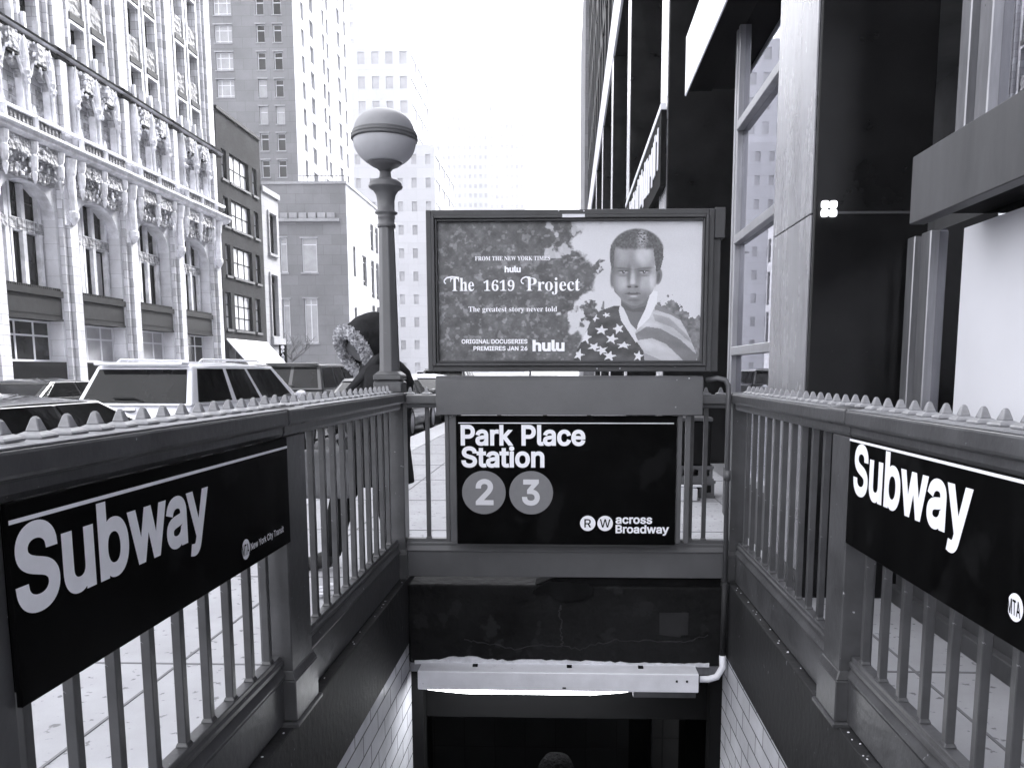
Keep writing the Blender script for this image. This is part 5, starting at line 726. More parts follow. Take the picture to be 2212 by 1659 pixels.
put_text(mb, 'ORIGINAL DOCUSERIES', 's', P, -.605, 1.442, width=.378, height=.023, off=24); put_text(mb, 'PREMIERES JAN 26', 's', P, -.537, 1.403, width=.310, height=.023, off=24)
put_text(mb, 'hulu', 's', P, -.198, 1.402, width=.183, height=.056, off=38)
def swash(pts, w):
    for (a, b), (k, wd) in zip(zip(pts, pts[1:]), zip(range(99), w)):
        t_ = math.hypot(b[0]-a[0], b[1]-a[1]); n_ = (-(b[1]-a[1])/t_*wd/2, (b[0]-a[0])/t_*wd/2)
        mb.add([(a[0]-n_[0], 4.6813-k*1e-5, a[1]-n_[1]), (b[0]-n_[0], 4.6813-k*1e-5, b[1]-n_[1]), (b[0]+n_[0], 4.6813-k*1e-5, b[1]+n_[1]), (a[0]+n_[0], 4.6813-k*1e-5, a[1]+n_[1])], [(0, 1, 2, 3)])
swash([(-.615, 1.811), (-.655, 1.816), (-.685, 1.810), (-.700, 1.796), (-.699, 1.783), (-.690, 1.778)], [.008, .009, .008, .007, .007]); swash([(-.21, 1.811), (-.235, 1.814), (-.255, 1.806), (-.263, 1.793), (-.258, 1.78), (-.247, 1.776)], [.007, .008, .007, .006, .006])
mb.build('poster_lettering', M['white_vinyl'], bb)
# ================================================================== LAMP POST on the left corner
lp = empty('globe_lamp', (-1.045, 4.80, 1.16), 'globe lamp on a slim faceted post at the left railing corner', 'street lamp')
lx, ly = -1.048, 4.80
mb = MB(); mb.box(lx-.082, lx+.082, ly-.082, ly+.082, 1.161, 1.222); mb.frustum((lx, ly), .164, .164, .12, .12, 1.222, 1.235); mb.frustum((lx, ly), .165, .165, .165, .165, 1.235, 1.262); mb.frustum((lx, ly), .165, .165, .112, .112, 1.262, 1.285); mb.build('base', M['paint'], lp, bevel=.004, seg=1)
mb = MB(); mb.lathe((lx, ly), [(.062, 1.28), (.060, 1.32), (.046, 2.10), (.046, 2.11)], 8, rot=math.pi/8); mb.build('pole', M['paint_light'], lp, bevel=.003, seg=1)
mb = MB(); mb.lathe((lx, ly), [(.046, 2.105), (.052, 2.108), (.052, 2.125), (.047, 2.13), (.047, 2.155), (.050, 2.16), (.050, 2.172), (.047, 2.178), (.064, 2.186), (.064, 2.194), (.049, 2.20), (.049, 2.255), (.056, 2.29), (.072, 2.315), (.094, 2.328), (.098, 2.338), (.088, 2.345), (.092, 2.352), (.08, 2.368), (.045, 2.378), (.034, 2.39), (.031, 2.42)], 32); mb.build('collar', M['paint_light'], lp, smooth=True)
mb = MB(); mb.lathe((lx, ly), [(.031, 2.42), (.045, 2.436), (.075, 2.45), (.093, 2.462), (.096, 2.472), (.085, 2.482)], 40); mb.build('cup', M['paint_light'], lp, smooth=True)
mb = MB(); c_ = 2.625; mb.lathe((lx, ly), [(.088, 2.480)]+[(.178*math.cos(a), c_-.03+.155*math.sin(a)) for a in np.linspace(-.98, -.02, 14)], 48); mb.build('lower_globe', M['globe'], lp, smooth=True)
mb = MB(); mb.lathe((lx, ly), [(.176, 2.588), (.188, 2.591), (.190, 2.600), (.186, 2.604), (.183, 2.606), (.187, 2.609), (.188, 2.617), (.184, 2.621), (.180, 2.622), (.182, 2.627), (.181, 2.634), (.172, 2.637)], 48); mb.build('band', M['paint_light'], lp, smooth=True)
mb = MB(); mb.lathe((lx, ly), [(.172, 2.632)]+[(.172*math.cos(a), 2.632+.132*math.sin(a)) for a in np.linspace(.05, 1.53, 16)], 48); mb.build('upper_globe', M['globe_top'], lp, smooth=True)
# ================================================================== RIGHT: black stone shopfront building
rb = empty('black_stone_building', (2.5, 12, 0), 'black polished stone building with tall columns and shop windows along the right sidewalk', 'building')
CX0, CD = 1.318, .85                           # street face of the columns, column depth
colY = [4.54, 11.30, 18.1, 24.9, 31.7, 38.5]
for i, y in enumerate(colY):
    cl = MB(); cl.box(CX0+.012, 2.4 if i else 1.94, y+.012, y+CD-.012, 0, 10.35)
    co = cl.build('column', M['black_stone'], rb, bevel=.006, seg=1)
    mb = MB()                                  # street-side panels with the street's reflection put into their colour, open joint between
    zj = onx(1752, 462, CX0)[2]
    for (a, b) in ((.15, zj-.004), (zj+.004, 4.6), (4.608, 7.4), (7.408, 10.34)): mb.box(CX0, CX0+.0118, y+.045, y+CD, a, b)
    mb.build('facing', M['reflection_stone'], co, bevel=.002, seg=1)
    mb = MB(); mb.box(CX0+.04, 1.93, y+.006, y+.0125, zj-.006, zj+.006); mb.build('joint', M['panel_grey'], co)
# glazed bay between the first column and the recess
GX = 1.46; gy0, gy1 = colY[0]+CD, 7.25
t1 = onx(1620, 504, GX)[2]; t2 = onx(1610, 757, GX)[2]; t3 = onx(1600, 283, GX)[2]
sh = MB(); sh.box(GX-.05, GX+.3, gy0, gy1, 0, .42); sh.box(GX-.04, 1.87, gy1+.02, gy1+.09, 0, .42); sh.build('bulkhead', M['panel_grey'], rb)
zs = [.42, t2, t1, t3, t3+1.9, 10.3]
wn = MB(); wn.box(GX-.045, GX+.045, gy0, gy0+.05, .42, 10.3)
for (a, b) in ((gy1-.06, gy1), (gy1-.16, gy1-.10)): wn.box(GX-.05, GX+.05, a, b, .42, 10.3)
for z in zs[1:-1]: wn.box(GX-.06, GX+.04, gy0+.051, gy1-.161, z-.035, z+.035)
wn.box(GX-.055, GX+.05, gy0+.051, gy1-.161, .421, .48)
w1 = wn.build('window', M['metal'], rb, bevel=.004, seg=1)
pn = MB()
for a, b in zip(zs, zs[1:]): pn.box(GX-.004, GX+.004, gy0+.052, gy1-.162, a+.036, b-.036)
pn.build('pane', M['shop_glass'], w1)
for z in (1.2, 2.4, 3.6): pass
# recess with doors, dark
mb = MB(); mb.box(1.55, 1.62, gy1+.0, gy1+.07, .42, 10.3); mb.box(1.74, 1.80, gy1+.0, gy1+.07, .42, 10.3); mb.box(1.63, 1.74, gy1+.02, gy1+.035, .42, 10.3); mb.build('return_frame', M['metal'], rb, bevel=.004, seg=1)
mb = MB(); mb.box(3.2, 3.4, 5.4, 60, 0, 10.35); mb.box(2.4, 3.2, 60, 60.2, 0, 10.35)
for y in colY[1:]: mb.box(2.401, 3.19, y, y+CD, 0, 10.35)
mb.build('inner_wall', M['black'], rb)
mb = MB()
for a, b in zip(colY[1:], colY[2:]+[60]): mb.box(2.20, 2.22, a+CD, b, .4, 10.35)
mb.build('dark_glazing', M['dark_glass'], rb)
# bulkhead, windows and spandrel on the near side of the first column
WX = 1.87
mb = MB(); mb.box(WX, WX+.4, -6, colY[0]+.01, 0, .50); mb.box(WX-.05, WX, -6, colY[0], 0, .09); mb.build('base_wall', M['panel_grey'], rb, bevel=.004, seg=1)
ye = onx(1968, 410, 1.55)[1]
mb = MB(); mb.box(1.55, 1.62, -6, ye, 1.945, 2.24); mb.box(1.62, WX+.1, -6, ye-.02, 2.17, 2.235)
mb.build('spandrel', M['panel_grey'], rb, bevel=.004, seg=1)
mb = MB(); mb.box(1.621, WX+.06, -6, ye-.02, 1.99, 2.01); mb.build('soffit', M['soffit'], rb)
def near_window(z0, z1, ya, X, parent):
    mb = MB(); mb.box(X-.05, X+.03, ya-.09, ya, z0, z1); mb.box(X-.01, X+.03, ya-.14, ya-.105, z0, z1); mb.box(X-.045, X+.03, ya-.27, ya-.16, z0, z1)
    mb.box(X-.045, X+.03, -6, ya-.271, z0, z0+.06); mb.box(X-.045, X+.03, 1.2, 1.3, z0+.061, z1)
    w = mb.build('window', M['metal'], parent, bevel=.005, seg=1)
    p = MB(); p.box(X+.0, X+.008, 1.301, ya-.271, z0+.061, z1); p.build('pane', M['shop_glass'], w); return w
near_window(.501, 1.989, colY[0]-.02, WX, rb)
near_window(2.236, 10.3, ye+.05, 1.80, rb)
pp = MB(); yy = onx(2080, 600, WX-.004)[1]; pp.box(WX-.012, WX-.004, .0, yy, .57, 1.95)
tag(pp.build('paper_sheet', M['paper'], None), 'large blank white paper covering the shop window at the right edge', 'paper sheet')
# shop interior
mb = MB(); mb.box(3.0, 3.19, -6, 11.2, 0, 10.3); mb.box(1.9, 3.0, -6, 11.2, -.02, .0) if 0 else None; mb.box(1.95, 3.0, -6, 4.5, 2.02, 2.1); mb.box(1.56, 3.0, 5.45, 7.2, 3.6, 3.7)
mb.build('interior', mat('shop_interior', .05, .8, noise=(2, .5)), rb)
sv = MB()
random.seed(12)
for k in range(5):
    z = .25+.28*k; sv.box(2.55, 2.9, 2.2, 4.4, z, z+.02); sv.box(2.55, 2.9, 5.6, 7.1, z, z+.02)
    for y0, y1 in ((2.25, 4.3), (5.62, 7.0)):
        y = y0
        while y < y1-.1:
            w = random.uniform(.05, .14); sv.box(2.57, 2.57+.2, y, y+w, z+.02, z+.02+random.uniform(.1, .24)); y += w+random.uniform(.01, .06)
tag(sv.build('goods_shelf', mat('shop_goods', .16, .7, noise=(9, .9)), None), 'dim shelves of goods standing behind the shop windows', 'shelf')
for (x, y0, y1, z, lab) in ((1.52, 6.45, 7.08, 1.96, 'lit ceiling tube behind the tall window left of the black column, upper one'), (1.56, 6.1, 6.6, 1.72, 'lit ceiling tube behind the tall window left of the black column, lower one'), (2.14, 4.35, 4.95, 1.92, 'lit ceiling tube in the shop beside the white paper')):
    mb = MB(); mb.box(x, x+.05, y0, y1, z, z+.022)
    tag(mb.build('tube_light', M['tube'], None), lab, 'ceiling light', 'lit tubes inside the shop')
# upper storeys: bright fascia, soffit, fins
mb = MB(); mb.box(1.30, 1.36, -6, 60, 10.36, 11.75); mb.build('fascia', M['fascia'], rb)
mb = MB(); mb.box(1.361, 3.4, -6, 60, 10.36, 10.5); mb.build('ceiling_soffit', M['soffit'], rb)
mb = MB(); mb.box(1.50, 3.4, -6, 60, 11.75, 30.5); mb.build('upper_wall', M['dark_glass'], rb)
fn = MB(); fi = 0; y = 22.0
while y < 59.9: fn.box(1.40, 1.499, y, y+.7, 11.76, 30.5); y += 2.6
for z in (14.8, 18.4, 22, 25.6, 29.2): fn.box(1.40, 1.499, 22, 60, z, z+.8)
fn.build('fin_screen', M['fin'], rb)
# canopy sign: white face, black soffit
cs = empty('canopy_sign', (1.4, 7, 4.3), 'blank white fascia sign on a black canopy above the shop recess', 'sign')
mb = MB(); mb.box(1.19, 1.205, 1.5, 8.72, 4.06, 4.63); mb.build('face', M['sign_white'], cs, bevel=.004, seg=1)
mb = MB(); mb.box(1.206, 1.455, 1.5, 8.70, 4.10, 4.60); mb.build('box', M['soffit'], cs)
mb = MB(); mb.box(1.456, 2.1, 7.3, 8.70, 4.12, 4.5); mb.build('soffit_panel', M['black'], cs)
# lettered fascia of the next shop: pale cut-out shapes on a dark band
ns = empty('shop_fascia', (1.25, 14, 4.3), 'dark shop fascia with pale illegible shapes beyond the second column', 'sign')
mb = MB(); mb.box(1.24, 1.31, 11.32, 17.9, 3.75, 4.72); mb.build('band', M['black'], ns); random.seed(5)
mb = MB(); y = 11.6
while y < 17.6:
    w = random.uniform(.14, .3); z0 = 3.95+random.uniform(0, .1); mb.box(1.228, 1.2395, y, y+w*.4, z0, z0+.55); mb.box(1.229, 1.2393, y+w*.4, y+w, z0+random.choice((0, .2, .42)), z0+random.choice((.5, .56))); y += w+.12
mb.build('pale_shapes', M['sign_white'], ns)
mb = MB(); mb.box(1.228, 1.30, 11.3, 17.9, 4.722, 4.80); mb.build('edge', M['fascia'], ns)
# four-petal mark on the first column
e0 = ony(1790, 452, colY[0]); fp = empty('petal_sign', (e0[0], colY[0], e0[2]), 'small white four-petal emblem on the black stone column', 'sign')
r_ = 15.5/1750*4.5
for a in range(4):
    mb = MB(); q = math.pi/4+a*math.pi/2; ox, oz = e0[0]+r_*.55*math.cos(q)*1.414, e0[2]+r_*.55*math.sin(q)*1.414; h = r_*.555; n = 7; pl = []
    for k in range(28):
        t = 2*math.pi*k/28; c, s = math.cos(t), math.sin(t); pl.append((ox+h*.92*math.copysign(abs(c)**.55, c), oz+h*.92*math.copysign(abs(s)**.55, s)))
    mb.prism(pl, 'y', colY[0]-.012-.0003*a, colY[0]-.001); mb.build('petal', emis('lit_petal', .8, .35), fp)
# ================================================================== LEFT: ornate terracotta facade
FW = Frame((-20, 0, 0), (0, 1, 0), (1, 0, 0))
ow = empty('ornate_facade_building', (-20, 38, 0), 'ornate pale terracotta building with arched shopfronts and carved canopies on the left', 'building')
P0, BW, OW = 28.8, 4.55, 3.2
bays = [P0+BW*k for k in range(-1, 4)]; U0, U1, TOP = 22.6, 47.3, 30.2
wz = [(13.62, 15.05)]+[(16.42+2.75*i, 17.82+2.75*i) for i in range(5)]
holes = []; wins = []
for s in bays:
    holes.append((s, s+OW, 1.62, 8.25)); 
    for a, b in ((s+.35, s+1.25), (s+1.85, s+2.75)):
        for z0, z1 in wz: holes.append((a, b, z0, z1)); wins.append((a, b, z0, z1))
wl = MB()
for z0, z1, hs, rec in ((9.6, TOP, [h for h in holes if h[2] > 5], .34),): FW.wall(wl, U0, U1, z0, z1, hs, rec)
wl.build('wall', M['terracotta'], ow)
lw = MB(); FW.wall(lw, U0, U1, 0, 9.6, [h for h in holes if h[2] < 5], .72); lw.build('lower_wall', M['lower_stone'], ow)
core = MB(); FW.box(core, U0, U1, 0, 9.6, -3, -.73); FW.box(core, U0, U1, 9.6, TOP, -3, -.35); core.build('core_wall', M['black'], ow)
random.seed(21)
for s in bays:
    pil = MB(); cv = MB(); cvd = MB(); smo = MB(); brz = MB()
    pc = s+OW+.02; pe = s+BW-.02              # pier between bays
    m_ = (pc+pe)/2
    # pier shafts: clustered verticals
    for (c, w, d, z0, z1) in ((m_, .46, .30, 0.0, 7.0), (m_-.42, .16, .18, 0, 8.6), (m_+.42, .16, .18, 0, 8.6), (m_, .40, .34, 10.0, 13.2), (m_-.40, .18, .2, 10, 13.2), (m_+.40, .18, .2, 10, 13.2), (m_, .62, .26, 13.7, TOP), (m_-.48, .14, .16, 13.7, TOP), (m_+.48, .14, .16, 13.7, TOP)):
        if c+w/2 > U1: continue
        FW.prism_d(pil, [(c-w/2, z0), (c+w/2, z0), (c+w/2, z1), (c-w/2, z1)], 0.001, d)
    # statue niche shaft with capital and pendant on each pier
    for (r0, z0, z1) in ((.17, 7.55, 9.4),):
        c = FW.P(m_, 0, .34); nc_ = MB(); nc_.lathe((c.x, c.y), [(.03, 7.0), (.10, 7.1), (.20, 7.3), (.21, 7.5), (.16, 7.56), (.15, 8.9), (.19, 9.0), (.22, 9.3), (.26, 9.55)], 10); nc_.build('niche_shaft', M['stone_smooth'], ow)
    # arch head: corner fillets, rounded soffit
    for sg in (0, 1):
        pts = [(0, 0)]+[(.95*(1-math.sin(t)), -.95*(1-math.cos(t))) for t in np.linspace(0, math.pi/2, 8)][::-1]
        pts = [(s+u if sg == 0 else s+OW-u, 8.25+z) for u, z in ([(0, 0), (0, -1.15)]+[(1.45*(1-math.cos(t)), -1.15*(1-math.sin(t))) for t in np.linspace(.12, math.pi/2-.05, 9)]+[(1.5, 0)])]
        FW.prism_d(smo, pts, -.71, -.004)
    # mullions in the tall opening, stone transom, glass set back
    ml_ = MB()
    for c, w in ((s+.22, .2), (s+1.05, .20), (s+1.28, .1), (s+2.0, .20), (s+2.95, .2)): FW.box(ml_, c-w/2, c+w/2, 4.42, 8.2, -.70, -.46)
    FW.box(ml_, s, s+OW, 6.45, 6.95, -.69, -.50); ml_.build('mullion', M['stone_smooth'], ow)
    for k in range(6): FW.box(cv, s+.1+k*.52, s+.52+k*.52, 6.5, 6.9, -.50, -.45)
    # storefront: bronze hood, sign band
    FW.box(brz, s-.03, s+OW+.03, 4.12, 4.36, -.62, .10)
    for k in range(26): FW.box(brz, s+.02+k*.122, s+.09+k*.122, 4.36, 4.46, -.25, .06)
    FW.box(brz, s, s+OW, 3.28, 4.10, -.62, .02); FW.box(brz, s+.05, s+OW-.05, 3.42, 3.95, .021, .04); FW.box(brz, s, s+OW, 3.20, 3.279, -.62, .06)
    # canopies under the balcony: three pendants per bay with carved panels
    for k in range(3):
        c = s+.02+k*(OW-.04)/2; b = FW.P(c, 0, .36)
        pd_ = MB(); pd_.lathe((b.x, b.y), [(.02, 8.0+.1), (.07, 8.25), (.10, 8.5), (.08, 8.55), (.13, 8.7), (.15, 9.1), (.11, 9.15), (.17, 9.3), (.20, 9.6)], 8); pd_.build('pendant', M['stone_smooth'], ow)
        if k < 2:
            FW.prism_d(cv, [(c+.12, 8.28), (c+OW/2-.14, 8.28), (c+OW/2-.14, 9.55), (c+.12, 9.55)], .001, .16)
            FW.prism_d(cv, [(c+.2, 9.05), (c+OW/2-.2, 9.05), (c+OW/2-.2, 9.58), (c+.2, 9.58)], .16, .42)
            for q in range(5): FW.box(cv, c+.2+q*.25, c+.34+q*.25, 8.22+.08*abs(q-2), 8.5, .10, .22)
    for q in range(120):
        g = FW.P(s+random.uniform(0, OW), random.uniform(8.3, 9.55), random.uniform(.12, .48)); (smo if q % 2 else cv).ball(g, (random.uniform(.02, .055), random.uniform(.02, .055), random.uniform(.03, .11)), 6, 4)
    # balustrade panels
    for k in range(2):
        a = s-.06+k*(OW/2+.1)
        FW.box(cvd, a, a+OW/2, 10.0, 10.42, .42, .48)
        for q in range(7): FW.box(cvd, a+.10+q*.22, a+.20+q*.22, 10.05, 10.34+.0*q, .48, .515)
        c = FW.P(a-.02, 0, .52); bp_ = MB(); bp_.lathe((c.x, c.y), [(.11, 9.98), (.11, 10.5), (.07, 10.55), (.09, 10.6), (.02, 10.85)], 6); bp_.build('balcony_post', M['stone_smooth'], ow)
    FW.box(smo, s-.1, s+BW-.1, 10.42, 10.52, .40, .60)
    # arcade: two arched niches with hoods and pinnacles, standing proud of the wall
    for a, b in ((s+.2, s+1.35), (s+1.75, s+2.9)):
        pass
    arc = [(s-.02, s+.2), (s+1.35, s+1.75), (s+2.9, s+3.14)]
    for a, b in arc:
        FW.box(smo, a, b, 10.0, 13.25, .001, .32); c = FW.P((a+b)/2, 0, .36)
        pn_ = MB(); pn_.lathe((c.x, c.y), [(.05, 10.0), (.05, 11.6), (.13, 11.7), (.09, 11.85), (.16, 12.05), (.12, 12.15), (.13, 12.2), (.11, 12.75), (.015, 13.3)], 8); pn_.build('pinnacle', M['stone_smooth'], ow)
        for q in range(5): g = FW.P((a+b)/2+random.uniform(-.16, .16), 11.75+random.uniform(-.1, .35), .42+random.uniform(-.03, .05)); smo.ball(g, (.06, .06, .08), 6, 4)
    for a, b in ((s+.2, s+1.35), (s+1.75, s+2.9)):
        mm = (a+b)/2
        FW.prism_d(cv, [(a, 11.75), (a+.06, 11.95), (mm-.2, 12.12), (mm, 12.2), (mm+.2, 12.12), (b-.06, 11.95), (b, 11.75), (b, 13.24), (a, 13.24)], .05, .30)
        FW.prism_d(cv, [(mm-.30, 12.5), (mm+.30, 12.5), (mm+.24, 12.66), (mm+.24, 13.2), (mm-.24, 13.2), (mm-.24, 12.66)], .30, .50); FW.prism_d(brz, [(mm-.28, 12.40), (mm+.28, 12.40), (mm+.28, 12.495), (mm-.28, 12.495)], .301, .46)  # dark strip under each hood stands in for its shadow
        for q in range(26): g = FW.P(mm+random.uniform(-.52, .52), 12.25+random.uniform(0, .95), .31+random.uniform(0, .22)); smo.ball(g, (random.uniform(.03, .07), random.uniform(.03, .07), random.uniform(.03, .10)), 6, 4)
        for q in (-1, 1): FW.prism_d(smo, [(mm+q*.30, 12.5), (mm+q*.36, 12.4), (mm+q*.60, 11.9), (mm+q*.56, 11.88)], .30, .40)
        FW.box(cv, b-.34, b, 10.4, 11.74, -.33, .05)
        c = FW.P(a+.1, 0, .3)
        FW.box(cvd, a+.02, b-.3, 10.01, 12.1, -.30, -.28)
    # spandrels and sills between the upper windows
    for a, b in ((s+.35, s+1.25), (s+1.85, s+2.75)):
        for (z0, z1), (y0, y1) in zip(wz, wz[1:]):
            FW.box(cvd, a-.02, b+.02, z1+.42, y0-.001, .001, .07); FW.box(brz, a-.05, b+.05, z1+.15, z1+.40, .001, .16)
            FW.box(smo, a-.04, b+.04, z1+.001, z1+.13, .001, .13); 
        FW.box(smo, a-.02, a+.1, 13.65, 14.2, .001, .24); FW.box(smo, b-.1, b+.02, 13.65, 14.2, .001, .24)
        for c in (a-.12, b+.12): FW.box(pil, c-.09, c+.09, 13.7, TOP, .002, .12)
    pil.build('pier', M['terracotta'], ow); cv.build('carving', M['carved'], ow); cvd.build('spandrel', M['carved_dark'], ow)
    smo.build('tracery', M['stone_smooth'], ow); brz.build('bronze_hood_and_shade', M['bronze'], ow)
mb = MB(); FW.prism_u(mb, [(0, 9.56), (.45, 9.62), (.60, 9.72), (.62, 9.86), (.72, 9.90), (.72, 9.99), (0, 9.999)], U0, U1+.15); mb.build('balcony_ledge', M['stone_smooth'], ow)
mb = MB()
for a in [U0]+[s+OW for s in bays]: pass
FW.prism_u(mb, [(0, 13.25), (.30, 13.28), (.33, 13.33), (.24, 13.38), (.24, 13.42), (.40, 13.46), (.44, 13.54), (.34, 13.60), (0, 13.61)], U0, U1+.08)
for s in bays:
    if s+BW < U1+.3: FW.prism_u(mb, [(.30, 13.25), (.36, 13.285), (.39, 13.335), (.30, 13.38), (.30, 13.43), (.46, 13.465), (.50, 13.545), (.40, 13.612), (.30, 13.612)], s+OW+.35, s+BW-.30)
mb.build('cornice', M['bronze'], ow); mb = MB(); FW.prism_u(mb, [(.245, 13.385), (.30, 13.385), (.42, 13.455), (.245, 13.455)], U0, U1+.07); mb.build('cornice_bead', M['stone_smooth'], ow)  # cornice shadow put into its dark colour, bead left pale
mb = MB()
for s in bays: FW.box(mb, s+OW+.001, s+BW-.001, 0, .9, .001, .14)
mb.build('pier_base', M['panel_grey'], ow)
def window(F, parent, a, b, z0, z1, d, fr=.05, bars_u=(), bars_z=(), fm='bronze', gm='soft_glass', depth=.06):
    mb = MB(); F.box(mb, a, a+fr, z0, z1, d, d+depth); F.box(mb, b-fr, b, z0, z1, d, d+depth); F.box(mb, a+fr, b-fr, z0, z0+fr, d, d+depth); F.box(mb, a+fr, b-fr, z1-fr, z1, d, d+depth)
    for u in bars_u: F.box(mb, u-fr*.5, u+fr*.5, z0+fr, z1-fr, d, d+depth*.9)
    ub = [a+fr]+[x for u in bars_u for x in (u-fr*.5, u+fr*.5)]+[b-fr]
    for z in bars_z:
        for p, q in zip(ub[::2], ub[1::2]): F.box(mb, p, q, z-fr*.5, z+fr*.5, d, d+depth*.8)
    w = mb.build('window', M[fm], parent); p = MB(); F.box(p, a+fr*.5, b-fr*.5, z0+fr*.5, z1-fr*.5, d-.012, d+depth*.35); p.build('pane', M[gm], w); return w
for (a, b, z0, z1) in [w_ for w_ in wins if w_[0] > 28]: window(FW, ow, a, b, z0, z1, -.33, .05, bars_z=((z0+z1)/2,), gm=random.choice(('soft_glass', 'soft_glass', 'dark_glass')))
for s in bays[1:]:
    for a, b in ((s+.2, s+1.35), (s+1.75, s+2.9)): window(FW, ow, a, b-.30, 10.02, 11.98, -.26, .05, bars_z=(11.0,), gm='dark_glass')
    for z0, z1 in ((4.44, 6.44), (6.96, 8.2)):
        for a, b in ((s+.34, s+.94), (s+1.34, s+1.89), (s+2.12, s+2.84)): window(FW, ow, a, b, z0, z1, -.68, .05, bars_z=((z0+z1)/2,) if z0 > 6 else (), gm=random.choice(('soft_glass', 'dark_glass', 'blind_glass' if z0 < 6 else 'soft_glass')))
    window(FW, ow, s+.02, s+OW-.02, 1.63, 3.19, -.60, .07, bars_u=(s+1.12, s+2.2), bars_z=(2.62,), fm='trim', gm=random.choice(('soft_glass', 'blind_glass')))
# low black plinth below the storefronts
mb = MB()
for s in bays[:-1]: FW.box(mb, s, s+OW, 0, 1.615, .0015, .05)
mb.build('plinth', M['black_stone'], ow)
sgn = MB(); FW.box(sgn, 35.0, 35.45, .72, 1.12, .06, .075)
tag(sgn.build('notice_sign', M['white_vinyl'], None), 'small white square notice on the black shopfront plinth', 'notice')
# ================================================================== dark brick building
db = empty('dark_brick_building', (-20, 51, 0), 'dark brick four-storey building with a white shop awning', 'building')
DF = Frame((-20, 0, 0), (0, 1, 0), (1, 0, 0)); D0, D1, DT = 47.45, 54.1, 16.0
rows = [(12.35, 14.02), (9.7, 11.35), (6.85, 8.65)]
hs = []; dw = []
for z0, z1 in rows:
    hs += [(48.05, 48.75, z0, z1), (49.2, 52.1, z0, z1), (52.7, 53.45, z0, z1)]
hs += [(47.75, 48.5, 3.72, 5.86), (49.05, 51.75, 3.72, 5.86), (52.35, 53.15, 3.72, 5.86), (47.9, 53.6, .3, 3.0)]
mb = MB(); DF.wall(mb, D0, D1, 0, DT, hs, .22); DF.box(mb, D0, D1, DT, DT+.25, -8, .12) if 0 else None; mb.build('wall', M['brick_dark'], db)
mb = MB(); DF.box(mb, D0, D1, 0, DT-.02, -8, -.23); mb.build('core', M['black'], db)
mb = MB(); DF.box(mb, D0, D1, DT, DT+.18, -8, .10); mb.build('parapet', M['bronze'], db)
mb = MB()
for h in hs[:-1]: DF.box(mb, h[0]-.08, h[1]+.08, h[2]-.14, h[2]-.002, .001, .09)
mb.build('sill', M['panel_grey'], db)
for h in hs[:-1]:
    wide = h[1]-h[0] > 2; low = h[2] < 4
    bu = ((h[0]+.97, h[0]+1.93) if not low else (h[0]+.9, h[0]+1.8)) if wide else ()
    window(DF, db, h[0], h[1], h[2], h[3], -.20, .07, bars_u=bu, bars_z=((h[2]+h[3])/2,) if not low else (h[2]+.72, h[2]+1.43), gm='bright_glass')
window(DF, db, 47.9, 53.6, .3, 3.0, -.20, .08, bars_u=(49.8, 51.7), gm='dark_glass')
aw = MB(); DF.prism_u(aw, [(.01, 3.15), (1.25, 1.75), (1.25, 1.62), (.01, 3.05)], 47.6, 54.0)
aw.build('awning', M['canvas'], db)
# ================================================================== light stone narrow building
lb = empty('light_stone_building', (-20, 55.6, 0), 'narrow light stone building with two tall windows past the dark brick one', 'building')
hs = [(55.2, 56.5, 9.1, 11.75), (55.1, 56.3, 3.6, 7.7)]
mb = MB(); DF.wall(mb, 54.12, 57.2, 0, 12.9, hs, .25); DF.box(mb, 54.12, 57.2, 0, 12.9, -7, -.26); mb.build('wall', M['stone_light'], lb)
mb = MB(); DF.box(mb, 54.12, 57.3, 12.9, 13.25, -7, .12); DF.box(mb, 54.9, 57.25, 3.05, 3.5, .001, .18); mb.build('cornice', M['stone_light'], lb)
for h in hs:
    mb = MB(); DF.box(mb, h[0]-.14, h[0]-.002, h[2], h[3]+.14, .001, .10); DF.box(mb, h[1]+.002, h[1]+.14, h[2], h[3]+.14, .001, .10); DF.box(mb, h[0], h[1], h[3]+.002, h[3]+.14, .001, .10); DF.box(mb, h[0]-.2, h[1]+.2, h[2]-.16, h[2]-.002, .001, .16); mb.build('surround', M['stone_light'], lb)
    window(DF, lb, h[0], h[1], h[2], h[3], -.22, .08, bars_z=(h[3]-.55,), gm='soft_glass')
# side wall of the cross street behind it
# ================================================================== limestone tower (scaled 1.25 about the camera to reach the street line)
K = 1.25; TY = 75.0
def kx(x): return x*K
def kz(z): return CAMZ+(z-CAMZ)*K
tw = empty('limestone_tower', (-24, 80, 0), 'grey limestone tower with paired windows and a lower corner wing', 'building')
TFf = Frame((0, TY+.35, 0), (1, 0, 0), (0, -1, 0)); TFr = Frame((kx(-19.5), 0, 0), (0, 1, 0), (1, 0, 0))
z_lo, pitch_ = kz(14.6), 2.31
fh = []
for i in range(12):
    z1 = kz(25.6)+pitch_*(3-i); z0 = z1-1.52
    if z0 < kz(11): break
    fh += [(kx(-22.15), kx(-21.55), z0, z1), (kx(-20.95), kx(-20.33), z0, z1)]
    if z0 > kz(20.5): fh.append((kx(-25.15), kx(-23.9), z0, z1))
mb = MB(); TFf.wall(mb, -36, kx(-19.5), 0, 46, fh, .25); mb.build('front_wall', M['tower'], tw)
for h in fh:
    big = h[1]-h[0] > 1.2
    window(TFf, tw, h[0], h[1], h[2], h[3], -.22, .07, bars_u=(h[0]+.4, h[1]-.4) if big else (), bars_z=(h[3]-.45, h[2]+.18) if big else (h[3]-.48,), fm='trim', gm='blind_glass' if big else random.choice(('soft_glass', 'dark_glass', 'soft_glass', 'blind_glass')))
mb = MB()
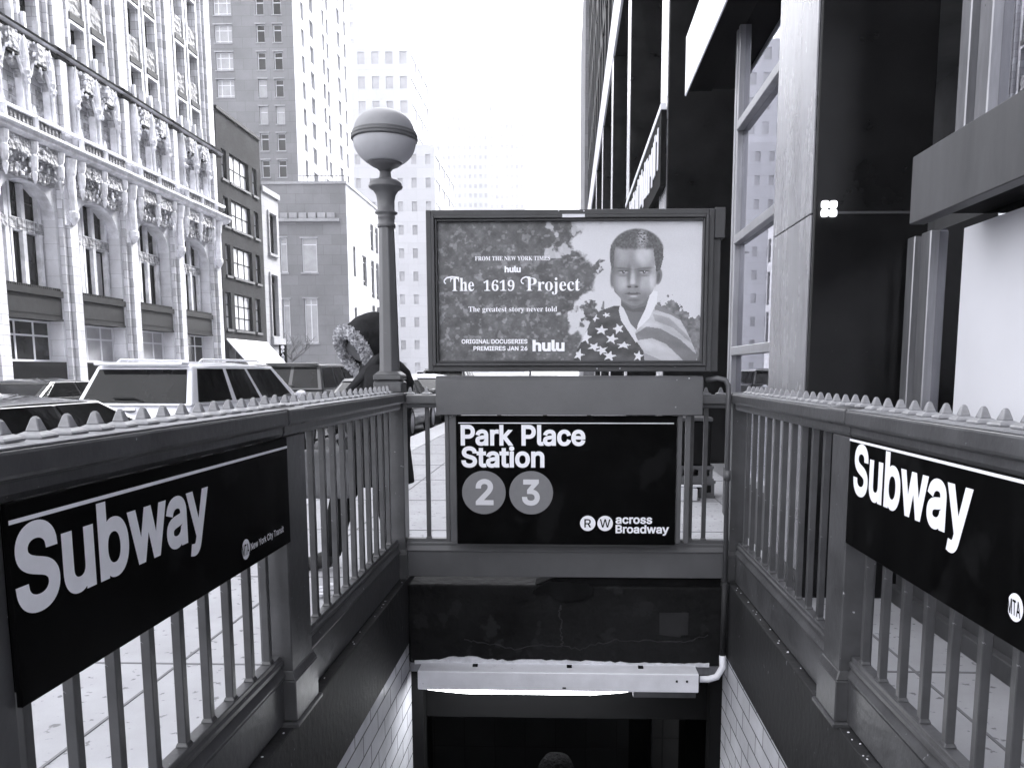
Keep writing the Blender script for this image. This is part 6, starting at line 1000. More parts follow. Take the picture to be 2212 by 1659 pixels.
for h in fh: TFf.box(mb, h[0]-.1, h[1]+.1, h[3]+.002, h[3]+.10, .001, .09); TFf.box(mb, h[0]-.06, h[1]+.06, h[2]-.09, h[2]-.002, .001, .07)
mb.build('window_trim', M['stone_light'], tw)
rh = []
for i in range(13):
    z1 = kz(14.9)+1.9+2.31*i
    for (a, b, o) in ((77.6, 78.4, .5), (80.1, 81.3, 0), (84.2, 85.0, .3), (85.6, 86.4, 0), (89.5, 90.7, .4), (92.3, 93.1, .2)): rh.append((a, b, z1-1.5+o, z1+o))
mb = MB(); TFr.wall(mb, TY+.35, 95, 0, 46, rh, .3); mb.build('street_wall', M['tower_lit_side'], tw)  # street face built in the lit copy of the front stone
rw_ = MB()
for h in rh:
    if h[0] > 89: TFr.box(rw_, h[0], h[1], h[2], h[3], -.28, -.2)
tag(rw_.build('window_rows', M['blind_glass'], tw), kind='stuff')
for h in [q_ for q_ in rh if q_[0] < 89]: window(TFr, tw, h[0], h[1], h[2], h[3], -.26, .08, bars_z=((h[2]+h[3])/2,), fm='trim_grey', gm='blind_glass')
core = MB(); core.box(-36, kx(-19.5)-.31, TY+.62, 94.9, 0, 45.9); core.build('core', M['tower'], tw)
# lower wing
LF = Frame((0, TY, 0), (1, 0, 0), (0, -1, 0)); LR = Frame((kx(-16), 0, 0), (0, 1, 0), (1, 0, 0)); xe = kx(-16)
lh = [(kx(-20.95), kx(-20.45), kz(8.4), kz(10.85)), (kx(-19.35), kx(-18.25), kz(8.4), kz(10.8)), (kx(-20.9), kx(-20.4), kz(3.3), kz(6.45)), (kx(-19.31), kx(-18.35), kz(3.3), kz(6.5))]
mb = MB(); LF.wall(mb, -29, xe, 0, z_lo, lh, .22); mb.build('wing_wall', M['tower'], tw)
sh_ = [(TY+2.0, TY+2.8, kz(8.3), kz(10.5)), (TY+5.2, TY+7.0, kz(7.9), kz(10.2)), (TY+2.0, TY+2.8, kz(3.4), kz(6)), (TY+5.2, TY+7.0, kz(3.4), kz(5.6))]
for k in range(6): sh_ += [(TY+9.0+2.1*k, TY+10.2+2.1*k, kz(11.0), kz(13.1)), (TY+9.0+2.1*k, TY+10.2+2.1*k, kz(7.2), kz(10.2)), (TY+9.0+2.1*k, TY+10.2+2.1*k, kz(3.4), kz(6.6))]
mb = MB(); LR.wall(mb, TY, 96, 0, z_lo, sh_, .22); mb.build('wing_street_wall', M['stone_light'], tw)  # brighter side of the wing painted with a lighter stone than its front
for h in lh: window(LF, tw, h[0], h[1], h[2], h[3], -.2, .08, bars_u=((h[0]+h[1])/2,) if h[2] < kz(5) and h[1]-h[0] > 1 else (), bars_z=(h[3]-.55,), fm='trim', gm='blind_glass')
for h in sh_: window(LR, tw, h[0], h[1], h[2], h[3], -.2, .08, bars_z=(h[3]-.6, h[2]+.5), fm='trim_grey', gm='soft_glass')
mb = MB(); mb.box(-29, xe-.22, TY+.23, 95.9, .0, z_lo-.001); mb.build('wing_core', M['tower'], tw)
mb = MB(); LF.box(mb, -29, xe+.1, z_lo, z_lo+.22, -1, .12); mb.box(xe-.8, xe+.12, TY+1.0, 96, z_lo, z_lo+.22); LF.box(mb, -29, kx(-16.45), kz(11.95), kz(12.15), .001, .45)
for k in range(10):
    x = -28.6+k*.86
    if x+.7 < kx(-16.5): LF.box(mb, x, x+.70, kz(12.2), kz(12.58), .16, .24)
for h in lh: LF.box(mb, h[0]-.14, h[1]+.14, h[3]+.002, h[3]+.12, .001, .10); LF.box(mb, h[0]-.14, h[1]+.14, h[2]-.16, h[2]-.002, .001, .12)
mb.build('wing_trim', M['stone_light'], tw)
mb = MB()
for k in range(13): mb.box(-24.2+k*.33, -24.16+k*.33, TY+.2, TY+.24, z_lo+.22, z_lo+.75)
mb.box(-24.3, xe, TY+.19, TY+.25, z_lo+.75, z_lo+.79); mb.build('roof_rail', M['bronze'], tw)
# ================================================================== pale far buildings
def block(name, label, x0, x1, y0, y1, z1, nx, nz, ny, ww=.5, wh=.5, z0=4.0, group='pale buildings far down the street', ms='far', stag=0.0):
    b = empty(name, ((x0+x1)/2, y0, 0), label, 'building', group)
    F = Frame((0, y0, 0), (1, 0, 0), (0, -1, 0)); S = Frame((x1, 0, 0), (0, 1, 0), (1, 0, 0)); H = []; H2 = []
    px_, pz_ = (x1-x0)/nx, (z1-z0)/nz
    for i in range(nx):
        for k in range(nz): H.append((x0+px_*(i+.5-ww/2), x0+px_*(i+.5+ww/2), z0+pz_*(k+.5-wh/2), z0+pz_*(k+.5+wh/2)))
    py_ = (y1-y0)/max(ny, 1)
    for i in range(ny):
        for k in range(nz): H2.append((y0+py_*(i+.5-.46), y0+py_*(i+.5+.46), z0+pz_*(k+.5-wh/2), z0+pz_*(k+.5+wh/2)))
    mb = MB(); F.wall(mb, x0, x1, 0, z1, H, .3); S.wall(mb, y0, y1, 0, z1, H2, .3); mb.build('wall', M[ms], b)
    c = MB(); c.box(x0, x1-.35, y0+.35, y1, 0, z1-.01); c.build('core', M[ms], b); c = MB(); c.box(x0, x1, y0, y1, z1, z1+.3); c.build('roof', M[ms], b)
    H.sort(key=lambda h: h[2]); 
    for h in H[:90]:
        w = MB(); F.box(w, h[0], h[1], h[2], h[3], -.28, -.2); w.build('window', M['far_win'], b)
    r = MB()
    for h in H[90:]: F.box(r, h[0], h[1], h[2], h[3], -.28, -.2)
    for h in H2: S.box(r, h[0], h[1], h[2], h[3], -.28, -.2)
    if r.v: tag(r.build('window_rows', M['far_win'], b), kind='stuff')
    return b
block('office_block', 'pale stepped office block behind the globe lamp, its tall part', -50, -26.4, 142, 160, 55, 10, 14, 3, z0=0)
block('office_block', 'low pale wing of the stepped office block behind the globe lamp', -44, -20.3, 128, 150, 35, 11, 10, 4, ww=.36, wh=.42, z0=0)
block('apartment_tower', 'far pale apartment tower with a fine window grid at the street end', -54, -25, 330, 350, 104, 14, 26, 0, ww=.55, wh=.42, z0=10)
block('apartment_tower', 'second far apartment tower with balconies, right of the fine window grid', -28, -15.5, 300, 326, 92, 7, 24, 2, ww=.6, wh=.42, z0=10)
block('roof_block', 'far pale tower rising high between the limestone tower and the sky', -72, -52, 210, 230, 108, 6, 24, 0, ww=.5, wh=.35, z0=10)
# stone facade past the black building, right edge of the sky
block('stone_tower', 'tall grey stone facade past the black stone building', 1.22, 22, 60.4, 84, 32, 8, 10, 0, group=None, ms='tower')
# ================================================================== VEHICLES
def lerp(a, b, t): return tuple(a[i]+(b[i]-a[i])*t for i in range(3))
def car(name, label, loc, rz, paint, W=1.8, H=1.62, kind='suv', group='vehicles on the street', rails=False, split=False):
    root = empty(name, (0, 0, 0), label, 'car', group)
    hb = 1.02 if kind == 'suv' else .92
    if kind == 'suv': L0, L1 = -2.45, 2.5; y0b, y0r, y1r, y1b = -2.36, -2.02, .55, 1.30
    else: L0, L1 = -2.3, 2.35; y0b, y0r, y1r, y1b = -1.75, -1.0, .45, 1.25
    wb, wr = W/2-.04, W/2-.20
    def ring(y, w, zb, zt):
        return [(-w*.93, y, zb), (-w, y, zb+.12), (-w, y, (zb+zt)/2), (-w*.985, y, zt-.10), (-w*.93, y, zt), (w*.93, y, zt), (w*.985, y, zt-.10), (w, y, (zb+zt)/2), (w, y, zb+.12), (w*.93, y, zb)]
    w = W/2; hf = hb-.14
    st = [(L0, w*.86, .42, hb-.28), (L0+.05, w*.95, .30, hb-.12), (L0+.18, w, .26, hb-(.0 if kind == 'suv' else .05)), (y0b+.3, w, .24, hb), (0, w, .22, hb), (y1b-.1, w, .24, hb-.01), (y1b+.15, w*.99, .25, hf+.05), (L1-.45, w*.96, .26, hf), (L1-.12, w*.88, .30, hf-.14), (L1, w*.76, .38, hf-.30)]
    mb = MB(); mb.rings([ring(*s) for s in st]); body = mb.build('body', M[paint], root, smooth=True, bevel=.02)
    # greenhouse
    zr = H-.07; mb = MB(); rs = []
    for t in (0, .5, 1.0):
        a, b, ww, z = y0b+(y0r-y0b)*t, y1b+(y1r-y1b)*t, wb+(wr-wb)*t-.01*math.sin(math.pi*t)*0, hb-.01+(zr-hb)*t
        rs.append([(-ww, a, z), (ww, a, z), (ww, b, z), (-ww, b, z)])
    mb.rings(rs); mb.build('cabin', M[paint], root, bevel=.03)
    mb = MB(); rs = []
    ya, yb = y0r-(.05 if kind == 'suv' else .16), y1r+.10
    for i in range(13):
        t = i/12; y = ya+(yb-ya)*t; c = (H-zr)*(1-abs(2*t-1)**(3.0 if kind == 'suv' else 2.2)); ed_ = -.012-(.05*abs(2*t-1)**4)
        rs.append([(x*wr*1.012, y, zr+ed_+(c-ed_*.3)*(1-abs(x)**2.6)) for x in (-1, -.93, -.75, -.4, 0, .4, .75, .93, 1)]+[(wr*.95, y, zr-.05-.02*abs(2*t-1)), (-wr*.95, y, zr-.05-.02*abs(2*t-1))])
    mb.rings(rs); mb.build('roof', M[paint], root, smooth=True, bevel=.015)
    def pane(A, B, C, D, u0, u1, v0, v1, n, parent=root):     # A,B bottom, D,C top
        q = [lerp(lerp(A, B, u), lerp(D, C, u), v) for u, v in ((u0, v0), (u1, v0), (u1, v1), (u0, v1))]
        m_ = MB(); m_.rings([[tuple(p[i]-n[i]*.01 for i in range(3)) for p in q], [tuple(p[i]+n[i]*.008 for i in range(3)) for p in q]]); return m_.build('window', M['car_glass'], parent, bevel=.004, seg=1)
    A, B, C, D = (-wb, y0b, hb), (wb, y0b, hb), (wr, y0r, zr), (-wr, y0r, zr)
    if split: pane(A, B, C, D, .07, .47, .06, .9, (0, -1, .1)); pane(A, B, C, D, .53, .93, .06, .9, (0, -1, .1))
    else: pane(A, B, C, D, .05, .95, .05, .90, (0, -1, .15))
    pane((wb, y1b, hb), (-wb, y1b, hb), (-wr, y1r, zr), (wr, y1r, zr), .05, .95, .05, .93, (0, 1, .5))
    for s in (-1, 1):
        A, B, C, D = (s*wb, y0b, hb), (s*wb, y1b, hb), (s*wr, y1r, zr), (s*wr, y0r, zr)
        iv = ((.05, .32), (.36, .58), (.615, .93)) if kind == 'suv' else ((.10, .52), (.56, .93))
        for a, b in iv: pane(A, B, C, D, a, b, .06, .90, (s, 0, .25))
        for y in (L0+.92, L1-.92):
            wx = s*(W/2-.10); mbw = MB(); mbw.rings([[(wx+dx*s, y+r*math.cos(2*math.pi*j/20), .345+r*math.sin(2*math.pi*j/20)) for j in range(20)] for dx, r in ((-.11, .30), (-.09, .345), (.09, .345), (.115, .32), (.118, .235))]); wh = mbw.build('wheel', M['tyre'], root)
            mbw = MB(); mbw.rings([[(wx+dx*s, y+r*math.cos(2*math.pi*j/20), .345+r*math.sin(2*math.pi*j/20)) for j in range(20)] for dx, r in ((.119, .232), (.124, .20), (.112, .19), (.116, .05))]); mbw.build('rim', M['rim'], wh)
        mbl = MB(); x0, x1 = sorted((s*(W/2-.17), s*(W/2-.005)))
        mbl.box(x0, x1, L0-.0, L0+.17, hb-.42, hb-.10); mbl.build('tail_light', M['lamp_red'], root, bevel=.02)
        mbl = MB(); mbl.box(*sorted((s*(W/2-.42), s*(W/2-.10))), L1-.30, L1-.05, hf-.30, hf-.16); mbl.build('headlight', M['lamp_clear'], root, bevel=.02)
        mbl = MB(); mbl.ball((s*(W/2+.09), y1b-.22, hb+.06), (.11, .06, .075), 10, 6); mbl.build('mirror', M[paint], root, smooth=True)
        mbl = MB()
        for y in (-.45, .55): mbl.box(*sorted((s*(W/2-.012), s*(W/2+.012))), y-.1, y+.1, hb-.16, hb-.13)
        mbl.build('door_handle', M['chrome'] if paint != 'car_white' else M[paint], root)
        if rails:
            mbl = MB(); mbl.tube([(s*(wr-.08), y0r+.35, H-.03), (s*(wr-.08), y0r+.42, H+.008), (s*(wr-.08), y1r-.4, H+.008), (s*(wr-.08), y1r-.3, H-.03)], .018, 8); mbl.build('roof_rail', M[paint], root, smooth=True)
    mbl = MB(); mbl.box(-W/2+.1, W/2-.1, L0-.09, L0+.10, .33, .52); mbl.build('bumper', M[paint], root, bevel=.04)
    mbl = MB(); mbl.box(-.27, .27, L0-.02, L0+.03, hb-.34, hb-.20); mbl.build('licence_plate', M['card'], root, bevel=.004, seg=1)
    if kind == 'suv':
        mbl = MB(); mbl.tube([(.18, y0b-.01+.03, hb+.04), (.02, y0b+.02, hb+.10), (-.30, y0b+.02, hb+.10)], .012, 6); mbl.build('wiper', M['tyre'], root)
        mbl = MB(); mbl.box(-wr+.05, wr-.05, y0r-.17, y0r+.02, zr-.01, zr+.035); mbl.build('spoiler', M[paint], root, bevel=.015)
        mbl = MB(); mbl.ball((0, y0b-.07, hb-.07), (.10, .02, .045), 14, 6); mbl.build('badge', M['chrome'], root, smooth=True)
    root.location = loc; root.rotation_euler = (0, 0, rz); return root
RZ = -.22
car('white_suv', 'white SUV seen from behind on the street beyond the left railing', (-5.95, 13.68, RZ), R(-5), 'car_white', 1.86, 1.66, 'suv', rails=True)
car('dark_suv', 'dark van-like SUV with two rear windows ahead of the white SUV', (-7.1, 23.2, RZ), R(-2), 'car_dark', 1.85, 1.74, 'suv', split=True)
car('black_sedan', 'glossy black sedan closest to the stairs at the left edge', (-4.9, 6.7, RZ), R(0), 'car_black', 1.8, 1.33, 'sedan')
car('white_sedan', 'white sedan half cut by the left edge beyond the black sedan', (-11.5, 14.2, RZ), R(0), 'car_white', 1.8, 1.36, 'sedan')
car('dark_sedan', 'dark sedan between the white SUV and the black plinth of the ornate building', (-12.3, 19.0, RZ), R(0), 'car_black', 1.8, 1.34, 'sedan')
car('parked_sedan', 'parked dark sedan at the kerb behind the front railing', (-4.35, 19.3, RZ), R(0), 'car_dark', 1.8, 1.40, 'sedan')
car('parked_sedan', 'second parked car at the kerb with a pale roof, farther along', (-4.35, 25.0, RZ), R(0), 'car_white', 1.8, 1.42, 'sedan')
car('parked_suv', 'third parked car at the kerb, tall and dark', (-4.4, 31.0, RZ), R(0), 'car_dark', 1.8, 1.60, 'suv')
car('distant_car', 'small pale car far down the street at the right of the lane', (-8.2, 50.0, RZ), 0, 'car_white', 1.8, 1.5, 'suv')
car('distant_car', 'tiny dark car far down the street ahead of the pale one', (-8.6, 66.0, RZ), 0, 'car_dark', 1.8, 1.5, 'sedan')
# ================================================================== PEOPLE
def skin(name, mt, J, E, root, parent=None, sub=2):
    me = bpy.data.meshes.new(name); ks = list(J); off = woff(parent)
    me.from_pydata([tuple(Vector(J[k][0])-off) for k in ks], [(ks.index(a), ks.index(b)) for a, b in E], []); me.update()
    o = bpy.data.objects.new(name, me); COL.objects.link(o); o.parent = parent; me.materials.append(mt)
    sk = o.modifiers.new('skin', 'SKIN'); sk.use_smooth_shade = True
    for i, k in enumerate(ks):
        d = me.skin_vertices[0].data[i]; r = J[k][1]; d.radius = r if isinstance(r, tuple) else (r, r); d.use_root = (k == root)
    sb = o.modifiers.new('sub', 'SUBSURF'); sb.levels = sub; sb.render_levels = sub; return o
def hand(J, E, wrist, pre, dirv, side, down):
    w = Vector(J[wrist][0]); d = Vector(dirv).normalized(); s = Vector(side).normalized(); n = Vector(down).normalized()
    J[pre+'palm'] = (tuple(w+d*.05), .022); E.append((wrist, pre+'palm'))
    for i, (o, l) in enumerate(((-.027, .066), (-.009, .076), (.009, .07), (.026, .056))):
        a = w+d*.085+s*o; b = a+d*l*.45+n*.012; c = b+d*l*.2+n*l*.42
        for t, p, r in (('a', a, .0095), ('b', b, .009), ('c', c, .008)): J[f'{pre}f{i}{t}'] = (tuple(p), r)
        E += [(pre+'palm', f'{pre}f{i}a'), (f'{pre}f{i}a', f'{pre}f{i}b'), (f'{pre}f{i}b', f'{pre}f{i}c')]
    a = w+d*.035-s*.038; b = a+d*.035-s*.012+n*.015
    J[pre+'ta'] = (tuple(a), .011); J[pre+'tb'] = (tuple(b), .009); E += [(pre+'palm', pre+'ta'), (pre+'ta', pre+'tb')]
py_ = 5.22
pr = empty('person', (-1.3, py_, 0), 'person walking left with head bowed in a dark hooded coat with pale fur trim', 'person')
J = {'pelvis': ((-1.23, py_, .90), .13), 'spine': ((-1.19, py_, 1.10), .12), 'chest': ((-1.17, py_, 1.26), .135), 'neck': ((-1.24, py_, 1.375), .062), 'head': ((-1.315, py_, 1.455), .088), 'crown': ((-1.305, py_, 1.54), .082), 'nose': ((-1.425, py_, 1.425), .016), 'chin': ((-1.385, py_, 1.375), .035),
     'hipF': ((-1.27, py_-.09, .86), .095), 'kneeF': ((-1.44, py_-.10, .49), .062), 'ankF': ((-1.53, py_-.10, .10), .042), 'heelF': ((-1.52, py_-.10, .045), .038), 'toeF': ((-1.70, py_-.11, .03), .03),
     'hipB': ((-1.22, py_+.09, .86), .095), 'kneeB': ((-1.20, py_+.09, .47), .062), 'ankB': ((-1.15, py_+.09, .12), .042), 'heelB': ((-1.13, py_+.09, .06), .036), 'toeB': ((-1.29, py_+.10, .03), .03),
     'shR': ((-1.17, py_-.19, 1.27), .066), 'elR': ((-1.20, py_-.25, 1.00), .050), 'wrR': ((-1.36, py_-.24, .90), .034),
     'shL': ((-1.17, py_+.19, 1.27), .066), 'elL': ((-1.20, py_+.26, 1.00), .050), 'wrL': ((-1.28, py_+.24, .84), .034)}
E_ = [('pelvis', 'spine'), ('spine', 'chest'), ('chest', 'neck'), ('neck', 'head'), ('head', 'crown'), ('head', 'nose'), ('head', 'chin'), ('pelvis', 'hipF'), ('hipF', 'kneeF'), ('kneeF', 'ankF'), ('ankF', 'heelF'), ('heelF', 'toeF'), ('pelvis', 'hipB'), ('hipB', 'kneeB'), ('kneeB', 'ankB'), ('ankB', 'heelB'), ('heelB', 'toeB'), ('chest', 'shR'), ('shR', 'elR'), ('elR', 'wrR'), ('chest', 'shL'), ('shL', 'elL'), ('elL', 'wrL')]
hand(J, E_, 'wrR', 'r', (-1, 0, -.35), (0, 1, 0), (0.2, 0, -1)); hand(J, E_, 'wrL', 'l', (-1, 0, -.45), (0, -1, 0), (.2, 0, -1))
skin('body', M['skin'], J, E_, 'pelvis', pr)
def ellring(c, rx, ry, n=28, tilt=0.0, ph=0.0, amp=0.0):
    o = []
    for j in range(n):
        a = 2*math.pi*j/n; k = 1+amp*math.sin(a*6+ph); x, y = rx*k*math.cos(a), ry*k*math.sin(a)
        o.append((c[0]+x*math.cos(tilt), c[1]+y, c[2]+x*math.sin(tilt)))
    return o
mb = MB()
mb.rings([ellring(*a) for a in (((-1.25, py_, .56), .245, .23, 28, 0, 0, .03), ((-1.25, py_, .62), .24, .23, 28, 0, .4, .03), ((-1.24, py_, .80), .215, .225, 28, 0, 1, .02), ((-1.20, py_, .98), .185, .215, 28, 0, 1.5, .015), ((-1.18, py_, 1.12), .18, .23, 28, -.05, 2, .012), ((-1.165, py_, 1.24), .175, .245, 28, -.12, 2.4, .01), ((-1.165, py_, 1.32), .155, .215, 28, -.22, 2.8, .01), ((-1.18, py_, 1.375), .125, .135, 28, -.3, 0, 0), ((-1.215, py_, 1.41), .105, .11, 28, -.35, 0, 0))])
for s, sh, el, wr in ((-1, 'shR', 'elR', 'wrR'), (1, 'shL', 'elL', 'wrL')):
    a, b, c = (Vector(J[k][0]) for k in (sh, el, wr))
    mb.tube([a+Vector((0, -s*.05, .03)), a, a.lerp(b, .35), a.lerp(b, .7), b, b.lerp(c, .15), b.lerp(c, .5), b.lerp(c, .93)], [.07, .088, .082, .076, .072, .068, .062, .058], 14)
mb.build('coat', M['coat'], pr, smooth=True)
mb = MB()                                      # folded collar lapels at the throat
mb.rings([ellring((-1.225, py_, 1.36), .145, .14, 24, -.45), ellring((-1.235, py_, 1.40), .135, .13, 24, -.45), ellring((-1.245, py_, 1.43), .115, .11, 24, -.45), ellring((-1.24, py_, 1.38), .10, .10, 24, -.45)])
mb.prism([(-1.37, 1.17), (-1.34, 1.15), (-1.15, 1.34), (-1.12, 1.41), (-1.20, 1.37)], 'y', py_-.235, py_-.205); mb.build('collar', M['coat2'], pr, smooth=True)
mb = MB()
for a, b, c in (('hipF', 'kneeF', 'ankF'), ('hipB', 'kneeB', 'ankB')):
    a, b, c = (Vector(J[k][0]) for k in (a, b, c)); mb.tube([a, a.lerp(b, .5), b, b.lerp(c, .3), b.lerp(c, .7), b.lerp(c, .98)], [.112, .098, .080, .078, .066, .062], 14)
mb.build('trousers', M['denim'], pr, smooth=True)
mb = MB()
for h, t, an in (('heelF', 'toeF', 'ankF'), ('heelB', 'toeB', 'ankB')):
    h, t, an = (Vector(J[k][0]) for k in (h, t, an)); mb.tube([an+Vector((0, 0, .05)), an, h.lerp(t, .2)+Vector((0, 0, .03)), h.lerp(t, .6)+Vector((0, 0, .018)), t, t+(t-h)*.12], [.056, .056, .058, .05, .04, .02], 12)
mb.build('boots', M['tyre'], pr, smooth=True)
# hood: open shell with its rim tilted down and forward
hc = Vector((-1.25, py_, 1.462)); ax = Vector((-.64, -.62, -.46)).normalized(); sd_ = Vector((-.62, .64, 0)).normalized(); up_ = ax.cross(sd_).normalized(); up_ = up_ if up_.z > 0 else -up_; rs = []
for t in np.linspace(-1.06, .80, 18):
    r = max(.02, 1-abs(t/1.08)**2.3)**.55 if t < 0 else 1-.16*t*t
    rr = []
    for j in range(28):
        a = 2*math.pi*j/28; k = 1+.022*math.sin(3*a+t*5)+.014*math.sin(7*a-t*9); u, v = .175*r*k*math.cos(a), .155*r*k*math.sin(a)
        rr.append(hc+ax*(t*.165)+up_*(u+.01+.03*max(0, -t))+sd_*v)
    rs.append(rr)
mb = MB(); mb.rings(rs, caps=False); mb.add(rs[0], [tuple(range(28))]); ho = mb.build('hood', mat('hood_cloth', .026, .95, spec=.05, noise=(7, .5), bump=(14, .7, .02)), pr, smooth=True)
sol = ho.modifiers.new('s', 'SOLIDIFY'); sol.thickness = .012
mb = MB(); random.seed(4); rim = hc+ax*.145
for i in range(1500):
    a = random.uniform(0, 2*math.pi); b = random.uniform(0, 2*math.pi)
    e = up_*math.cos(a)*.165+sd_*math.sin(a)*.148; rad = (up_*math.cos(a)+sd_*math.sin(a))
    d = (rad*math.cos(b)+ax*math.sin(b)); p = rim+e*.93+d*random.uniform(.026, .038)
    tdir = (d+Vector((random.uniform(-.8, .8), random.uniform(-.8, .8), random.uniform(-1.0, .4)))*.8).normalized(); q = tdir.orthogonal().normalized(); q = (Matrix.Rotation(random.uniform(0, 6.28), 3, tdir) @ q); l = random.uniform(.006, .016); w = random.uniform(.004, .008)
    q2 = tdir.cross(q); m_ = p+tdir*l*.55
    mb.add([p-q*w, p+q*w, p+q2*w, m_+q*w*.8, m_-q*w*.6+q2*w*.6, p+tdir*l+q2*w*.5], [(0, 1, 3), (1, 2, 4, 3), (2, 0, 4), (0, 3, 5, 4), (3, 4, 5)])
rs = []
for i in range(141):
    a = 2*math.pi*i/140; c_ = rim+up_*math.cos(a)*.154+sd_*math.sin(a)*.139; rad = up_*math.cos(a)+sd_*math.sin(a); rr = []
    for j in range(22):
        b = 2*math.pi*j/22; k = .034*(1+.30*math.sin(17*a+3*math.sin(4*b))*math.sin(3*b+9*math.sin(5*a))+.18*math.sin(41*a+2*b)*math.sin(5*b+11*a)); rr.append(c_+(rad*math.cos(b)+ax*math.sin(b))*k)
    rs.append(rr)
mb.rings(rs, caps=False)
mb.build('fur_trim', M['fur'], pr)
bg_ = empty('tote_bag', (-1.50, py_-.23, .60), 'grey cloth shoulder bag held by the walking hooded person', 'bag')
mb = MB(); mb.rings([[(-1.50+x*k, py_-.26+y*k2, z) for x, y in ((-.16, -.05), (.16, -.05), (.17, 0), (.16, .05), (-.16, .05), (-.17, 0))] for k, k2, z in ((.92, 1.0, .50), (1.0, 1.15, .53), (1.0, 1.0, .66), (.94, .7, .80))]); mb.build('bag_body', mat('bag_cloth', .10, .9, noise=(9, .3)), bg_, bevel=.015)
mb = MB(); mb.tube([(-1.60, py_-.26, .79), (-1.56, py_-.26, .86), (-1.485, py_-.245, .885), (-1.42, py_-.26, .86), (-1.39, py_-.26, .79)], .008, 8); mb.build('strap', M['denim'], bg_)
# person going down the stairs: only the crown of the head reaches the frame
hp = ony(1202, 1634, 4.35); hx, hz = hp[0], hp[2]-.01
p2 = empty('person', (hx, 4.35, hz-1.66), 'person going down the stairs, only the dark hair showing at the bottom', 'person')
b_ = hz-1.62
J = {'pelvis': ((hx, 4.33, b_+.92), .13), 'spine': ((hx, 4.33, b_+1.12), .12), 'chest': ((hx, 4.33, b_+1.30), .13), 'neck': ((hx, 4.36, b_+1.43), .055), 'head': ((hx, 4.40, b_+1.50), .088), 'crown': ((hx, 4.39, b_+1.57), .08),
     'hA': ((hx-.09, 4.33, b_+.88), .09), 'kA': ((hx-.10, 4.42, b_+.5), .06), 'aA': ((hx-.10, 4.34, b_+.1), .04), 'tA': ((hx-.10, 4.50, b_+.04), .03), 'hB': ((hx+.09, 4.33, b_+.88), .09), 'kB': ((hx+.10, 4.45, b_+.45), .06), 'aB': ((hx+.10, 4.56, b_+.02), .04), 'tB': ((hx+.10, 4.72, b_-.06), .03),
     'sA': ((hx-.19, 4.33, b_+1.34), .06), 'eA': ((hx-.24, 4.33, b_+1.05), .045), 'wA': ((hx-.23, 4.42, b_+.82), .032), 'sB': ((hx+.19, 4.33, b_+1.34), .06), 'eB': ((hx+.24, 4.33, b_+1.05), .045), 'wB': ((hx+.23, 4.42, b_+.82), .032)}
E_ = [('pelvis', 'spine'), ('spine', 'chest'), ('chest', 'neck'), ('neck', 'head'), ('head', 'crown'), ('pelvis', 'hA'), ('hA', 'kA'), ('kA', 'aA'), ('aA', 'tA'), ('pelvis', 'hB'), ('hB', 'kB'), ('kB', 'aB'), ('aB', 'tB'), ('chest', 'sA'), ('sA', 'eA'), ('eA', 'wA'), ('chest', 'sB'), ('sB', 'eB'), ('eB', 'wB')]
hand(J, E_, 'wA', 'a', (0, .1, -1), (0, 1, 0), (.3, 0, 0)); hand(J, E_, 'wB', 'b', (0, .1, -1), (0, 1, 0), (-.3, 0, 0))
skin('body', M['coat'], J, E_, 'pelvis', p2)
mb = MB(); random.seed(9)
mb.ball((hx, 4.39, hz-.10), (.105, .115, .11), 20, 12, fn=lambda p, d: p*(1+.04*math.sin(5*d.x+3*d.y)*math.sin(4*d.y+3*d.z)))
for i in range(0):
    d = Vector((random.gauss(0, 1), random.gauss(0, 1), abs(random.gauss(0, 1)))).normalized(); p = Vector((hx, 4.39, hz-.10))+Vector((d.x*.103, d.y*.113, d.z*.108)); q = d.orthogonal()
    mb.add([p-q*.01, p+q*.01, p+d*.012+Vector((random.uniform(-.03, .03), random.uniform(-.03, .03), .0))], [(0, 1, 2)])
mb.build('hair', M['hair'], p2, smooth=True)
# ================================================================== SMALL STREET THINGS
cr = empty('plastic_crate', (1.30, 8.3, 0), 'upper grey plastic crate with round holes on the right sidewalk', 'crate', 'crates behind the front railing')
def crate(parent, x0, x1, y0, y1, z0, z1):
    F = Frame((0, y0, 0), (1, 0, 0), (0, -1, 0)); n = 3; s = (x1-x0)/n; hs = [(x0+s*(i+.28), x0+s*(i+.72), z0+(z1-z0)*.3, z0+(z1-z0)*.72) for i in range(n)]
    mb = MB(); F.wall(mb, x0, x1, z0, z1, hs, .012); mb.box(x0, x0+.012, y0+.013, y1, z0, z1); mb.box(x1-.012, x1, y0+.013, y1, z0, z1); mb.box(x0+.012, x1-.012, y1-.012, y1, z0, z1); mb.box(x0+.012, x1-.012, y0+.013, y1-.012, z0+.005, z0+.02); mb.build('shell', M['crate'], parent)
    mb = MB(); mb.box(x0-.01, x1+.01, y0-.012, y0-.001, z1-.03, z1); mb.box(x0-.01, x1+.01, y0-.012, y0-.001, z0, z0+.02); mb.build('rim', M['crate'], parent)
crate(cr, 1.14, 1.48, 8.2, 8.5, .181, .33)
c2 = empty('plastic_crate', (1.30, 8.3, 0), 'lower dark plastic crate standing on the right sidewalk', 'crate', 'crates behind the front railing'); crate(c2, 1.15, 1.50, 8.2, 8.52, .004, .180)
tb = empty('black_cabinet', (1.3, 8.35, .33), 'black box standing on the grey crate beside the shop recess', 'box')
mb = MB(); mb.box(1.10, 1.46, 8.2, 8.52, .331, .78); mb.build('body', M['black'], tb, bevel=.02); mb = MB(); mb.box(1.09, 1.47, 8.19, 8.53, .7805, .82); mb.build('lid', M['panel_grey'], tb, bevel=.01)
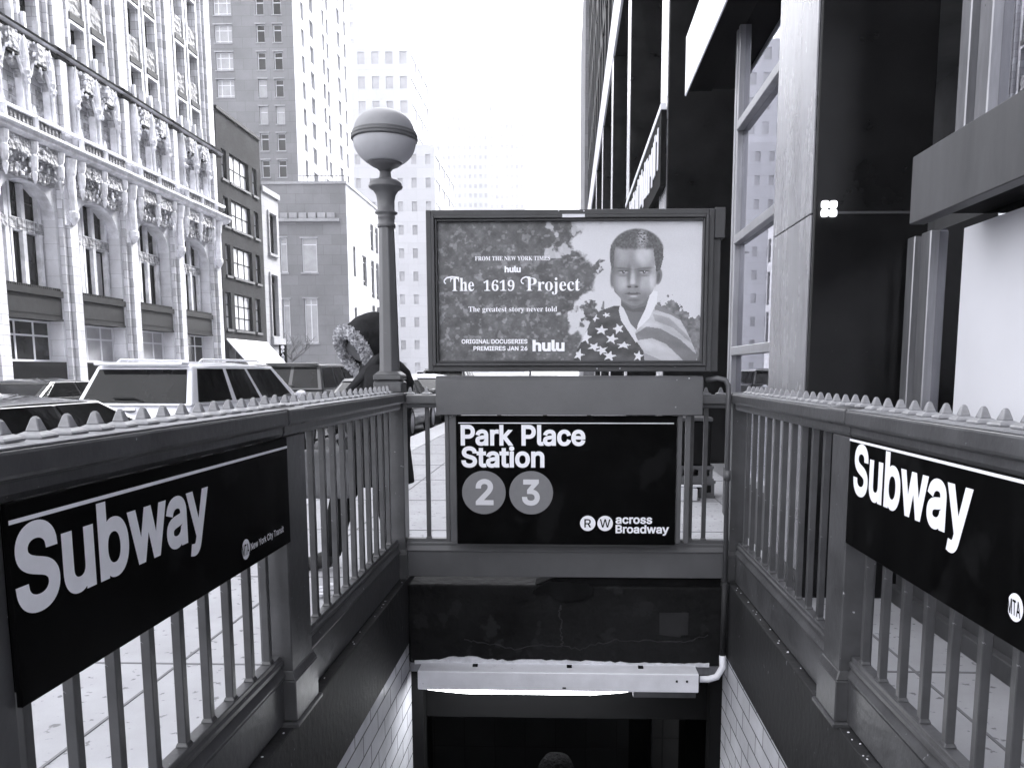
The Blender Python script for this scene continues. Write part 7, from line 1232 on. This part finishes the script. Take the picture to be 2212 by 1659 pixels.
mb = MB(); mb.rings([[(1.14, 8.02, .004), (1.30, 8.0, .004), (1.31, 8.15, .004), (1.15, 8.17, .004)], [(1.14, 8.02, .13), (1.30, 8.0, .12), (1.31, 8.15, .12), (1.15, 8.17, .13)]]); mb.box(1.13, 1.35, 8.03, 8.12, .135, .15)
tag(mb.build('paper_bundle', M['card'], None, bevel=.004), 'white bundle of papers lying in front of the stacked crates', 'paper bundle')
random.seed(31); lt = MB()                     # litter and pale spots on the ledges and the walk
for i in range(46):
    s = random.choice((-1, 1, 1)); y = random.uniform(1.4, 4.7); x = s*(.985+random.uniform(-.01, .012)); lt.ball((x, y, .038), (random.uniform(.002, .006), random.uniform(.002, .007), .002), 6, 4)
lt.build('ledge_specks', M['card']); o = bpy.data.objects['ledge_specks']; tag(o, 'tiny pale specks of litter scattered along the stair ledges', 'litter', kind='stuff')
mb = MB()
for i in range(9): c = Vector((-1.42+random.uniform(-.07, .07), 4.55+random.uniform(-.1, .1), .012)); mb.box(c.x-.02, c.x+.025, c.y-.02, c.y+.02, .004+.004*i, .0075+.004*i)
tag(mb.build('paper_scraps', M['card']), 'crumpled pale paper scraps on the walk behind the left railing', 'litter')
# bare tree by the limestone tower
tr = empty('bare_tree', (-22.4, 66, 0), 'small leafless tree in front of the limestone tower wing', 'tree')
mb = MB(); mb.tube([(-22.4, 66, -.1), (-22.35, 66, 1.2), (-22.45, 66.1, 2.2)], [.10, .08, .065], 8); mb.build('trunk', M['bark'], tr, smooth=True)
mb = MB(); random.seed(17)
def branch(p, d, l, r, k):
    q = p+d*l*.5+Vector((random.uniform(-.1, .1)*l, random.uniform(-.1, .1)*l, .02)); e = p+d*l; mb.tube([p, q, e], [r, r*.8, r*.55], 5)
    if k > 0:
        for _ in range(3): branch(p.lerp(e, random.uniform(.5, 1)), (d+Vector((random.uniform(-.9, .9), random.uniform(-.9, .9), random.uniform(-.25, .6)))).normalized(), l*random.uniform(.55, .8), r*.55, k-1)
for a in range(6): branch(Vector((-22.45, 66.1, 2.0+.05*a)), Vector((math.cos(a*1.05), math.sin(a*1.05), .75)).normalized(), 1.4, .05, 3)
mb.build('branches', M['bark'], tr, smooth=True)
bs = empty('blade_sign', (-19.4, 55.2, 2.3), 'small black vertical blade sign with white letters beside the light stone building', 'sign')
mb = MB(); mb.box(-19.62, -19.10, 55.2, 55.32, 1.62, 3.02); mb.build('panel', M['black_enamel'], bs)
P = lambda x, y: (x, 55.196, y); mb = MB(); disc(mb, P, -19.36, 2.84, .13, 20)
for i, ch in enumerate('PARK'): put_text(mb, ch, 's', P, -19.36, 2.46-.25*i, width=.22, height=.20, off=30, align='c')
mb.build('lettering', M['white_vinyl'], bs)
mb = MB(); mb.box(-19.999, -19.62, 55.24, 55.28, 2.9, 2.94); mb.build('bracket', M['bronze'], bs)
sp = empty('sign_post', (-16.6, 40.2, -.07), 'short grey street post at the far kerb in front of the white awning', 'post')
mb = MB(); mb.lathe((-16.6, 40.2), [(.06, -.07), (.06, .1), (.045, .15), (.045, 2.35), (.03, 2.4)], 10); mb.build('pole', M['panel_grey'], sp); mb = MB(); mb.box(-16.75, -16.45, 40.13, 40.15, 1.7, 2.3); mb.build('plate', M['panel_grey'], sp)
sl2 = empty('street_light', (-3.6, 62, 0), 'far thin street light with a curved arm over the road', 'street lamp')
mb = MB(); mb.tube([(-2.8, 62, 0), (-2.8, 62, 8.6), (-3.6, 62, 9.6), (-9.2, 62, 10.0)], [.09, .07, .05, .04], 8); mb.build('pole', M['metal'], sl2, smooth=True); mb = MB(); mb.ball((-9.8, 62, 9.95), (.75, .22, .12), 12, 6); mb.build('lamp_head', M['metal'], sl2, smooth=True)
# ================================================================== haze
hz_ = MB(); hz_.box(-120, 60, -25, 370, -6, 115)
hm = bpy.data.materials.new('haze_air'); hm.use_nodes = True; t = hm.node_tree; t.nodes.remove(t.nodes['Principled BSDF'])
pv = t.nodes.new('ShaderNodeVolumePrincipled'); pv.inputs['Color'].default_value = (.97, .98, 1, 1); pv.inputs['Density'].default_value = HAZE; pv.inputs['Anisotropy'].default_value = .3
t.links.new(pv.outputs[0], t.nodes['Material Output'].inputs['Volume'])
if HAZE > 0: tag(hz_.build('haze', hm), kind='stuff')
